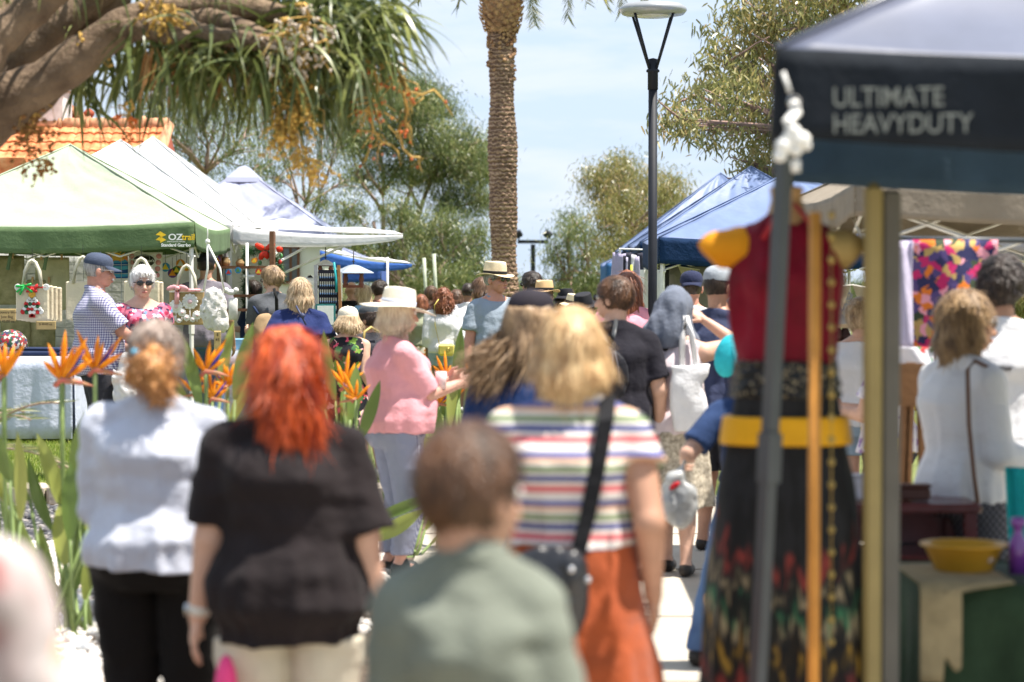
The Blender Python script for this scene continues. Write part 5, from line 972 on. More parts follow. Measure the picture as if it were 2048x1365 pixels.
# mannequin dress
def dress():
    d = 7.45; c = at(1572, 800, d); r = empty('mannequin', (c.x, d, 0), 'mannequin in a red bodice and long black tie dyed dress with yellow cap sleeves', 'mannequin'); z = lambda py: at(0, py, d).z; S = FPX/d; wpx = lambda w: w/S
    B = Sdf((-.35, -.25, z(745)), (.35, .25, z(400)), .008)
    B.column([(z(735), wpx(95), .10, 0), (z(640), wpx(108), .105, 0), (z(560), wpx(118), .12, 0), (z(500), wpx(105), .10, 0), (z(455), wpx(90), .075, 0), (z(432), wpx(40), .05, 0)], k=0); [B.ell((s*.07, -.06, z(560)), (.07, .06, .075), None, .03) for s in (-1, 1)]; B.noise(.010, (22, 22, 3)); V, F = B.mesh(); raw('bodice', V, F, cloth('crimson cloth', (.19, .003, .016), .6, var=.3), r)
    K = Sdf((-.35, -.3, -.0), (.35, .3, z(700)), .010); K.column([(.12, wpx(178), .20, 0), (z(1200), wpx(160), .18, 0), (z(1000), wpx(140), .155, 0), (z(880), wpx(122), .125, 0), (z(740), wpx(98), .11, 0)], k=0, e=2.0, fold=(9, .07, z(880))); K.noise(.006, (12, 12, 4))
    m, t, b = newmat('tie dye'); b.inputs['Roughness'].default_value = .85; v = coords(t); s = nd(t, 'ShaderNodeSeparateXYZ'); t.links.new(v, s.inputs[0])
    # arc shaped bands of colour low on the skirt: radius from a point at the waist
    vm = nd(t, 'ShaderNodeVectorMath', _operation='DISTANCE'); vm.inputs[1].default_value = (0.02, -.15, z(830)); t.links.new(v, vm.inputs[0]); nz_ = nd(t, 'ShaderNodeTexNoise', Scale=9.0, Detail=1.0); mp_ = nd(t, 'ShaderNodeMapping'); mp_.inputs['Scale'].default_value = (3.4, 3.4, .6); t.links.new(v, mp_.inputs[0]); t.links.new(mp_.outputs[0], nz_.inputs['Vector'])
    ma = nd(t, 'ShaderNodeMath', _operation='MULTIPLY_ADD'); ma.inputs[1].default_value = .22; t.links.new(nz_.outputs[0], ma.inputs[0]); t.links.new(vm.outputs['Value'], ma.inputs[2])
    bk, rd, gn, tn_, yl = (.006, .006, .007), (.42, .06, .03), (.03, .16, .07), (.38, .30, .17), (.50, .28, .03)
    t.links.new(ramp(t, ma.outputs[0], [(0, bk), (.53, bk), (.57, (.25, .03, .02)), (.61, bk), (.65, mul(tn_, .7)), (.68, bk), (.72, gn), (.76, mul(tn_, .8)), (.80, bk), (.85, mul(yl, .7)), (.91, bk), (.96, (.25, .03, .02)), (1, bk)]), b.inputs['Base Color'])
    l0 = b.inputs['Base Color'].links[0].from_socket; n5 = nd(t, 'ShaderNodeTexNoise', Scale=1.0, Detail=2.0); mp5 = nd(t, 'ShaderNodeMapping'); mp5.inputs['Scale'].default_value = (42, 42, 9); t.links.new(v, mp5.inputs[0]); t.links.new(mp5.outputs[0], n5.inputs['Vector'])
    k5 = ramp(t, n5.outputs[0], [(.44, (.03, .03, .03)), (.56, (1, 1, 1))]); m5 = nd(t, 'ShaderNodeMix'); m5.data_type = 'RGBA'; m5.blend_type = 'MULTIPLY'; m5.inputs[0].default_value = 1; t.links.new(l0, m5.inputs[6]); t.links.new(k5, m5.inputs[7]); t.links.new(m5.outputs[2], b.inputs['Base Color'])
    V, F = K.mesh(); raw('skirt', V, F, m, r)
    W = Sdf((-.25, -.25, z(800)), (.25, .25, z(700)), .007); W.column([(z(795), wpx(112), .12, 0), (z(755), wpx(106), .118, 0), (z(722), wpx(100), .112, 0)], k=0); W.noise(.006, (60, 60, 60)); V, F = W.mesh(); raw('beaded_waist', V, F, rampmat('black beadwork', 'voronoi', [(0, (.35, .30, .18)), (.12, (.25, .2, .12)), (.3, (.012, .012, .012))], (1, 1, 1), 60, .3), r)
    Y = Sdf((-.25, -.25, z(900)), (.25, .25, z(810)), .007); Y.column([(z(888), wpx(134), .142, 0), (z(858), wpx(130), .14, 0), (z(832), wpx(126), .136, 0)], k=0); V, F = Y.mesh(); raw('sash', V, F, cloth('golden sash', (.72, .36, .012), .5), r)
    for s, pts in ((-1, [(1490, 470), (1420, 482), (1408, 500), (1440, 540), (1490, 548)]), (1, [(1650, 450), (1700, 470), (1722, 495), (1690, 520), (1650, 525)])):
        SL = Sdf((-.4, -.25, z(580)), (.4, .25, z(420)), .008); cx = (at(sum(p[0] for p in pts)/5, 0, d).x-c.x); SL.ell((cx+s*.005, 0, z(500)), (.080, .07, .062), None, .02); SL.ell((cx-s*.07, 0, z(490)), (.05, .06, .055), None, .05); SL.cut((cx+s*.0, 0, z(552)), (s*.75, 0, -.66)); SL.noise(.004, (15, 15, 15)); V, F = SL.mesh(); raw('cap_sleeve', V, F, mat('sunny yellow cloth', (.85, .36, .008), .7, .1, 6, .2, 20, .3) if s < 0 else mat('shaded yellow cloth', (.62, .44, .16), .7, .1, 6, .2, 20, .3), r)  # tan of the right sleeve paints shade into the yellow cloth
    N = MB(); N.lathe([(.075, z(450)), (.058, z(425)), (.047, z(400)), (.050, z(385)), (.052, z(376)), (.001, z(368))], (0, .0, 0), 20); N.build('neck', mat('tan mannequin', (.46, .27, .12), .5), r, True)
    A = MB(); [A.tube([Vector((s*.02, -.055, z(410))), Vector((s*.05, -.10, z(440))), Vector((s*.085, -.105, z(480)))], .007, 6) for s in (-1, 1)]; A.build('neck_straps', mat('dark red cord', (.40, .02, .03), .5), r, True)
    MB().tube([(0, 0, 0), (0, 0, .5)], .02, 8).lathe([(.2, .0), (.2, .015), (.03, .03)], (0, 0, 0), 20).build('stand', m_dleg, r)
dress()
# floral hanging cloth, lavender strip
m_flo = rampmat('bright floral', 'voronoi', [(0, (.035, .035, .10)), (.30, (.10, .07, .20)), (.45, (.55, .03, .14)), (.58, (.80, .35, .42)), (.68, (.75, .20, .03)), (.80, (.50, .34, .12)), (.92, (.05, .07, .04))], (1, 1, 1), 24, rnd_col=True, bmp=.4)
fo_, _, _ = panel('floral_cloth', 'hanging fabric with bright pink and orange flowers on navy', 'fabric', 1812, 480, 1996, 716, 11.2, m_flo, .006, None, .03)
lo_, _, _ = panel('lavender_cloth', 'pale lavender patterned fabric hanging left of the floral one', 'fabric', 1786, 482, 1826, 700, 11.0, cloth('pale lavender', (.60, .55, .70), transl=.2), .006, None, .03)
lo2, _, _ = panel('embroidered_cloth', 'white cloth with a red and green flower border below the floral fabric', 'fabric', 1800, 695, 1868, 745, 10.9, rampmat('embroidery', 'voronoi', [(0, (.7, .68, .72)), (.75, (.5, .05, .05)), (.85, (.05, .2, .1))], (1, 1, 1), 34, rnd_col=True), .006, None, .02)
hr = MB(); a, b = at(1780, 478, 11.25), at(2070, 482, 11.25); hr.tube([a, b], .014, 8); hr.tube([a, (a.x, a.y, 0)], .016, 8); hr.tube([b, (b.x, b.y, 0)], .016, 8); tag(hr.build('hanging_rail', m_dleg, None, True), 'dark metal rail carrying the floral fabric', 'rail')
# easel, tables, bowl, bottle
ea = MB(); bz = at(1800, 1000, 10.2)
for p, q in (((1822, 725), (1800, 1010)), ((1840, 735), (1862, 1010)), ((1815, 735), (1795, 1000))): ea.tube([at(*p, 10.2), Vector((at(*q, 10.2).x, 10.2, .0))], .022, 6)
ea.box(at(1818, 770, 10.15), (.19, .025, .18)); tag(ea.build('easel', mat('brown easel wood', (.28, .14, .06), .5, .2)), 'brown timber easel behind the khaki post', 'easel')
m_cherry = mat('dark cherry wood', (.13, .03, .03), .25, .25, 5, .1, 20, spec=.6)
x0, x1 = at(1690, YH, 9.3).x, at(1968, YH, 9.3).x; ct = empty('cherry_table', ((x0+x1)/2, 9.3, 0), 'dark cherry timber side table with a low shelf', 'table'); zt = zt_c = at(0, 1008, 9.3).z; w_ = x1-x0
MB().box((0, .25, zt-.02), (w_, .5, .035), None, .008).build('table_top', m_cherry, ct); MB().box((0, .25, zt-.22), (w_-.08, .44, .03)).box((0, .48, zt-.12), (w_-.06, .02, .16)).build('shelf', m_cherry, ct)
for sx in (-1, 1):
    for yy in (.04, .46): MB().box((sx*(w_/2-.04), yy, (zt-.04)/2), (.045, .045, zt-.04)).build('leg', m_cherry, ct)
m_gtc = cloth('dark green tablecloth', (.028, .052, .026), var=.25); x0, x1 = at(1838, YH, 7.7).x, 2.35
gt = tablething('near table under a dark green draped cloth', x0, x1, 7.6, .62, at(0, 1168, 7.6).z, 0, m_gtc, wav=.03)
hs_ = MB(); hx = at(1858, YH, 7.55).x; hs_.sheet(lambda u, v: Vector((hx-.03+(.13 if v < .5 else .30)*u, 7.56-.02+(0 if v > .55 else 0)-(.03 if v < .5 else -(v-.5)*1.0), gt.location.z+at(0, 1166, 7.6).z+.008-(max(0, .5-v)*(.62 if u < .6 else .50+.05*math.sin(u*9))))), 20, 20); hb = hs_.build('hessian_runner', mat('hessian', (.34, .27, .15), .95, .2, 9, .6, 90), None, True, .006); tag(hb, 'tan hessian runner draped over the corner of the green table', 'cloth')
bw = at(1939, 1160, 7.75); br_ = .142; mbowl = mat('mustard plastic', (.62, .33, .03), .3, .05, 5, 0, transl=.1, spec=.5); bo = MB().lathe([(.001, .0), (br_*.60, .0), (br_*.66, .01), (br_*.90, .085), (br_*1.0, .088), (br_*1.0, .094), (br_*.88, .092), (br_*.63, .016), (.001, .012)], (0, 0, 0), 40).build('bowl', mbowl, None, True); bo.location = (bw.x, 7.85, at(0, 1168, 7.6).z+.008); tag(bo, 'mustard yellow plastic bowl on the green table', 'bowl')
tr = MB(); [tr.ball((rnd.uniform(-.08, .08), rnd.uniform(-.08, .08), .05), (.03, .02, .015), 8) for _ in range(14)]; tb = tr.build('trinkets', mat('pale trinket', (.5, .42, .42), .4), None, True); tb.location = bo.location; tag(tb, 'small pale trinkets heaped in the mustard bowl', 'trinkets')
pb_ = at(2036, 1150, 7.8); bt_ = MB().lathe([(.001, 0), (.030, 0), (.030, .10), (.014, .13), (.014, .15), (.024, .155), (.024, .18), (.001, .185)], (0, 0, 0), 20).build('bottle', mat('purple glass', (.20, .05, .30), .15, spec=.7), None, True); bt_.location = (pb_.x, 7.8, bo.location.z); tag(bt_, 'purple bottle at the right edge of the green table', 'bottle')
tq = MB().sheet(lambda u, v: Vector((.10*(u-.5)+.02*v, .02*math.sin(u*8), -.35*v)), 8, 8).build('turquoise_cloth', cloth('turquoise cloth', (.02, .42, .42)), None, True, .01); tq.location = at(2038, 935, 9.2); tag(tq, 'turquoise cloth hanging at the right edge', 'cloth')
# grey coffin shaped board and shelves seen between dress and post
gb = empty('grey_board', at(1690, 640, 15.9), 'grey hexagonal board with pale lettering on a shelf', 'sign'); go = Vector(gb.location); gp = [at(*p, 15.9)-go for p in ((1676, 648), (1694, 650), (1706, 590), (1690, 575), (1682, 575), (1673, 600))]; MB().prism(gp, (0, .03, 0)).build('board', mat('grey board paint', (.22, .23, .25), .6), gb)
for i, s_ in enumerate(('SOLD', 'OUT', 'ONCE', 'I', 'COME')): text(s_, .03, (-.0, -.012, at(0, 585+i*11, 15.9).z-go.z), mat('gold lettering', (.55, .45, .25), .4), gb, align='CENTER')
shf = MB(); 
for py in (652, 686, 718, 760): p = at(1705, py, 16); shf.box((p.x, 16, p.z), (.42, .25, .025))
for px in (1662, 1748): p = at(px, 700, 16); shf.box((p.x, 16, .8), (.03, .25, 1.6))
tag(shf.build('pale_shelf', mat('pale timber', (.48, .36, .22), .6)), 'pale timber shelf stand with dark goods behind the mannequin', 'shelf')
for i, (px, py) in enumerate(((1676, 678), (1690, 676), (1670, 712), (1686, 711))): p = at(px, py, 15.95); o_ = MB().lathe([(.001, 0), (.035, 0), (.04, .04), (.02, .08), (.028, .11), (.001, .12)], (0, 0, 0), 12).build('figurine', mat('dark figurine', (.05, .02, .02), .4), None, True); o_.location = (p.x, 15.95, at(0, 686 if i < 2 else 718, 16).z+.014); tag(o_, ['dark figurine left on the upper shelf', 'dark figurine right on the upper shelf', 'dark figurine left on the lower shelf', 'dark figurine right on the lower shelf'][i], 'figurine', 'dark figurines on the shelf')
# dark box added at the back right so the stall reads deep and dark
bk = MB(); x0, x1 = at(1800, YH, 9.9).x, at(1900, YH, 9.9).x; bk.box(((x0+x1)/2, 10.0, .35), (x1-x0, .4, .7), None, .02); tag(bk.build('dark_filler', cloth('black cloth cover', (.012, .012, .014))), 'added black crate beneath the easel', 'filler')

bt2 = tablething('added low table with black cloth for stall shade behind the khaki post', at(1692, YH, 8.5).x, at(1850, YH, 8.5).x, 8.5, .5, .66, 0, cloth('stall shade cloth', (.010, .010, .012)), wav=.025)  # added table, its black cloth stands in for the shade inside the stall
for i, (px, c__, sz, lab) in enumerate(((1705, (.60, .03, .03), (.07, .05, .05), 'small red lidded box on the cherry table'), (1718, (.62, .60, .66), (.09, .06, .09), 'white patterned box on the cherry table'), (1830, (.10, .04, .03), (.12, .08, .05), 'brown wooden trinket box on the cherry table'))):
    p = at(px, YH, 9.45); B_ = MB().box((0, 0, sz[2]/2), sz, None, .008); B_.box((0, 0, sz[2]+.006), (sz[0]*1.05, sz[1]*1.05, .012), None, .003); o_ = B_.build('trinket_box', mat('box paint %d' % i, c__, .4)); o_.location = (p.x, 9.45, zt_c+.002); tag(o_, lab, 'box', 'boxes on the cherry table')
# ------------------------------------------------------------ people
SKIN = {'fair': (.60, .36, .26), 'tan': (.46, .25, .165), 'pink': (.62, .34, .26), 'brown': (.30, .16, .10), 'red': (.52, .25, .18)}
def skinmat(k): return mat('skin '+k, SKIN[k], .5, .12, 14, .12, 60, 0, .35, c2=mul(SKIN[k], .84))
def rotm(yaw, pitch, roll=0):
    # yaw clockwise seen from above (to the person's right), pitch down positive
    return Matrix.Rotation(-R(yaw), 3, 'Z') @ Matrix.Rotation(-R(pitch), 3, 'X') @ Matrix.Rotation(R(roll), 3, 'Y')
def ik(S, Wt, a, b, hint):
    S, Wt = Vector(S), Vector(Wt); d = Wt-S; L = min(d.length, (a+b)*.998); d.normalize(); Wt = S+d*L
    x = (a*a-b*b+L*L)/(2*L); h = math.sqrt(max(0, a*a-x*x)); hv = Vector(hint); hv = (hv-d*hv.dot(d)).normalized()
    return S+d*x+hv*h, Wt
def hand_grid(wr, el, pn, H, vox, side, curl=.5, grip=0):
    """palm, four bent fingers and a thumb; pn = palm normal"""
    k = H/1.7; wr = Vector(wr); d = (wr-Vector(el)).normalized(); n = Vector(pn); n = (n-d*n.dot(d)).normalized(); t = d.cross(n)*side
    S = Sdf(np.array(wr)-.16*k, np.array(wr)+.2*k+np.array(d)*.05, vox)
    M = np.array([list(t), list(d), list(n)]).T
    S.cone(wr-d*.05*k, .026*k, wr+d*.015*k, .024*k, .01)
    S.ell(wr+d*.052*k, (.041*k, .05*k, .017*k), M, .012)
    for i, (o, L) in enumerate(((-.031, .058), (-.0105, .072), (.0105, .078), (.031, .070))):
        b = wr+d*(.088-.006*(abs(o)*60)**1)*k+t*o*k; dd = (d+t*o*2.2)
        for j, q in enumerate((.46, .31, .23)):
            c = (curl+grip)*(.55+.35*j); dd = (dd.normalized()*math.cos(c)+n*math.sin(c)).normalized(); e = b+dd*L*q*k
            S.cone(b, (.0088-.0009*j)*k, e, (.0084-.001*j)*k, .004); b = e
            nn = n
    b = wr+d*.022*k+t*.03*k; dd = (d*.75+t*.62+n*.35).normalized(); e = b+dd*.042*k; S.cone(b, .0135*k, e, .010*k, .008)
    dd = (d*.95+t*.12+n*(.35+grip*.5)).normalized(); S.cone(e, .0105*k, e+dd*.033*k, .0078*k, .004)
    return S.mesh()
def person(label, px, ytop, d, hd=0, g=1.0, L=None, Rr=None, head=(0, 0), skin='fair', hair=('short', 'brown'), top=None, bot=None, hat=None,
           glasses=None, shoe=None, bust=0, belly=0, sh=1.0, cap=.0, hs=1.0, group=None, legs=None, stance=.055, neck=1, vx=None, curl=.35, grip=(0, 0), lean=0,
           zx=None, beard=None, extra=None, cat='person', x=None, hint=None, palm=None):
    X = at(px, YH, d).x if x is None else x; g0 = gz(X, d); H = at(px, ytop, d).z-g0-cap
    hd_r = -R(hd); root = empty('person', (X, d, g0), label, cat, hd_r, group)
    vox = vx or (0.0075 if d < 9 else .009 if d < 15.5 else .012 if d < 23 else .017)
    u = H; out = {'root': root, 'H': H}
    gs = math.sqrt(g); hm = skinmat(skin)
    tuck = bot is not None and len(bot) > 4 and bot[4]
    prof = [(.455*u, .078*u*gs, .070*u*gs, 0), (.50*u, .099*u*g, .078*u*g, -.008*u), (.55*u, .097*u*g, .076*u*g, -.006*u), (.62*u, .079*u*g, .062*u*g, .004*u), (.69*u, .090*u*gs, .071*u*gs, -.002*u),
            (.73*u, .096*u*gs*sh, .076*u*gs, -.008*u), (.765*u, .097*u*gs*sh, .069*u*gs, -.003*u), (.795*u, .088*u*sh, .052*u*gs, .004*u), (.822*u, .060*u*sh, .038*u, .004*u), (.845*u, .034*u, .034*u, .004*u)]
    SJ = {}; EL = {}; WR = {}; PN = {}
    ua, fa = .168*u, .148*u
    for s, spec, key in ((-1, L, 'L'), (1, Rr, 'R')):
        S0 = Vector((s*(.107*u*sh+.01*(g-1)*u), -.004*u, .783*u)); SJ[key] = S0
        if spec is None: spec = (s*(.140*u*sh+.04*(g-1)*u), .035*u, .492*u)
        hnt = (s*.15, -1, 0) if (hint is None or key not in hint) else hint[key]
        EL[key], WR[key] = ik(S0, spec, ua, fa, hnt)
        PN[key] = (palm or {}).get(key, (-s, .15, 0.02))
    # bounding box
    pts = [Vector((0, 0, 0)), Vector((0, 0, u))]+list(SJ.values())+list(EL.values())+list(WR.values())
    lo = Vector([min(p[i] for p in pts)-.10 for i in range(3)]); hi = Vector([max(p[i] for p in pts)+.10 for i in range(3)])
    lo.x = min(lo.x, -.14*u*g-.03); hi.x = max(hi.x, .14*u*g+.03); lo.y = min(lo.y, -.13*u*g-.04); hi.y = max(hi.y, .13*u*g+.06+belly+bust); lo.z = -.03
    lg = legs or {}; hips = {}; kn = {}; an = {}
    for s, key in ((-1, 'L'), (1, 'R')):
        hips[key] = Vector((s*.052*u*g, -.004, .505*u)); fx, fy = lg.get(key, (s*stance*u, 0)); an[key] = Vector((fx, fy-.01, .052*u))
        kn[key], an[key] = ik(hips[key], an[key], .235*u, .225*u, (0, 1, 0))
        lo.y = min(lo.y, fy-.12); hi.y = max(hi.y, fy+.2); lo.x = min(lo.x, fx-.1); hi.x = max(hi.x, fx+.1)
    # ---- body
    B = Sdf(lo, (hi.x, hi.y, .90*u), vox); B.column(prof, k=.02)
    B.cone((0, .0, .82*u), .034*u*gs, (0, .010*u, .875*u), .032*u, .02)
    for s in (-1, 1): B.cone((s*.02*u, -.01*u, .838*u), .022*u, (s*.085*u*sh, -.006*u, .803*u), .022*u, .025)
    hc = Vector((0, .014*u, u-.1155*u*.62*1.05*hs*.99))
    for key, s in (('L', -1), ('R', 1)):
        B.cone(SJ[key], .034*u*gs, EL[key], .025*u*gs, .03); B.cone(EL[key], .0255*u*gs, WR[key], .0155*u*gs, .012)
        B.cone(hips[key], .052*u*gs, kn[key], .034*u*gs, .02); B.cone(kn[key], .033*u*gs, an[key], .020*u, .015)
        B.ell(kn[key]*.62+an[key]*.38+Vector((0, -.012*u, 0)), (.030*u, .033*u, .07*u), None, .02)
        B.cone(an[key]+Vector((0, -.01, -.02*u)), .022*u, an[key]+Vector((0, .085*u, -.035*u)), .016*u, .02)
    if bust: 
        for s in (-1, 1): B.ell((s*.045*u, .045*u, .735*u), (.045*u, .03*u+bust, .045*u), None, .03)
    parts = [B.mesh()]
    # ---- head, modelled with its own finer cells
    k = H/1.7*1.05*hs; HR = rotm(*head); hv = max(.0042, vox*.55); M = np.array([list(HR.col[i]) for i in range(3)]).T
    hw = lambda p: hc+HR@(Vector(p)*k)
    HD = Sdf(np.array(hc)-.17*k, np.array(hc)+.17*k, hv)
    ee = lambda c, r, kk=.012: HD.ell(hw(c), np.array(r)*k, M, kk)
    ee((0, -.012, .022), (.073, .092, .088)); ee((0, .022, -.04), (.060, .066, .062), .03); ee((0, .055, -.078), (.030, .028, .024), .025)
    HD.cone(hc+Vector((0, -.03*k, -.14*k)), .052*k*gs, hw((0, -.025, -.05)), .050*k, .02)
    HD.cone(hw((0, .080, .004)), .008*k, hw((0, .103, -.034)), .013*k, .010)
    ee((0, .078, .030), (.045, .012, .010), .014); 
    for s in (-1, 1):
        ee((s*.035, .062, -.028), (.022, .018, .02), .018); ee((s*.015, .088, -.037), (.010, .011, .008), .006)
        HD.ell(hw((s*.031, .096, .008)), np.array((.019, .016, .013))*k, M, 0, sub=True)
        ee((s*.077, -.004, -.008), (.009, .020, .031), .006)
    ee((0, .088, -.058), (.024, .012, .006), .006); ee((0, .085, -.068), (.021, .012, .006), .006)
    HD.cut((0, 0, hc.z-.125*k), (0, 0, -1)); parts.append(HD.mesh())
    fv = max(.0036, vox*.45)
    for key, s in (('L', -1), ('R', 1)):
        parts.append(hand_grid(WR[key], EL[key], PN[key], H, fv, s if s > 0 else -1, curl, grip[0 if key == 'L' else 1]))
    V, F = join(parts); body = raw('body', V, F, hm, root); out['body'] = body
    facing = True
    # ---- eyes, lips
    for s in (-1, 1):
        e = MB().ball(hw((s*.031, .081, .008)), .0125*k, 10).build('eye', mat('eye white', (.75, .72, .70), .2, .02, 5, 0), root, True)
        MB().ball(hw((s*.031, .0885, .008)), .0065*k, 8).build('iris', mat('iris', (.05, .035, .03), .15, .05, 5, 0), e, True)
        MB().tube([hw((s*(.012+.012*i), .092-.006*abs(i-1)-.003*i, .027+.004*math.sin(i))) for i in range(4)], .0032*k, 6).build('eyebrow', HM[hair[1]] if hair[1] in HM else hm, root, True)
    MB().ball(hw((0, .0945, -.0625)), (.023*k, .008*k, .0062*k), 12, rot=HR.to_euler()).build('lips', mat('lips', (.42, .14, .12), .45, .08, 9, 0), root, True)
    # ---- hair
    st, hc_name = hair[0], hair[1]; hlen = hair[2] if len(hair) > 2 else 0
    if st != 'bald':
        A = Sdf(np.array(hc)-np.array((.22, .22, .16+hlen))*k, np.array(hc)+np.array((.22, .22, .2))*k, max(.005, vox*.7)); hm2 = HM[hc_name]
        th = {'crop': .006, 'short': .014, 'thick': .022}.get(st, .018)
        he = lambda c, r, kk=.02, sub=False: A.ell(hw(c), np.array(r)*k, M, kk, sub)
        he((0, -.014, .026), (.073+th, .092+th, .088+th))
        if st == 'short' and hs > 1.1: he((-.01, .01, .06), (.074, .085, .062), .03)
        if st == 'thick': he((.01, .02, .075), (.07, .08, .05), .03)
        fc = hw((0, .086, .058)); fn = HR@Vector((0, .777, -.63)); A.cut(fc, fn)
        if st in ('crop', 'short', 'thick'): A.cut(hw((0, -.06, -.072)), HR@Vector((0, .25, -1)))
        back = lambda p: hc+Matrix.Rotation(-R(head[0]), 3, 'Z')@(Vector(p)*k)
        if st == 'bun': he((0, -.04, -.02), (.07, .07, .07), .03)
        if st in ('bob', 'long', 'curly', 'wavy'):
            n = 11
            for i in range(n):
                a = R(-104+208*i/(n-1)); rx = .074 if st != 'wavy' else .064; c0 = (math.sin(a)*rx, -math.cos(a)*.085-.010, .02)
                flare = .010 if st != 'curly' else .030
                c1 = (math.sin(a)*(rx+flare), -math.cos(a)*(.078+flare*.6)-.010, -hlen+.03*(abs(i-5)/5))
                mid = ((c0[0]+c1[0])/2*1.08, (c0[1]+c1[1])/2*1.1, (c0[2]+c1[2])/2)
                r0 = .024 if st != 'curly' else .038
                A.cone(hw(c0), r0*k, back(mid), (r0+.004)*k, .02); A.cone(back(mid), (r0+.004)*k, back(c1), (r0-.010)*k, .02)
            if st != 'curly' and hlen < .25: A.cut(back((0, 0, -hlen-.012)), (0, 0, -1))
        if hat: A.cut(hw((0, 0, .060)), HR@Vector((0, .05, 1)))
        A.noise(.004 if st in ('crop', 'short') else .0035 if st == 'bob' else .009, (26, 26, 10) if st not in ('curly', 'thick') else (34, 34, 34), 2)
        if st in ('curly',): A.noise(.012, (48, 48, 48), 5)
        if st == 'wavy': A.noise(.013, (20, 20, 24), 5)
        hp = [A.mesh()]
        if st == 'bun':
            bc = hair[3] if len(hair) > 3 else (0, -.125, -.02); br = hair[4] if len(hair) > 4 else .045
            Bn = Sdf(np.array(hw(bc))-.13, np.array(hw(bc))+.13, max(.005, vox*.6)); Bn.ell(hw(bc), np.array((br, br*.85, br))*k, M, 0); Bn.noise(.012, (30, 30, 30), 9); hp.append(Bn.mesh())
        hv_, hf_ = join(hp); hf_ = hf_[0]; N = normals(hv_, hf_)
        ns = {True: 2600, False: 900}[d < 16] if d < 34 else 250
        if st == 'crop': ns //= 3
        pick = rng.integers(0, len(hv_), ns*2); hu = (hv_[pick]-np.array(hc))@np.array(list(HR.col[2]));
        if hat: pick = pick[hu < .035*k]
        pick = pick[:ns]; ns = len(pick); Pn = hv_[pick]; Nn = N[pick]
        dn = np.array([0, 0, -1.0])[None, :]+rng.normal(size=(ns, 3))*.25
        if st in ('short', 'thick', 'crop'): dn = dn*.5+np.array(list(HR@Vector((0, .25, 0))))[None, :]
        T = dn-Nn*(dn*Nn).sum(1)[:, None]; tl = np.linalg.norm(T, axis=1); D = T/(tl[:, None]+1e-6)+Nn*(.03 if st in ('bob', 'long', 'bun', 'wavy') else .45 if st == 'curly' else .3)
        ln = {'crop': .008, 'short': .03, 'thick': .045, 'bun': .05, 'bob': .08, 'long': .12, 'wavy': .13, 'curly': .09}[st]
        RV, RF, _ = ribbons(Pn, D, ln*k*rng.uniform(.6, 1.2, ns)*np.clip(tl*1.3, .15, 1), .0042 if d < 16 else .006, 4, .03 if ln > .05 else .0, .07 if st != 'curly' else .35, .9 if st == 'curly' else .35 if st == 'wavy' else 0, N=Nn)
        V, F = join([(hv_, hf_), (RV, RF)]); out['hair'] = raw('hair', V, F, hm2, root)
    if beard:
        Q = Sdf(np.array(hc)-.16*k, np.array(hc)+.16*k, hv)
        if beard[0] == 'moustache': Q.ell(hw((0, .098, -.048)), np.array((.032, .010, .009))*k, M, 0)
        else: Q.ell(hw((0, .034, -.062)), np.array((.064, .068, .062))*k, M, 0); Q.cut(hw((0, .09, -.045)), HR@Vector((0, .25, 1))); Q.cut(hw((0, .0, -.0)), HR@Vector((0, -1, 0)))
        Q.noise(.004, (40, 40, 40), 3); V, F = Q.mesh(); raw('moustache' if beard[0] == 'moustache' else 'beard', V, F, HM[beard[1]], root)
    # ---- garment top
    def fold_noise(G, a=.007): G.noise(a, (5, 5, 13), 1); G.noise(a*.7, (14, 14, 4.5), 4)
    if top:
        m, sleeve, hem, loose = top[:4]; nk = top[4] if len(top) > 4 else .835; t = (.012 if d < 16 else .015); tt = t+vox*.8
        G = Sdf(lo, (hi.x, hi.y, .87*u), vox*.95); hz = hem*u; ref = (.098*u*gs*sh+tt)*loose; refy = (.070*u*gs+tt)*loose
        pr = []
        for z, rx, ry, cy in [(hz, 0, 0, 0)]+[p for p in prof if p[0] > hz+.01]:
            if z == hz: rx = np.interp(z, [p[0] for p in prof], [p[1] for p in prof]); ry = np.interp(z, [p[0] for p in prof], [p[2] for p in prof]); cy = 0
            if z < .66*u: rx += .012; ry += .012
            if z < .76*u: b = belly*math.sin(math.pi*min(1, max(0, (z/u-.48)/.26))); rx = max(rx+tt, ref)+b*.35; ry = max(ry+tt, refy)+b*.55; cy = cy+b*.5
            else: rx += tt*(1 if z < .82*u else .5); ry += tt*(1 if z < .82*u else .6)
            pr.append((z, rx, ry, cy))
        G.column(pr, k=0, fold=(9, .035, .74*u) if loose > .8 else None)
        G.cone((0, -.008*u, .80*u), .04*u+tt*.5, (0, -.002*u, .84*u), .036*u+tt*.4, .02)
        if bust:
            for s in (-1, 1): G.ell((s*.045*u, .045*u+tt, .735*u), (.05*u, .032*u+bust, .05*u), None, .04)
        for s in (-1, 1): G.cone((s*.02*u, -.01*u, .833*u), .022*u+tt*.5, (s*.088*u*sh, -.006*u, .800*u), .024*u+tt*.7, .025)
        G.cut((0, 0, hz), (0, 0, -1)); G.cut((0, .03*u, nk*u-.012*u), (0, .34, 1))
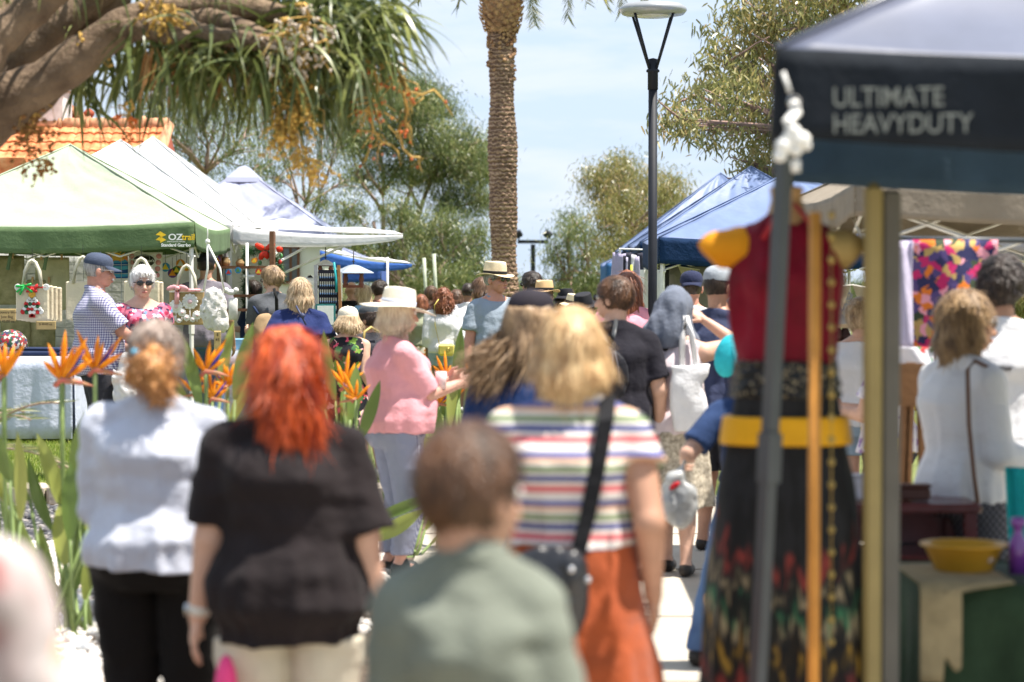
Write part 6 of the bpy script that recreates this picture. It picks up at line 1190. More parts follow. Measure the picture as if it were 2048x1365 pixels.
        if sleeve <= 0:
            for s in (-1, 1): G.cut((s*.104*u*sh, 0, .79*u), (s*.93, 0, .28))
        else:
            fl = top[5] if len(top) > 5 else 1.0
            fl = 1+(fl-1)*(.45 if fl < 1.5 else .8)
            for key in 'LR':
                a, b_, c = SJ[key], EL[key], WR[key]; ra = .034*u*gs+tt*.7
                if sleeve < 1:
                    e = a+(b_-a)*sleeve; dv = (b_-a).normalized(); G.cone(a, ra, e+dv*.05, (.031*u*gs+tt)*fl, .03, (e, dv))
                else:
                    e = b_+(c-b_)*(sleeve-1); dv = (c-b_).normalized(); G.cone(a, ra, b_, (.0265*u*gs+tt*.8)*fl, .03); G.cone(b_, (.0265*u*gs+tt*.8)*fl, e+dv*.04, (.019*u*gs+tt*.7)*fl, .012, (e, dv))
        fold_noise(G, (.008 if loose > .85 else .005)*(1.5 if d < 9 else 1)); gp = [G.mesh()]
        V, F = join(gp); out['top'] = raw(top[6] if len(top) > 6 else 'shirt', V, F, m, root)
    # ---- garment below
    if bot:
        kind, m, hem = bot[:3]; t = .010+vox*.8
        G = Sdf((lo.x-.05, lo.y-.08, max(-.03, hem*u-.04)), (hi.x+.05, hi.y+.06, .66*u), vox)
        if kind in ('trousers', 'shorts', 'jeans'):
            wst = .60*u; pr = [(z, rx+t, ry+t, cy) for z, rx, ry, cy in prof if z < .56*u]+[(wst, .083*u*g+t, .066*u*g+t, 0)]; G.column(pr, k=0)
            for key in 'LR':
                fl = {'trousers': 1.28, 'jeans': 1.05, 'shorts': 1.25}[kind]; ez = hem*u
                G.cone(hips[key], .056*u*gs+t, kn[key], (.036*u*gs)*fl+t*.6, .02)
                if hem < .26: G.cone(kn[key], .036*u*gs*fl+t*.6, an[key]+Vector((0, 0, -.01)), .024*u*fl+t, .012)
            G.cut((0, 0, hem*u), (0, 0, -1)); nm = kind if kind != 'jeans' else 'jeans'
        else:
            fl = bot[3] if len(bot) > 3 else 1.5
            G.column([(hem*u, .10*u*g*fl+t, .085*u*g*fl+t, 0), (.36*u, .10*u*g*(.4+fl*.6)+t, .085*u*g*(.4+fl*.6)+t, 0), (.50*u, .101*u*g+t, .082*u*g+t, -.006*u), (.56*u, .097*u*g+t, .078*u*g+t, -.004*u), (.63*u, .082*u*g+t, .066*u*g+t, 0)], k=0, e=2.1, fold=(7, .09, .56*u))
            G.cut((0, 0, hem*u), (0, 0, -1)); nm = 'skirt'
        if top and not tuck: G.cut((0, 0, (top[2]+.008)*u), (0, 0, 1))
        fold_noise(G, .006); V, F = G.mesh(); out['bot'] = raw(nm, V, F, m, root)
    # ---- shoes
    if shoe is not None:
        for key in 'LR':
            a = an[key]; fz = 0; S = Sdf((a.x-.08, a.y-.1, -.02), (a.x+.08, a.y+.24, .16), max(.006, vox*.7))
            S.cone((a.x, a.y-.02, .035), .038*u/1.7*1.0, (a.x, a.y+.085*u, .028), .036, .02); S.cone((a.x, a.y-.01, .05), .036, (a.x, a.y+.02, .075), .034, .02); S.cut((0, 0, .004), (0, 0, -1))
            V, F = S.mesh(); raw('shoe', V, F, shoe, root)
    # ---- glasses
    if glasses:
        G = MB(); fr = mat('dark lens', (.012, .011, .012), .08, .05, 5, 0, spec=.7)
        for s in (-1, 1):
            G.ball(hw((s*.034, .094, .006)), (.028*k, .006*k, .020*k), 12, rot=HR.to_euler())
            G.tube([hw((s*.060, .090, .010)), hw((s*.080, .045, .010)), hw((s*.082, -.005, .004))], .003*k, 6)
        G.tube([hw((-.010, .100, .010)), hw((.010, .100, .010))], .003*k, 6); G.build('sunglasses' if glasses == 'sun' else 'glasses', fr if glasses == 'sun' else mat('clear lens', (.25, .22, .2), .1, .05, 5, 0), root, True)
    # ---- hats
    if hat:
        kind, m = hat[0], hat[1]; tilt = hat[2] if len(hat) > 2 else 0; HQ = HR@Matrix.Rotation(R(tilt), 3, 'X'); he_ = HQ.to_euler()
        ho = hc+HR@(Vector((0, -.010, .048))*k)
        if kind in ('fedora', 'straw', 'bucket'):
            bw = hat[3] if len(hat) > 3 else .16; droop = hat[4] if len(hat) > 4 else -.012; r0 = .088*k; ch = .105*k
            P = []; n = 40; C = MB()
            def crown(a, t):
                rr = r0*(1.03-.16*t**2)*(1 if t < .9 else (1-(t-.9)*3.2)); x_, y_ = math.cos(a)*rr*.93, math.sin(a)*rr*1.12
                z_ = ch*min(1, t*1.06) - (.020*k*math.exp(-(x_/(.026*k))**2)*sm(.75, 1, t) if kind == 'fedora' else 0); return Vector((x_, y_, z_))
            if kind == 'bucket': ch *= .8
            rows = [0, .15, .3, .5, .7, .82, .9, .96, 1.0]
            vs = [ho+HQ@crown(2*math.pi*i/n, t) for t in rows for i in range(n)]; fs = [(j*n+i, j*n+(i+1) % n, (j+1)*n+(i+1) % n, (j+1)*n+i) for j in range(len(rows)-1) for i in range(n)]
            # top centre
            ring = [ho+HQ@Vector((math.cos(2*math.pi*i/n)*r0*.3, math.sin(2*math.pi*i/n)*r0*.45, ch-(.020*k if kind == 'fedora' else -.002))) for i in range(n)]
            b = len(vs); vs += ring; fs += [((len(rows)-1)*n+i, (len(rows)-1)*n+(i+1) % n, b+(i+1) % n, b+i) for i in range(n)]+[tuple(b+i for i in range(n))]
            C._add(vs, fs)
            vs = []; br = [0, .3, .65, 1]
            for th_ in (0, -.0035):
                for q in br:
                    for i in range(n):
                        a = 2*math.pi*i/n; r_ = r0*.98+q*(bw-.088)*k; vs.append(ho+HQ@Vector((math.cos(a)*r_*.93, math.sin(a)*(r_*1.06), th_+(droop*q**1.5 + (.016*q**2)*abs(math.cos(a))**3*(1 if kind == 'fedora' else .2)+.006*q*math.sin(3*a+1))*k)))
            m4 = 4*n; fs = [(j*n+i, j*n+(i+1) % n, (j+1)*n+(i+1) % n, (j+1)*n+i) for j in range(3) for i in range(n)]+[(m4+j*n+i, m4+(j+1)*n+i, m4+(j+1)*n+(i+1) % n, m4+j*n+(i+1) % n) for j in range(3) for i in range(n)]+[(3*n+i, 3*n+(i+1) % n, m4+3*n+(i+1) % n, m4+3*n+i) for i in range(n)]
            C._add(vs, fs); hb = C.build('hat', m, root, True); out['hat'] = hb
            if len(hat) > 5 and hat[5] is not None:
                MB().lathe([(r0*1.045, .004), (r0*1.055, .016), (r0*1.04, .030), (r0*1.0, .031)], ho, 40, .93, 1.12, he_).build('hat_band', hat[5], hb, True)
        elif kind == 'cap':
            rr = .090*k; C = MB(); C.lathe([(rr, -.012), (rr*1.02, .01), (rr*.98, .035), (rr*.86, .060), (rr*.6, .078), (rr*.3, .086), (.001, .088)], ho, 28, .92, 1.1, he_)
            C.ball(ho+HQ@Vector((0, 0, .088)), .007, 8); hb = C.build('cap', m, root, True); out['hat'] = hb; bk = -1 if len(hat) > 3 and hat[3] == 'back' else 1
            vs = []; nn = 12
            for th_ in (0, -.004):
                for j in range(4):
                    q = j/3
                    for i in range(nn+1):
                        a = R(25+130*i/nn); x_ = math.cos(a)*rr*.92; y0 = math.sin(a)*rr*1.08; y_ = y0+q*.068*k*math.sin(a)**.6
                        vs.append(ho+HQ@Vector((x_*(1-.10*q), bk*y_, th_-.004-.016*q*k-.02*q*abs(math.cos(a))**2)))
            w_ = nn+1; fs = []
            for o_ in (0, 4*w_): fs += [(o_+j*w_+i, o_+j*w_+i+1, o_+(j+1)*w_+i+1, o_+(j+1)*w_+i) for j in range(3) for i in range(nn)]
            fs += [(3*w_+i, 3*w_+i+1, 7*w_+i+1, 7*w_+i) for i in range(nn)]
            MB()._add(vs, fs).build('brim', m, hb, True)
            if bk < 0: MB().ball(ho+HQ@Vector((0, .088*k*1.05, .010)), (.030*k, .012, .022), 12, he_).build('cap_opening', hm, hb, True)
    out.update(SJ=SJ, EL=EL, WR=WR, hc=hc, hw=hw, k=k, M=M, HR=HR)
    if extra: extra(out)
    return out
HM = dict(brown=hairmat('hair brown', (.16, .085, .045), (.045, .024, .014)), dark=hairmat('hair dark', (.045, .028, .02), (.012, .008, .006)),
          blond=hairmat('hair blond', (.78, .56, .30), (.38, .21, .09)), ash=hairmat('hair ash blond', (.62, .47, .30), (.27, .17, .09)), grey=hairmat('hair grey brown', (.42, .34, .29), (.17, .11, .08)), orange=hairmat('hair orange brown', (.62, .30, .10), (.25, .11, .04)),
          white=hairmat('hair white', (.86, .85, .83), (.56, .55, .54)), red=hairmat('hair red', (.72, .13, .03), (.26, .025, .008)), auburn=hairmat('hair auburn', (.30, .11, .05), (.10, .03, .015)),
          boy=hairmat('hair light brown', (.14, .066, .032), (.028, .014, .008)), long=hairmat('hair golden brown', (.42, .28, .16), (.13, .075, .04)), salt=hairmat('hair salt pepper', (.40, .38, .37), (.10, .09, .09)), bobr=hairmat('hair bob brown', (.46, .30, .15), (.10, .055, .03)), cream=hairmat('hair cream', (.88, .76, .60), (.60, .46, .33)))
# ------------------------------------------------------------ the crowd
HMx = HM
c_ = cloth
blk = c_('black trousers', (.008, .007, .007)); dshoe = mat('dark shoe', (.03, .025, .022), .5); wshoe = mat('white shoe', (.6, .6, .58), .5); sand = mat('brown sandal', (.10, .05, .03), .6)
jean = mat('blue denim', (.09, .16, .30), .85, .35, 4, .4, 60, c2=(.05, .09, .20)); ljean = mat('pale denim', (.34, .44, .54), .85, .2, 4, .4, 60); khaki = c_('khaki cotton', (.38, .34, .20)); cream = c_('cream cotton', (.58, .53, .42)); dgrey = c_('dark grey cotton', (.035, .035, .043))
navy = c_('navy cotton', (.022, .035, .085)); wht = c_('white cotton', (.74, .74, .76), transl=.08, var=.03); grt = c_('mid grey cotton', (.085, .09, .10)); pinkc = c_('rose pink cotton', (.74, .34, .38), var=.06); denimtop = c_('denim blue cotton', (.025, .05, .13))
straw = mat('cream straw', (.74, .62, .42), .8, .12, 20, .4, 120); tanf = mat('tan felt', (.62, .42, .22), .8, .1, 12, .2, 60); yst = mat('yellow straw', (.80, .60, .24), .8, .12, 20, .4, 120); band = c_('black band', (.012, .012, .012)); bband = c_('pale blue band', (.50, .54, .66)); bfel = mat('black felt', (.015, .015, .02), .8); ccap = c_('cream cap cloth', (.70, .64, .52)); gcap = c_('charcoal cap cloth', (.07, .08, .09)); slate = c_('slate cap cloth', (.055, .07, .11)); lcap = c_('light grey cap cloth', (.33, .36, .40))
floral = rampmat('black tropical floral', 'voronoi', [(0, (.012, .012, .016)), (.40, (.05, .13, .05)), (.62, (.012, .012, .016)), (.74, (.62, .09, .14)), (.82, (.75, .45, .42)), (.90, (.18, .30, .05))], (1, 1, 1), 22, rnd_col=True)
floralp = rampmat('pink blue floral', 'voronoi', [(0, (.50, .12, .18)), (.25, (.05, .02, .06)), (.45, (.50, .46, .54)), (.55, (.55, .16, .24)), (.75, (.14, .22, .36)), (.88, (.38, .03, .08))], (1, 1, 1), 30, rnd_col=True)
floralw = rampmat('white rose floral', 'noise', [(.30, (.30, .13, .12)), (.40, (.42, .33, .32)), (.55, (.44, .39, .38)), (.68, (.30, .22, .18))], (5, 5, 3), 2, interp='LINEAR')
florals = rampmat('orange white floral', 'voronoi', [(0, (.66, .60, .48)), (.5, (.55, .22, .05)), (.72, (.70, .64, .52)), (.9, (.40, .30, .06))], (1, 1, 1), 26, rnd_col=True)
floralu = rampmat('purple yellow floral', 'voronoi', [(0, (.66, .62, .68)), (.55, (.70, .50, .06)), (.68, (.30, .20, .45)), (.8, (.7, .66, .7))], (1, 1, 1), 30, rnd_col=True)
stripes = rampmat('multi stripes', 'z', [(0, (.62, .56, .52)), (.10, (.55, .15, .16)), (.25, (.62, .56, .50)), (.33, (.07, .08, .22)), (.45, (.60, .56, .52)), (.52, (.20, .26, .14)), (.64, (.62, .56, .50)), (.72, (.60, .38, .26)), (.82, (.12, .13, .30)), (.93, (.58, .54, .54))], (1, 1, 1), 2.3, distort=.5, rough=.85)
check = gingham('violet check', (.60, .60, .66), (.30, .29, .42), (.10, .10, .22), 52, .5); ging = gingham('navy gingham', (.42, .44, .52), (.22, .24, .34), (.08, .09, .18), 95, .5)
rust = mat('rust skirt cloth', (.40, .075, .014), .75, .25, 3, .4, 7, .15, .3, sheen=.2, bd=.04); speck = mat('speckled beige cloth', (.52, .46, .36), .85, .5, 45, .3, 50, c2=(.24, .20, .15))
charc = c_('washed black cotton', (.019, .014, .015), var=.25); swt = c_('pale grey sweatshirt cloth', (.50, .52, .60), var=.05, bmp=.5); oliveg = c_('sage grey shirt cloth', (.17, .185, .15), var=.15, bmp=.5); polo = c_('blue grey polo cloth', (.26, .31, .37), var=.05); hoodc = c_('heather grey jersey', (.15, .17, .22), var=.12); lilac = c_('pale lilac cotton', (.66, .57, .60), var=.05); tee_b = c_('faded black tee', (.015, .014, .021)); salmon = c_('coral red cotton', (.70, .13, .16))

def collar(r, m, s=.0):
    u = r['H']; C = MB(); pts = []
    for i in range(21): a = R(-165+330*i/20); pts.append((math.sin(a)*.040*u, -math.cos(a)*.038*u-.006*u, .842*u+.008*u*math.cos(a)))
    C.tube(pts, .010*u, 8).build('collar', m, r['top'], True)
def backtext(lines, size, zf, m=None):
    def f(r):
        u = r['H']
        for i, l in enumerate(lines): text(l, size, (0, -.5, zf*u-i*size*1.7), m or m_ink, r['top'], target=r['top'], align='CENTER', bold=.0008)
    return f
def strap(label, pts, w_, m, name='bag_strap', r=None):
    return MB().tube(pts, w_, 6).build(name, m, r, True)
# --- nearest row
def f1(r):
    MB().lathe([(.040, -.006), (.046, 0), (.040, .006)], r['hw']((.0, -.115, .018)), 16, rot=(R(75), 0, 0)).ball(r['hw']((-.030, -.135, .022)), (.016, .014, .014), 8).build('hair_tie', mat('blue hair tie', (.12, .42, .62), .5), r['hair'], True)
    b = Sdf(np.array(r['hw']((.02, -.13, -.06)))-.16, np.array(r['hw']((.02, -.13, -.06)))+.16, .008); b.ell(r['hw']((.01, -.125, -.035)), (.075, .055, .070), None, 0); b.ell(r['hw']((.045, -.11, -.09)), (.045, .04, .05), None, .03); b.noise(.020, (22, 22, 22), 2); b.noise(.010, (48, 48, 48), 5)
    V, F = b.mesh(); N = normals(V, F); ii = rng.integers(0, len(V), 500); D = N[ii]*.5+rng.normal(size=(500, 3))*.5; RV, RF, _ = ribbons(V[ii], D, .05, .004, 4, .05, .3, .8); V, F = join([(V, F), (RV, RF)]); raw('bun', V, F, HM['orange'], r['hair'])
person('woman in a pale grey sweatshirt and black trousers with a messy ginger bun, back turned', 312, 645, 7.8, 4, 1.36, L=(-.17, .24, .93), Rr=(.17, .26, .93), head=(8, 0), hair=('bun', 'grey', .1, (0, -.10, -.02), .05), top=(swt, 1.85, .50, 1.0, .845, 1.15, 'sweatshirt'), bot=('trousers', blk, .05), shoe=dshoe, extra=f1)
def f2(r):
    w_ = r['WR']['L']; e = r['EL']['L']; d = (w_-e).normalized(); p = w_-d*.02
    MB().lathe([(.030, -.014), (.034, -.012), (.034, .012), (.030, .014)], p, 18, rot=d.to_track_quat('Z', 'Y').to_euler()).build('watch_strap', mat('white watch strap', (.75, .70, .62), .5), r['body'], True); MB().lathe([(.001, .010), (.018, .009), (.020, 0)], p+Vector((-.030, -.006, .0)), 16, rot=(0, R(-90), 0)).build('watch_face', mat('steel', (.55, .55, .56), .2, metal=.9), r['body'], True)
    hw = r['hw']; P = []; D = []; n = 700
    base = [(hw((.03+rnd.gauss(0, .032), -.095+rnd.gauss(0, .012), rnd.uniform(-.14, .02)))) for _ in range(n)]
    P = np.array([tuple(q) for q in base]); D = np.stack([rng.normal(size=n)*.25+.12, rng.normal(size=n)*.12-.10, -np.ones(n)], 1); V, F, I = ribbons(P, D, rng.uniform(.10, .22, n), .006, 7, .05, .10, .25); raw('loose_locks', V, F, HM['red'], r['hair'])
person('red haired woman in a washed black tee and cream trousers walking away', 574, 660, 6.9, 0, 1.38, L=(-.27, .02, .68), Rr=(.265, .04, .68), head=(5, 5), hair=('wavy', 'red', .13), hs=1.0, top=(charc, .88, .432, .98, .84, 1.25, 'tee'), bot=('trousers', cream, .05), shoe=wshoe, extra=f2)
pbk = MB().ball((0, 0, -.10), (.036, .05, .13), 14).build('pink_bag', mat('hot pink cloth', (.80, .06, .22), .6, .1), None, True); pbk.location = at(452, 1330, 6.78); pbk.location.y = 6.78; tag(pbk, 'bright pink bag beside the red haired woman\'s hand', 'bag')
def f3(r):
    u = r['H']; C = MB(); C.lathe([(.046*u, .0), (.043*u, .020*u), (.040*u, .022*u), (.047*u, -.004*u)], (0, .002*u, .838*u), 28, 1.05, 1.0, (R(-14), 0, 0)); C.build('collar', oliveg, r['top'], True)
person('brown haired boy in a sage grey shirt, nearest child seen from behind', 938, 856, 4.2, 6, .90, L=(-.165, .05, .70), Rr=(.165, .05, .70), head=(38, 4), hair=('short', 'boy'), hs=1.12, sh=.78, top=(oliveg, 1.9, .45, .95, .85, 1.1), bot=('shorts', khaki, .3), shoe=wshoe, skin='tan', extra=f3, vx=.007)
person('blond woman in a multicoloured striped tee and long rust skirt', 1142, 618, 6.9, 2, 1.14, L=(-.23, .16, .85), Rr=(.235, -.01, .80), hair=('bob', 'blond', .135), hs=1.0, top=(stripes, .42, .585, .93, .84, 1.5, 'tee'), bot=('skirt', rust, .06, 1.45), skin='tan', shoe=sand)
def shoulderbag():
    d = 6.72; r = empty('shoulder_bag', at(1088, 1185, d), 'black leather shoulder bag with a wide black strap on the striped tee', 'shoulder bag'); o = Vector(r.location); bl = mat('black leather', (.014, .014, .018), .35, .2, 7, .4, 20, spec=.6)
    S = Sdf((-.16, -.10, -.17), (.16, .10, .20), .007); S.ell((0, 0, 0), (.125, .055, .135), None, 0); S.ell((.05, 0, .04), (.075, .05, .085), None, .03); S.ell((.065, .0, -.06), (.05, .045, .07), None, .03); S.noise(.012, (12, 12, 9), 4); S.noise(.005, (40, 40, 20), 1); V, F = S.mesh(); raw('bag', V, F, bl, r)
    pts = [at(1216, 792, 6.86)-o, at(1212, 840, 6.755)-o, at(1196, 930, 6.735)-o, at(1176, 1030, 6.73)-o, at(1158, 1100, 6.72)-o, at(1150, 1140, 6.71)-o]; B = MB(); vs = []; 
    for p in pts: vs += [p+Vector((-.024, 0, -.004)), p+Vector((.024, 0, .004)), p+Vector((.024, .006, .004)), p+Vector((-.024, .006, -.004))]
    B._add(vs, [(i*4+a, i*4+(a+1) % 4, i*4+4+(a+1) % 4, i*4+4+a) for i in range(len(pts)-1) for a in range(4)]); B.build('strap', c_('black webbing', (.012, .012, .014)), r)
    for px, py in ((1143, 1140), (1176, 1160)): MB().ball(at(px, py, 6.66)-o, .011, 10).build('stud', MC['steel'], r, True)
shoulderbag()
def f5(r):
    hw = r['hw']; n = 2600; P = np.array([tuple(hw((rnd.gauss(-.02, .035), -.07+rnd.gauss(0, .02), rnd.uniform(-.12, -.02)))) for _ in range(n)]); RI = r['root'].matrix_world
    D = np.stack([rng.normal(size=n)*.2-.75, rng.normal(size=n)*.2-.25, -np.ones(n)*.8+rng.normal(size=n)*.25], 1); V, F, I = ribbons(P, D, rng.uniform(.12, .30, n), .006, 8, .06, .13, .2); raw('windblown_hair', V, F, HM['long'], r['hair'])
person('woman in a black cap and navy top with long windblown brown hair', 1062, 580, 9.5, 18, 1.05, head=(30, 0), hair=('long', 'long', .16), top=(c_('deep navy cotton', (.012, .030, .10)), .7, .52, .95), bot=('jeans', jean, .05), hat=('cap', mat('black cap cloth', (.018, .014, .022), .85), 0), cap=.01, shoe=wshoe, extra=f5)
# edge figure
person('woman in a white and rose floral sleeve, cut by the left picture edge', -250, 640, 3.2, 10, 1.1, hair=('bob', 'ash', .14), top=(floralw, 1.7, .5, 1.0), bot=('trousers', cream, .05), shoe=wshoe, Rr=(.33, .06, .78))
# --- middle row
def f6(r):
    pass
person('older woman in a pink tee, navy gingham trousers and a cream straw hat', 792, 572, 14.0, 68, 1.2, L=(-.06, .34, 1.12), Rr=(.08, .36, 1.10), head=(4, 2), hair=('bob', 'cream', .10), bust=.035, belly=.07, top=(pinkc, .95, .505, .92, .835, 1.15, 'tee'), bot=('trousers', ging, .07), skin='pink', shoe=dshoe, hat=('fedora', mat('white straw', (.80, .74, .62), .8, .08, 20, .4, 120), -6, .215, -.026, bband), cap=.04, hint={'L': (-.3, -1, -.6), 'R': (.4, -1, -.6)}, grip=(.5, .5))
cu = MB().lathe([(.001, 0), (.028, 0), (.034, .10), (.031, .10), (.026, .006), (.001, .004)], (0, 0, 0), 18).build('paper_cup', mat('pink white paper', (.78, .60, .60), .6), None, True); cu.location = at(882, 778, 13.95); tag(cu, 'pink and white paper cup in the hands of the woman in pink', 'cup')
def f6s(r):
    pass
def m1(r): collar(r, check)
person('moustached man in a violet checked shirt and navy cap', 192, 502, 19, 72, 1.12, L=(-.1, .30, 1.0), Rr=(.16, .40, 1.02), head=(8, 6), hair=('crop', 'salt'), belly=.05, top=(check, .85, .46, 1.0, .842, 1.3), bot=('trousers', dgrey, .05), hat=('cap', slate, -4), cap=.02, skin='red', beard=('moustache', 'white'), glasses='clear', shoe=dshoe, extra=m1, hint={'R': (.3, -1, -.3)}, grip=(.6, .6), hs=1.06)
pgb = empty('plastic_bag', at(256, 795, 18.8), 'translucent white plastic bag held by the checked shirt man', 'bag'); S = Sdf((-.2, -.15, -.12), (.2, .15, .42), .011); S.ell((0, 0, .10), (.115, .07, .17), None, 0); S.cone((-.03, 0, .22), .035, (.0, 0, .34), .018, .03); S.noise(.03, (12, 12, 9), 2); S.noise(.012, (30, 30, 20), 2); V, F = S.mesh(); raw('bag', V, F, mat('thin white plastic', (.80, .80, .80), .3, .05, 5, .3, 20, .4, .5), pgb)
person('white haired woman in sunglasses and a pink floral top', 283, 535, 19.5, 155, 1.15, head=(6, 2), hair=('thick', 'white'), hs=1.05, bust=.03, top=(floralp, .38, .50, .95, .82), bot=('trousers', navy, .05), skin='fair', glasses='sun', shoe=dshoe)
def m_hat(r):
    collar(r, polo); P_ = MB(); [P_.ball((0, .118+.0*i, r['H']*(.79-.03*i)), (.007, .004, .007), 6) for i in range(3)]
person('tall man in a blue grey polo, sunglasses and a straw hat with a black band', 990, 521, 22.5, 158, 1.08, L=(-.30, .04, .84), Rr=(.31, .06, .84), head=(-32, 0), hair=('crop', 'salt'), belly=.03, top=(polo, .72, .50, .98, .835, 1.3, 'polo_shirt'), bot=('trousers', c_('brown black trousers', (.05, .035, .03)), .05), hat=('fedora', straw, -3, .155, -.012, band), cap=.045, skin='red', glasses='sun', shoe=dshoe, extra=m_hat, hs=1.02)
# --- left stall crowd
person('broad man in a grey tee and black cap behind the hanging jute tote', 412, 502, 25.2, 4, 1.15, hair=('crop', 'dark'), top=(c_('mauve grey cotton', (.20, .18, .21)), .7, .47, 1.0), bot=('jeans', jean, .05), hat=('cap', bfel, 0), cap=.02, skin='tan', shoe=dshoe, L=(-.2, .25, 1.0))
person('stallholder in navy looking down at her hands behind the tent pole', 508, 562, 27.2, -70, 1.0, head=(0, 22), hair=('bun', 'dark', .1, (0, -.10, .0), .035), top=(navy, .7, .5, .95), bot=('trousers', blk, .05), shoe=dshoe, L=(-.05, .34, 1.02), Rr=(.1, .34, 1.02))
def c3(r):
    u = r['H']; MB().tube([(-.09, .03, .815*u), (-.10, -.02, .825*u), (-.10, -.10, .80*u), (-.07, -.13, .68*u)], .013, 6).tube([(.09, .03, .815*u), (.10, -.02, .825*u), (.10, -.10, .80*u), (.07, -.13, .68*u)], .013, 6)
person('woman in a mid grey tee with brown hair in a bun facing the white stall', 545, 533, 24.2, -28, 1.05, head=(-28, 14), hair=('bun', 'long', .1, (.0, -.115, .0), .048), top=(grt, .75, .50, .95), bot=('trousers', dgrey, .05), glasses='clear', shoe=dshoe, L=(-.15, .3, 1.05), Rr=(.12, .32, 1.02))
def backpack(label, px, py, d, w_, h_, m, yaw=0, sm_=None):
    r = empty('backpack', at(px, py, d), label, 'backpack', yaw); S = Sdf((-w_*.8, -.16, -h_*.8), (w_*.8, .16, h_*.8), .012); S.ell((0, 0, -.02), (w_*.5, .085, h_*.5), None, 0); S.ell((0, -.05, -h_*.18), (w_*.36, .05, h_*.25), None, .02); S.noise(.01, (9, 9, 9), 2); V, F = S.mesh(); raw('bag', V, F, m, r)
    for s in (-1, 1): MB().tube([(s*w_*.22, .05, h_*.42), (s*w_*.26, .14, h_*.62), (s*w_*.28, .26, h_*.55), (s*w_*.3, .31, h_*.2)], .013, 6).build('strap', sm_ or m, r, True)
    return r
backpack('small tan backpack on the woman in the grey tee', 531, 657, 23.95, .26, .34, mat('tan canvas', (.36, .24, .13), .8), R(28), navy)
st_ = MB(); st_.tube([at(548, 578, 24.0), at(553, 600, 23.95), at(554, 640, 23.95), at(548, 690, 24.0)], .018, 6); tag(st_.build('bag_strap', band, None, True), 'black strap over the shoulder of the grey tee', 'strap')
person('woman with a blond bob and a navy flutter sleeve blouse', 600, 557, 20.2, 2, 1.12, L=(-.24, .04, .78), Rr=(.225, .06, .80), hair=('bob', 'ash', .15), hs=1.04, top=(c_('royal navy cotton', (.018, .030, .11)), .62, .52, .98, .84, 1.9, 'blouse'), bot=('jeans', ljean, .05), skin='tan', shoe=wshoe)
st_ = MB(); st_.tube([at(592, 612, 20.0), at(603, 632, 19.98), at(612, 650, 19.97)], .008, 6).box(at(605, 632, 19.965), (.04, .01, .04), (0, .5, 0)); tag(st_.build('bag_strap', mat('navy strap', (.05, .06, .12), .5), None, True), 'thin buckled strap crossing the back of the navy blouse', 'strap')
person('girl in a black tropical floral dress and cream cap holding a hand', 694, 613, 20.0, 8, 1.0, L=(-.17, -.02, .84), Rr=(.15, .03, .70), head=(-40, 0), hair=('bob', 'ash', .06), hs=1.14, top=(floral, 0, .50, .9, .82), bot=('skirt', floral, .30, 1.25), hat=('cap', ccap, -4), cap=.015, skin='fair', shoe=wshoe)
person('boy in a charcoal cap and dark tee beside the girl in the floral dress', 742, 607, 20.4, -38, .95, L=(-.16, .06, .70), Rr=(.17, .04, .70), head=(-20, 6), hair=('short', 'dark'), hs=1.12, top=(dgrey, .75, .48, .98), bot=('shorts', khaki, .24), hat=('cap', gcap, -4), cap=.015, skin='tan', shoe=wshoe)
st_ = MB(); st_.tube([at(757, 664, 20.3), at(742, 655, 20.25), at(729, 664, 20.2), at(726, 690, 20.18)], .012, 6); tag(st_.build('backpack_strap', mat('mustard strap', (.55, .42, .14), .6), None, True), 'mustard edged backpack strap on the boy in the charcoal cap', 'strap')
person('bald man in black behind the larger bird feeder', 703, 563, 30.5, -14, 1.1, hair=('bald', 'dark'), top=(blk, .7, .5, 1), bot=('shorts', dgrey, .28), skin='tan', shoe=dshoe)
person('woman in profile with long straight blond hair and sunglasses', 728, 571, 29.5, -62, 1.0, head=(-15, 0), hair=('long', 'ash', .25), top=(c_('sky blue cotton', (.20, .36, .58)), .7, .5, .95), bot=('jeans', jean, .05), glasses='sun', shoe=wshoe)
person('dark haired man in glasses facing right behind the blond woman', 757, 563, 31, 48, 1.05, head=(12, 0), hair=('thick', 'dark'), top=(c_('dusty maroon cotton', (.24, .10, .10)), .7, .5, 1), bot=('jeans', jean, .05), glasses='clear', shoe=dshoe)
# --- far walkway crowd
person('woman in a white shirt and denim shorts with long dark curls', 887, 577, 30, 0, 1.0, L=(-.20, .03, .78), Rr=(.21, .05, .80), hair=('curly', 'auburn', .20), top=(wht, 1.5, .50, 1.0, .84, 1.25), bot=('shorts', ljean, .40), skin='brown', shoe=wshoe)
yb = MB().box((0, 0, 0), (.20, .07, .155), None, .03).build('handbag', mat('yellow leather', (.72, .60, .14), .4, .06)); yb.location = at(893, 700, 29.75); tag(yb, 'small yellow leather handbag on the white shirt woman', 'handbag'); MB().tube([(-.09, 0, .07), (-.14, .02, .3), (-.15, .05, .55), (-.10, .09, .62)], .006, 5).build('strap', MC['yellow leather'], yb, True); MB().lathe([(.022, 0), (.028, .004), (.022, .008)], (.02, -.037, .0), 14, rot=(R(90), 0, 0)).build('clasp', mat('brass', (.6, .45, .15), .3, metal=.8), yb, True)
person('woman in an orange floral skirt standing left of the white shirt', 842, 590, 31, 6, 1.05, hair=('bob', 'auburn', .10), top=(c_('sage cotton', (.30, .32, .22)), .7, .56, .95), bot=('skirt', florals, .20, 1.3), skin='tan', shoe=sand)
person('dark haired woman half hidden beside the orange floral skirt', 862, 573, 33, -10, 1.0, hair=('bun', 'brown', .1, (0, -.06, .09), .05), top=(dgrey, .7, .5, 1), bot=('trousers', blk, .05), shoe=dshoe)
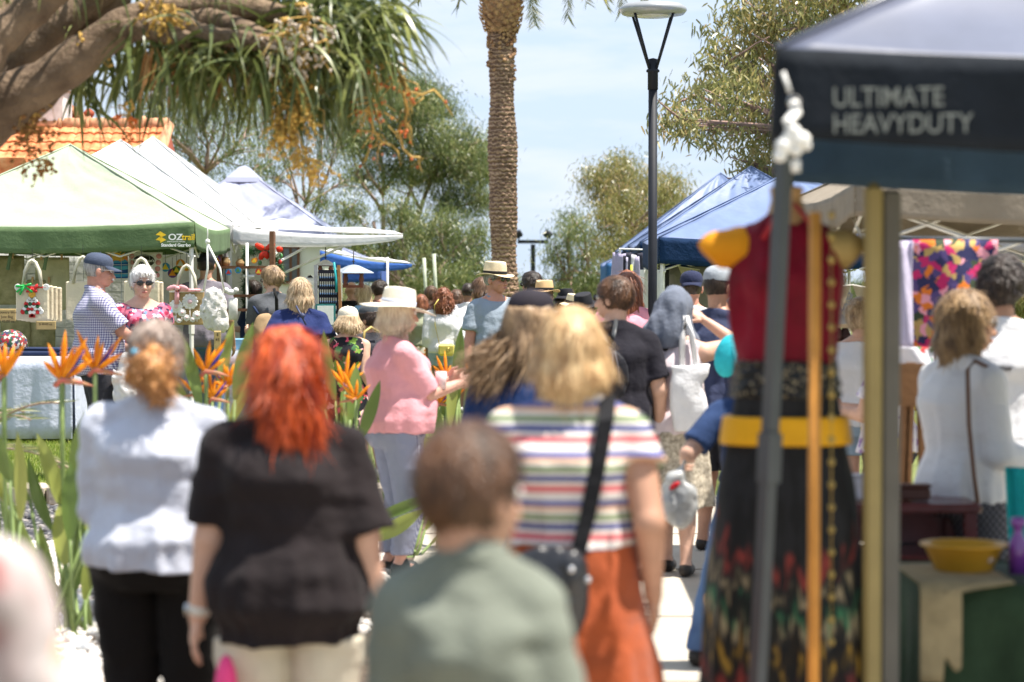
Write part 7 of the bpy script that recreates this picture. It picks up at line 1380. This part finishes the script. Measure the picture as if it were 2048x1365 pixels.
person('close cropped man in a white tee printed with dark words', 936, 566, 31.2, 2, 1.1, hair=('crop', 'dark'), top=(wht, .75, .48, 1), bot=('shorts', navy, .28), skin='brown', shoe=wshoe, extra=backtext(['CLEAN', 'FRESH', 'DRINK'], .085, .72))
person('woman in a cream tee between the curly hair and the printed tee', 913, 580, 31.8, 20, 1.0, hair=('bob', 'brown', .10), top=(c_('cream tee', (.66, .62, .54)), .6, .5, 1), bot=('skirt', rampmat('blue white floral', 'voronoi', [(0, (.05, .08, .22)), (.5, (.6, .6, .62))], (1, 1, 1), 22, rnd_col=True), .2, 1.3), skin='tan', shoe=sand)
def flower(r): 
    F_ = MB(); [F_.ball(r['hw']((math.cos(a)*.03, -.04, .10+math.sin(a)*.03)), (.025, .02, .025), 6) for a in range(6)]; F_.build('hair_flower', mat('pink flower', (.80, .08, .30), .5), r['hair'], True)
person('blond girl with a hot pink hair flower far behind the crowd', 909, 590, 36, 0, 1.0, hair=('bob', 'ash', .10), top=(pinkc, .6, .5, 1), bot=('shorts', ljean, .35), shoe=wshoe, extra=flower)
person('brown haired woman in glasses looking left behind the tall man', 966, 556, 26, -64, 1.0, head=(0, 8), hair=('bob', 'brown', .10), top=(c_('offwhite cotton', (.62, .58, .52)), .7, .5, 1), bot=('trousers', cream, .05), glasses='clear', skin='tan', shoe=dshoe)
person('man with curly salt and pepper hair and sunglasses facing left', 1066, 546, 26.5, -50, 1.1, hair=('thick', 'dark'), top=(c_('olive cotton', (.20, .20, .13)), .7, .5, 1), bot=('shorts', khaki, .28), glasses='sun', skin='tan', shoe=dshoe)
person('person in a tan felt hat with a black band behind the black cap', 1087, 557, 24.5, 40, 1.05, hair=('short', 'brown'), top=(wht, .7, .5, 1), bot=('shorts', navy, .28), hat=('fedora', tanf, 0, .16, -.010, band), cap=.05, skin='tan', shoe=dshoe)
person('woman in a black bucket hat right of the tan hat', 1130, 572, 27, 150, 1.0, hair=('bob', 'dark', .08), top=(c_('pale sand cotton', (.60, .52, .42)), .7, .5, 1), bot=('trousers', blk, .05), hat=('bucket', bfel, 5, .155, -.035, None), cap=.045, skin='tan', shoe=dshoe)
person('person in a cream straw sun hat behind the coral red shirt', 1150, 587, 25.5, -60, 1.0, hair=('bob', 'grey', .06), top=(wht, .7, .5, 1), bot=('trousers', cream, .05), hat=('straw', straw, 10, .16, -.03, band), cap=.04, shoe=wshoe)
person('person in a coral red shirt and wide black hat', 1170, 585, 21.5, -150, 1.05, head=(0, 15), hair=('short', 'dark'), top=(salmon, .7, .5, 1), bot=('trousers', blk, .05), hat=('straw', bfel, 0, .17, -.005, None), cap=.04, skin='tan', shoe=dshoe)
person('woman with long auburn hair in a bright pink top', 1256, 543, 19.6, 14, 1.12, hair=('long', 'auburn', .30), top=(c_('bright pink cotton', (.82, .33, .40)), .55, .5, .98), bot=('jeans', jean, .05), skin='fair', shoe=wshoe)
person('small grey haired woman in black between the hanging shirts', 1255, 577, 29.5, 170, 1.0, hair=('thick', 'white'), top=(blk, .7, .5, 1), bot=('trousers', blk, .05), shoe=dshoe)
def c19(r):
    u = r['H']; 
person('short haired man in sunglasses and a faded black tee facing left', 1230, 553, 13.8, -14, 1.10, L=(-.22, .05, .86), Rr=(.275, .03, .84), head=(-48, 0), hair=('short', 'boy'), top=(tee_b, .80, .50, .98, .842, 1.25, 'tee'), bot=('shorts', dgrey, .28), skin='fair', glasses='sun', shoe=sand, legs={'R': (.13, -.10), 'L': (-.07, .05)})
slg = empty('sling_bag', at(1225, 745, 13.55), 'black sling bag with gathered cords on the faded black tee', 'bag'); so_ = Vector(slg.location); S = Sdf((-.2, -.1, -.22), (.2, .12, .25), .011); S.ell((-.02, .02, -.02), (.11, .05, .16), None, 0); S.noise(.02, (14, 14, 7), 1); V, F = S.mesh(); raw('bag', V, F, c_('black nylon', (.02, .02, .026), .5), slg)
for a_, b_ in (((1222, 700), (1200, 660)), ((1222, 700), (1232, 642))): MB().tube([at(*a_, 13.60)-so_, at((a_[0]+b_[0])/2, (a_[1]+b_[1])/2, 13.60)-so_, at(*b_, 13.72)-so_], .013, 6).build('strap', m_dleg, slg, True)
for x_ in (-.06, -.03, 0, .03): MB().tube([(x_*.4, -.035, .12), (x_, -.05, .02), (x_*1.3, -.045, -.06)], .005, 5).build('cord', mat('grey cord', (.10, .10, .12), .6), slg, True)
# hooded woman
def c21(r):
    hw = r['hw']; k = r['k']; hc = r['hc']; S = Sdf(np.array(hc)-np.array((.34, .26, .40)), np.array(hc)+np.array((.30, .26, .22)), .0095)
    S.ell(hw((0, -.01, .03)), (.112*k, .128*k, .115*k), None, 0); S.cone(hc+Vector((-.02, -.03, -.02)), .105, hc+Vector((-.06, -.06, -.13)), .12, .04); S.cone(hc+Vector((-.04, -.06, -.08)), .10, hc+Vector((-.13, -.03, -.17)), .055, .05); S.cone(hc+Vector((.0, -.02, -.08)), .10, hc+Vector((.10, .02, -.16)), .05, .05)
    S.cut((0, 0, hc.z-.21), (0, -.1, -1)); S.noise(.010, (26, 26, 4), 1); S.noise(.009, (12, 12, 6), 4); S.ell(hw((0, .13, -.03)), (.07, .09, .10), None, 0, True); V, F = S.mesh(); raw('head_cloth', V, F, hoodc, r['root']); Q = Sdf(np.array(hc)-.4, np.array(hc)+.2, .011); Q.cone(hc+Vector((-.10, -.06, -.16)), .05, hc+Vector((-.09, -.09, -.27)), .03, .02); Q.cone(hc+Vector((-.04, -.07, -.16)), .05, hc+Vector((-.04, -.10, -.25)), .03, .02); Q.noise(.01, (30, 30, 8), 1); V, F = Q.mesh(); raw('long_hair', V, F, HM['dark'], r['root'])
person('woman with a heather grey cloth draped over her head and a pale lilac top', 1348, 583, 14.0, 12, 1.06, L=(-.19, .10, .80), Rr=(.15, .20, 1.47), head=(4, 6), hair=('crop', 'dark'), top=(lilac, 0, .50, .95, .82), bot=('skirt', speck, .24, 1.15), skin='fair', shoe=dshoe, cap=-.0, extra=c21, hint={'R': (1, -.1, -.8)}, grip=(.2, .8), palm={'R': (-1, .3, .2)}, legs={'R': (.09, -.12), 'L': (-.05, .10)})
tt = empty('tote_bag', at(1374, 866, 13.78), 'white cotton tote bag on the shoulder of the woman with the grey head cloth', 'tote bag'); S = Sdf((-.2, -.12, -.02), (.2, .12, .46), .010); S.column([(0, .10, .035, 0), (.2, .115, .055, 0), (.385, .11, .04, 0)], k=0, e=3); S.noise(.014, (9, 9, 7), 3); V, F = S.mesh(); raw('bag', V, F, c_('white tote cotton', (.80, .80, .82), transl=.1), tt)
for dy in (0, .12): MB().tube([(-.03, -.01+dy*.2, .37), (-.025, dy, .55), (.0, .02+dy*.8, .665)], .016, 6).tube([(.05, -.01+dy*.2, .37), (.03, dy, .55), (.0, .02+dy*.8, .665)], .014, 6).build('handle', MC['white tote cotton'], tt, True)
person('man in a white tee with a navy cap worn backwards', 1383, 541, 19, 4, 1.1, hair=('crop', 'dark'), top=(wht, .75, .5, 1), bot=('shorts', navy, .28), hat=('cap', c_('dark navy cap cloth', (.02, .025, .06)), 0, 'back'), cap=.01, skin='red', shoe=dshoe)
person('bearded man in a light grey cap and faded navy tee', 1437, 529, 15.2, 30, 1.05, L=(-.24, .02, .85), Rr=(.2, .2, 1.1), head=(22, 4), hair=('crop', 'dark'), top=(c_('faded navy tee', (.045, .055, .11)), .8, .48, .95, .842, 1.2, 'tee'), bot=('shorts', dgrey, .28), hat=('cap', lcap, -2), cap=.015, skin='tan', beard=('beard', 'salt'), shoe=dshoe)
th = MB().ball((0, 0, 0), (.075, .06, .115), 20, rot=(0, .25, 0)).build('turquoise_hat', mat('turquoise straw', (.02, .46, .55), .7, .15, 12, .5, 60), None, True); th.location = at(1458, 712, 12.6); tag(th, 'turquoise sun hat seen edge on beside the mannequin', 'sun hat'); MB().lathe([(.10, .0), (.125, -.01), (.13, -.012), (.10, .004)], (.03, 0, -.02), 24, 1, .5, (0, R(80), 0)).build('brim', MC['turquoise straw'], th, True)
person('woman in a denim blue tee and jeans mostly behind the black dress', 1512, 690, 10.6, 4, 1.1, L=(-.31, .10, .90), Rr=(.22, .05, .85), hair=('bob', 'brown', .12), top=(denimtop, .8, .58, .95, .84, 1.2, 'tee'), bot=('jeans', jean, .05), skin='fair', shoe=dshoe, hint={'L': (-.1, -1, 0)}, grip=(.8, 0), legs={'L': (-.26, .02), 'R': (.02, .12)})
cb = empty('carrier_bag', at(1357, 1053, 10.5), 'grey and white plastic carrier bag with red print hanging from a hand', 'bag'); S = Sdf((-.14, -.1, -.03), (.14, .1, .36), .008); S.ell((0, 0, .11), (.078, .05, .115), None, 0); S.cone((0, 0, .2), .035, (.03, 0, .29), .012, .03); S.noise(.016, (13, 13, 13), 2); S.noise(.006, (34, 34, 34), 2); V, F = S.mesh(); raw('bag', V, F, mat('grey white plastic', (.58, .58, .56), .3, .5, 9, .3, 20, .3, .5, c2=(.34, .35, .36)), cb); MB().ball((-.02, -.045, .18), (.028, .006, .012), 8, rot=(0, -.6, 0)).build('red_print', mat('red print', (.6, .02, .03), .4), cb, True)
# --- right stalls
def r1(r): pass
person('woman with a brown blond bob and glasses in a white long sleeved top', 1928, 583, 9.8, 62, 1.04, L=(-.16, .26, .95), Rr=(.20, .24, .94), head=(24, 4), hair=('bob', 'bobr', .15), hs=1.04, top=(wht, 1.9, .485, .92, .84, 1.1), bot=('trousers', gingham('dark check', (.04, .04, .05), (.12, .12, .14), (.02, .02, .02), 30), .05), skin='tan', glasses='clear', shoe=dshoe)
tag(MB().tube([at(1982, 738, 9.62), at(1950, 722, 9.60), at(1935, 740, 9.56), at(1938, 850, 9.57), at(1948, 950, 9.58), at(1956, 1010, 9.58)], .009, 6).build('bag_strap', mat('brown leather strap', (.16, .08, .05), .5), None, True), 'thin brown strap across the white long sleeved top', 'strap')
person('dark haired man in a white tee at the right picture edge', 2002, 516, 10.9, 14, 1.12, hair=('thick', 'dark'), top=(wht, .8, .48, 1, .842, 1.2, 'tee'), bot=('shorts', dgrey, .28), skin='tan', shoe=dshoe, extra=backtext(['Crew', 'on'], .05, .72))
person('blond woman with a twisted bun in a white sleeveless top', 1722, 598, 15.2, 28, 1.0, head=(10, 5), hair=('bun', 'ash', .1, (0, -.09, .045), .055), top=(wht, 0, .50, .95, .82), bot=('shorts', ljean, .38), skin='fair', shoe=wshoe, L=(-.17, .10, .82), Rr=(.20, .05, .85))
person('woman in a purple and yellow floral top behind the khaki post', 1778, 622, 13.2, -60, 1.05, hair=('bob', 'brown', .10), top=(floralu, .6, .5, .95), bot=('shorts', dgrey, .4), skin='fair', shoe=wshoe, L=(-.1, .32, 1.0), Rr=(.12, .32, 1.0))
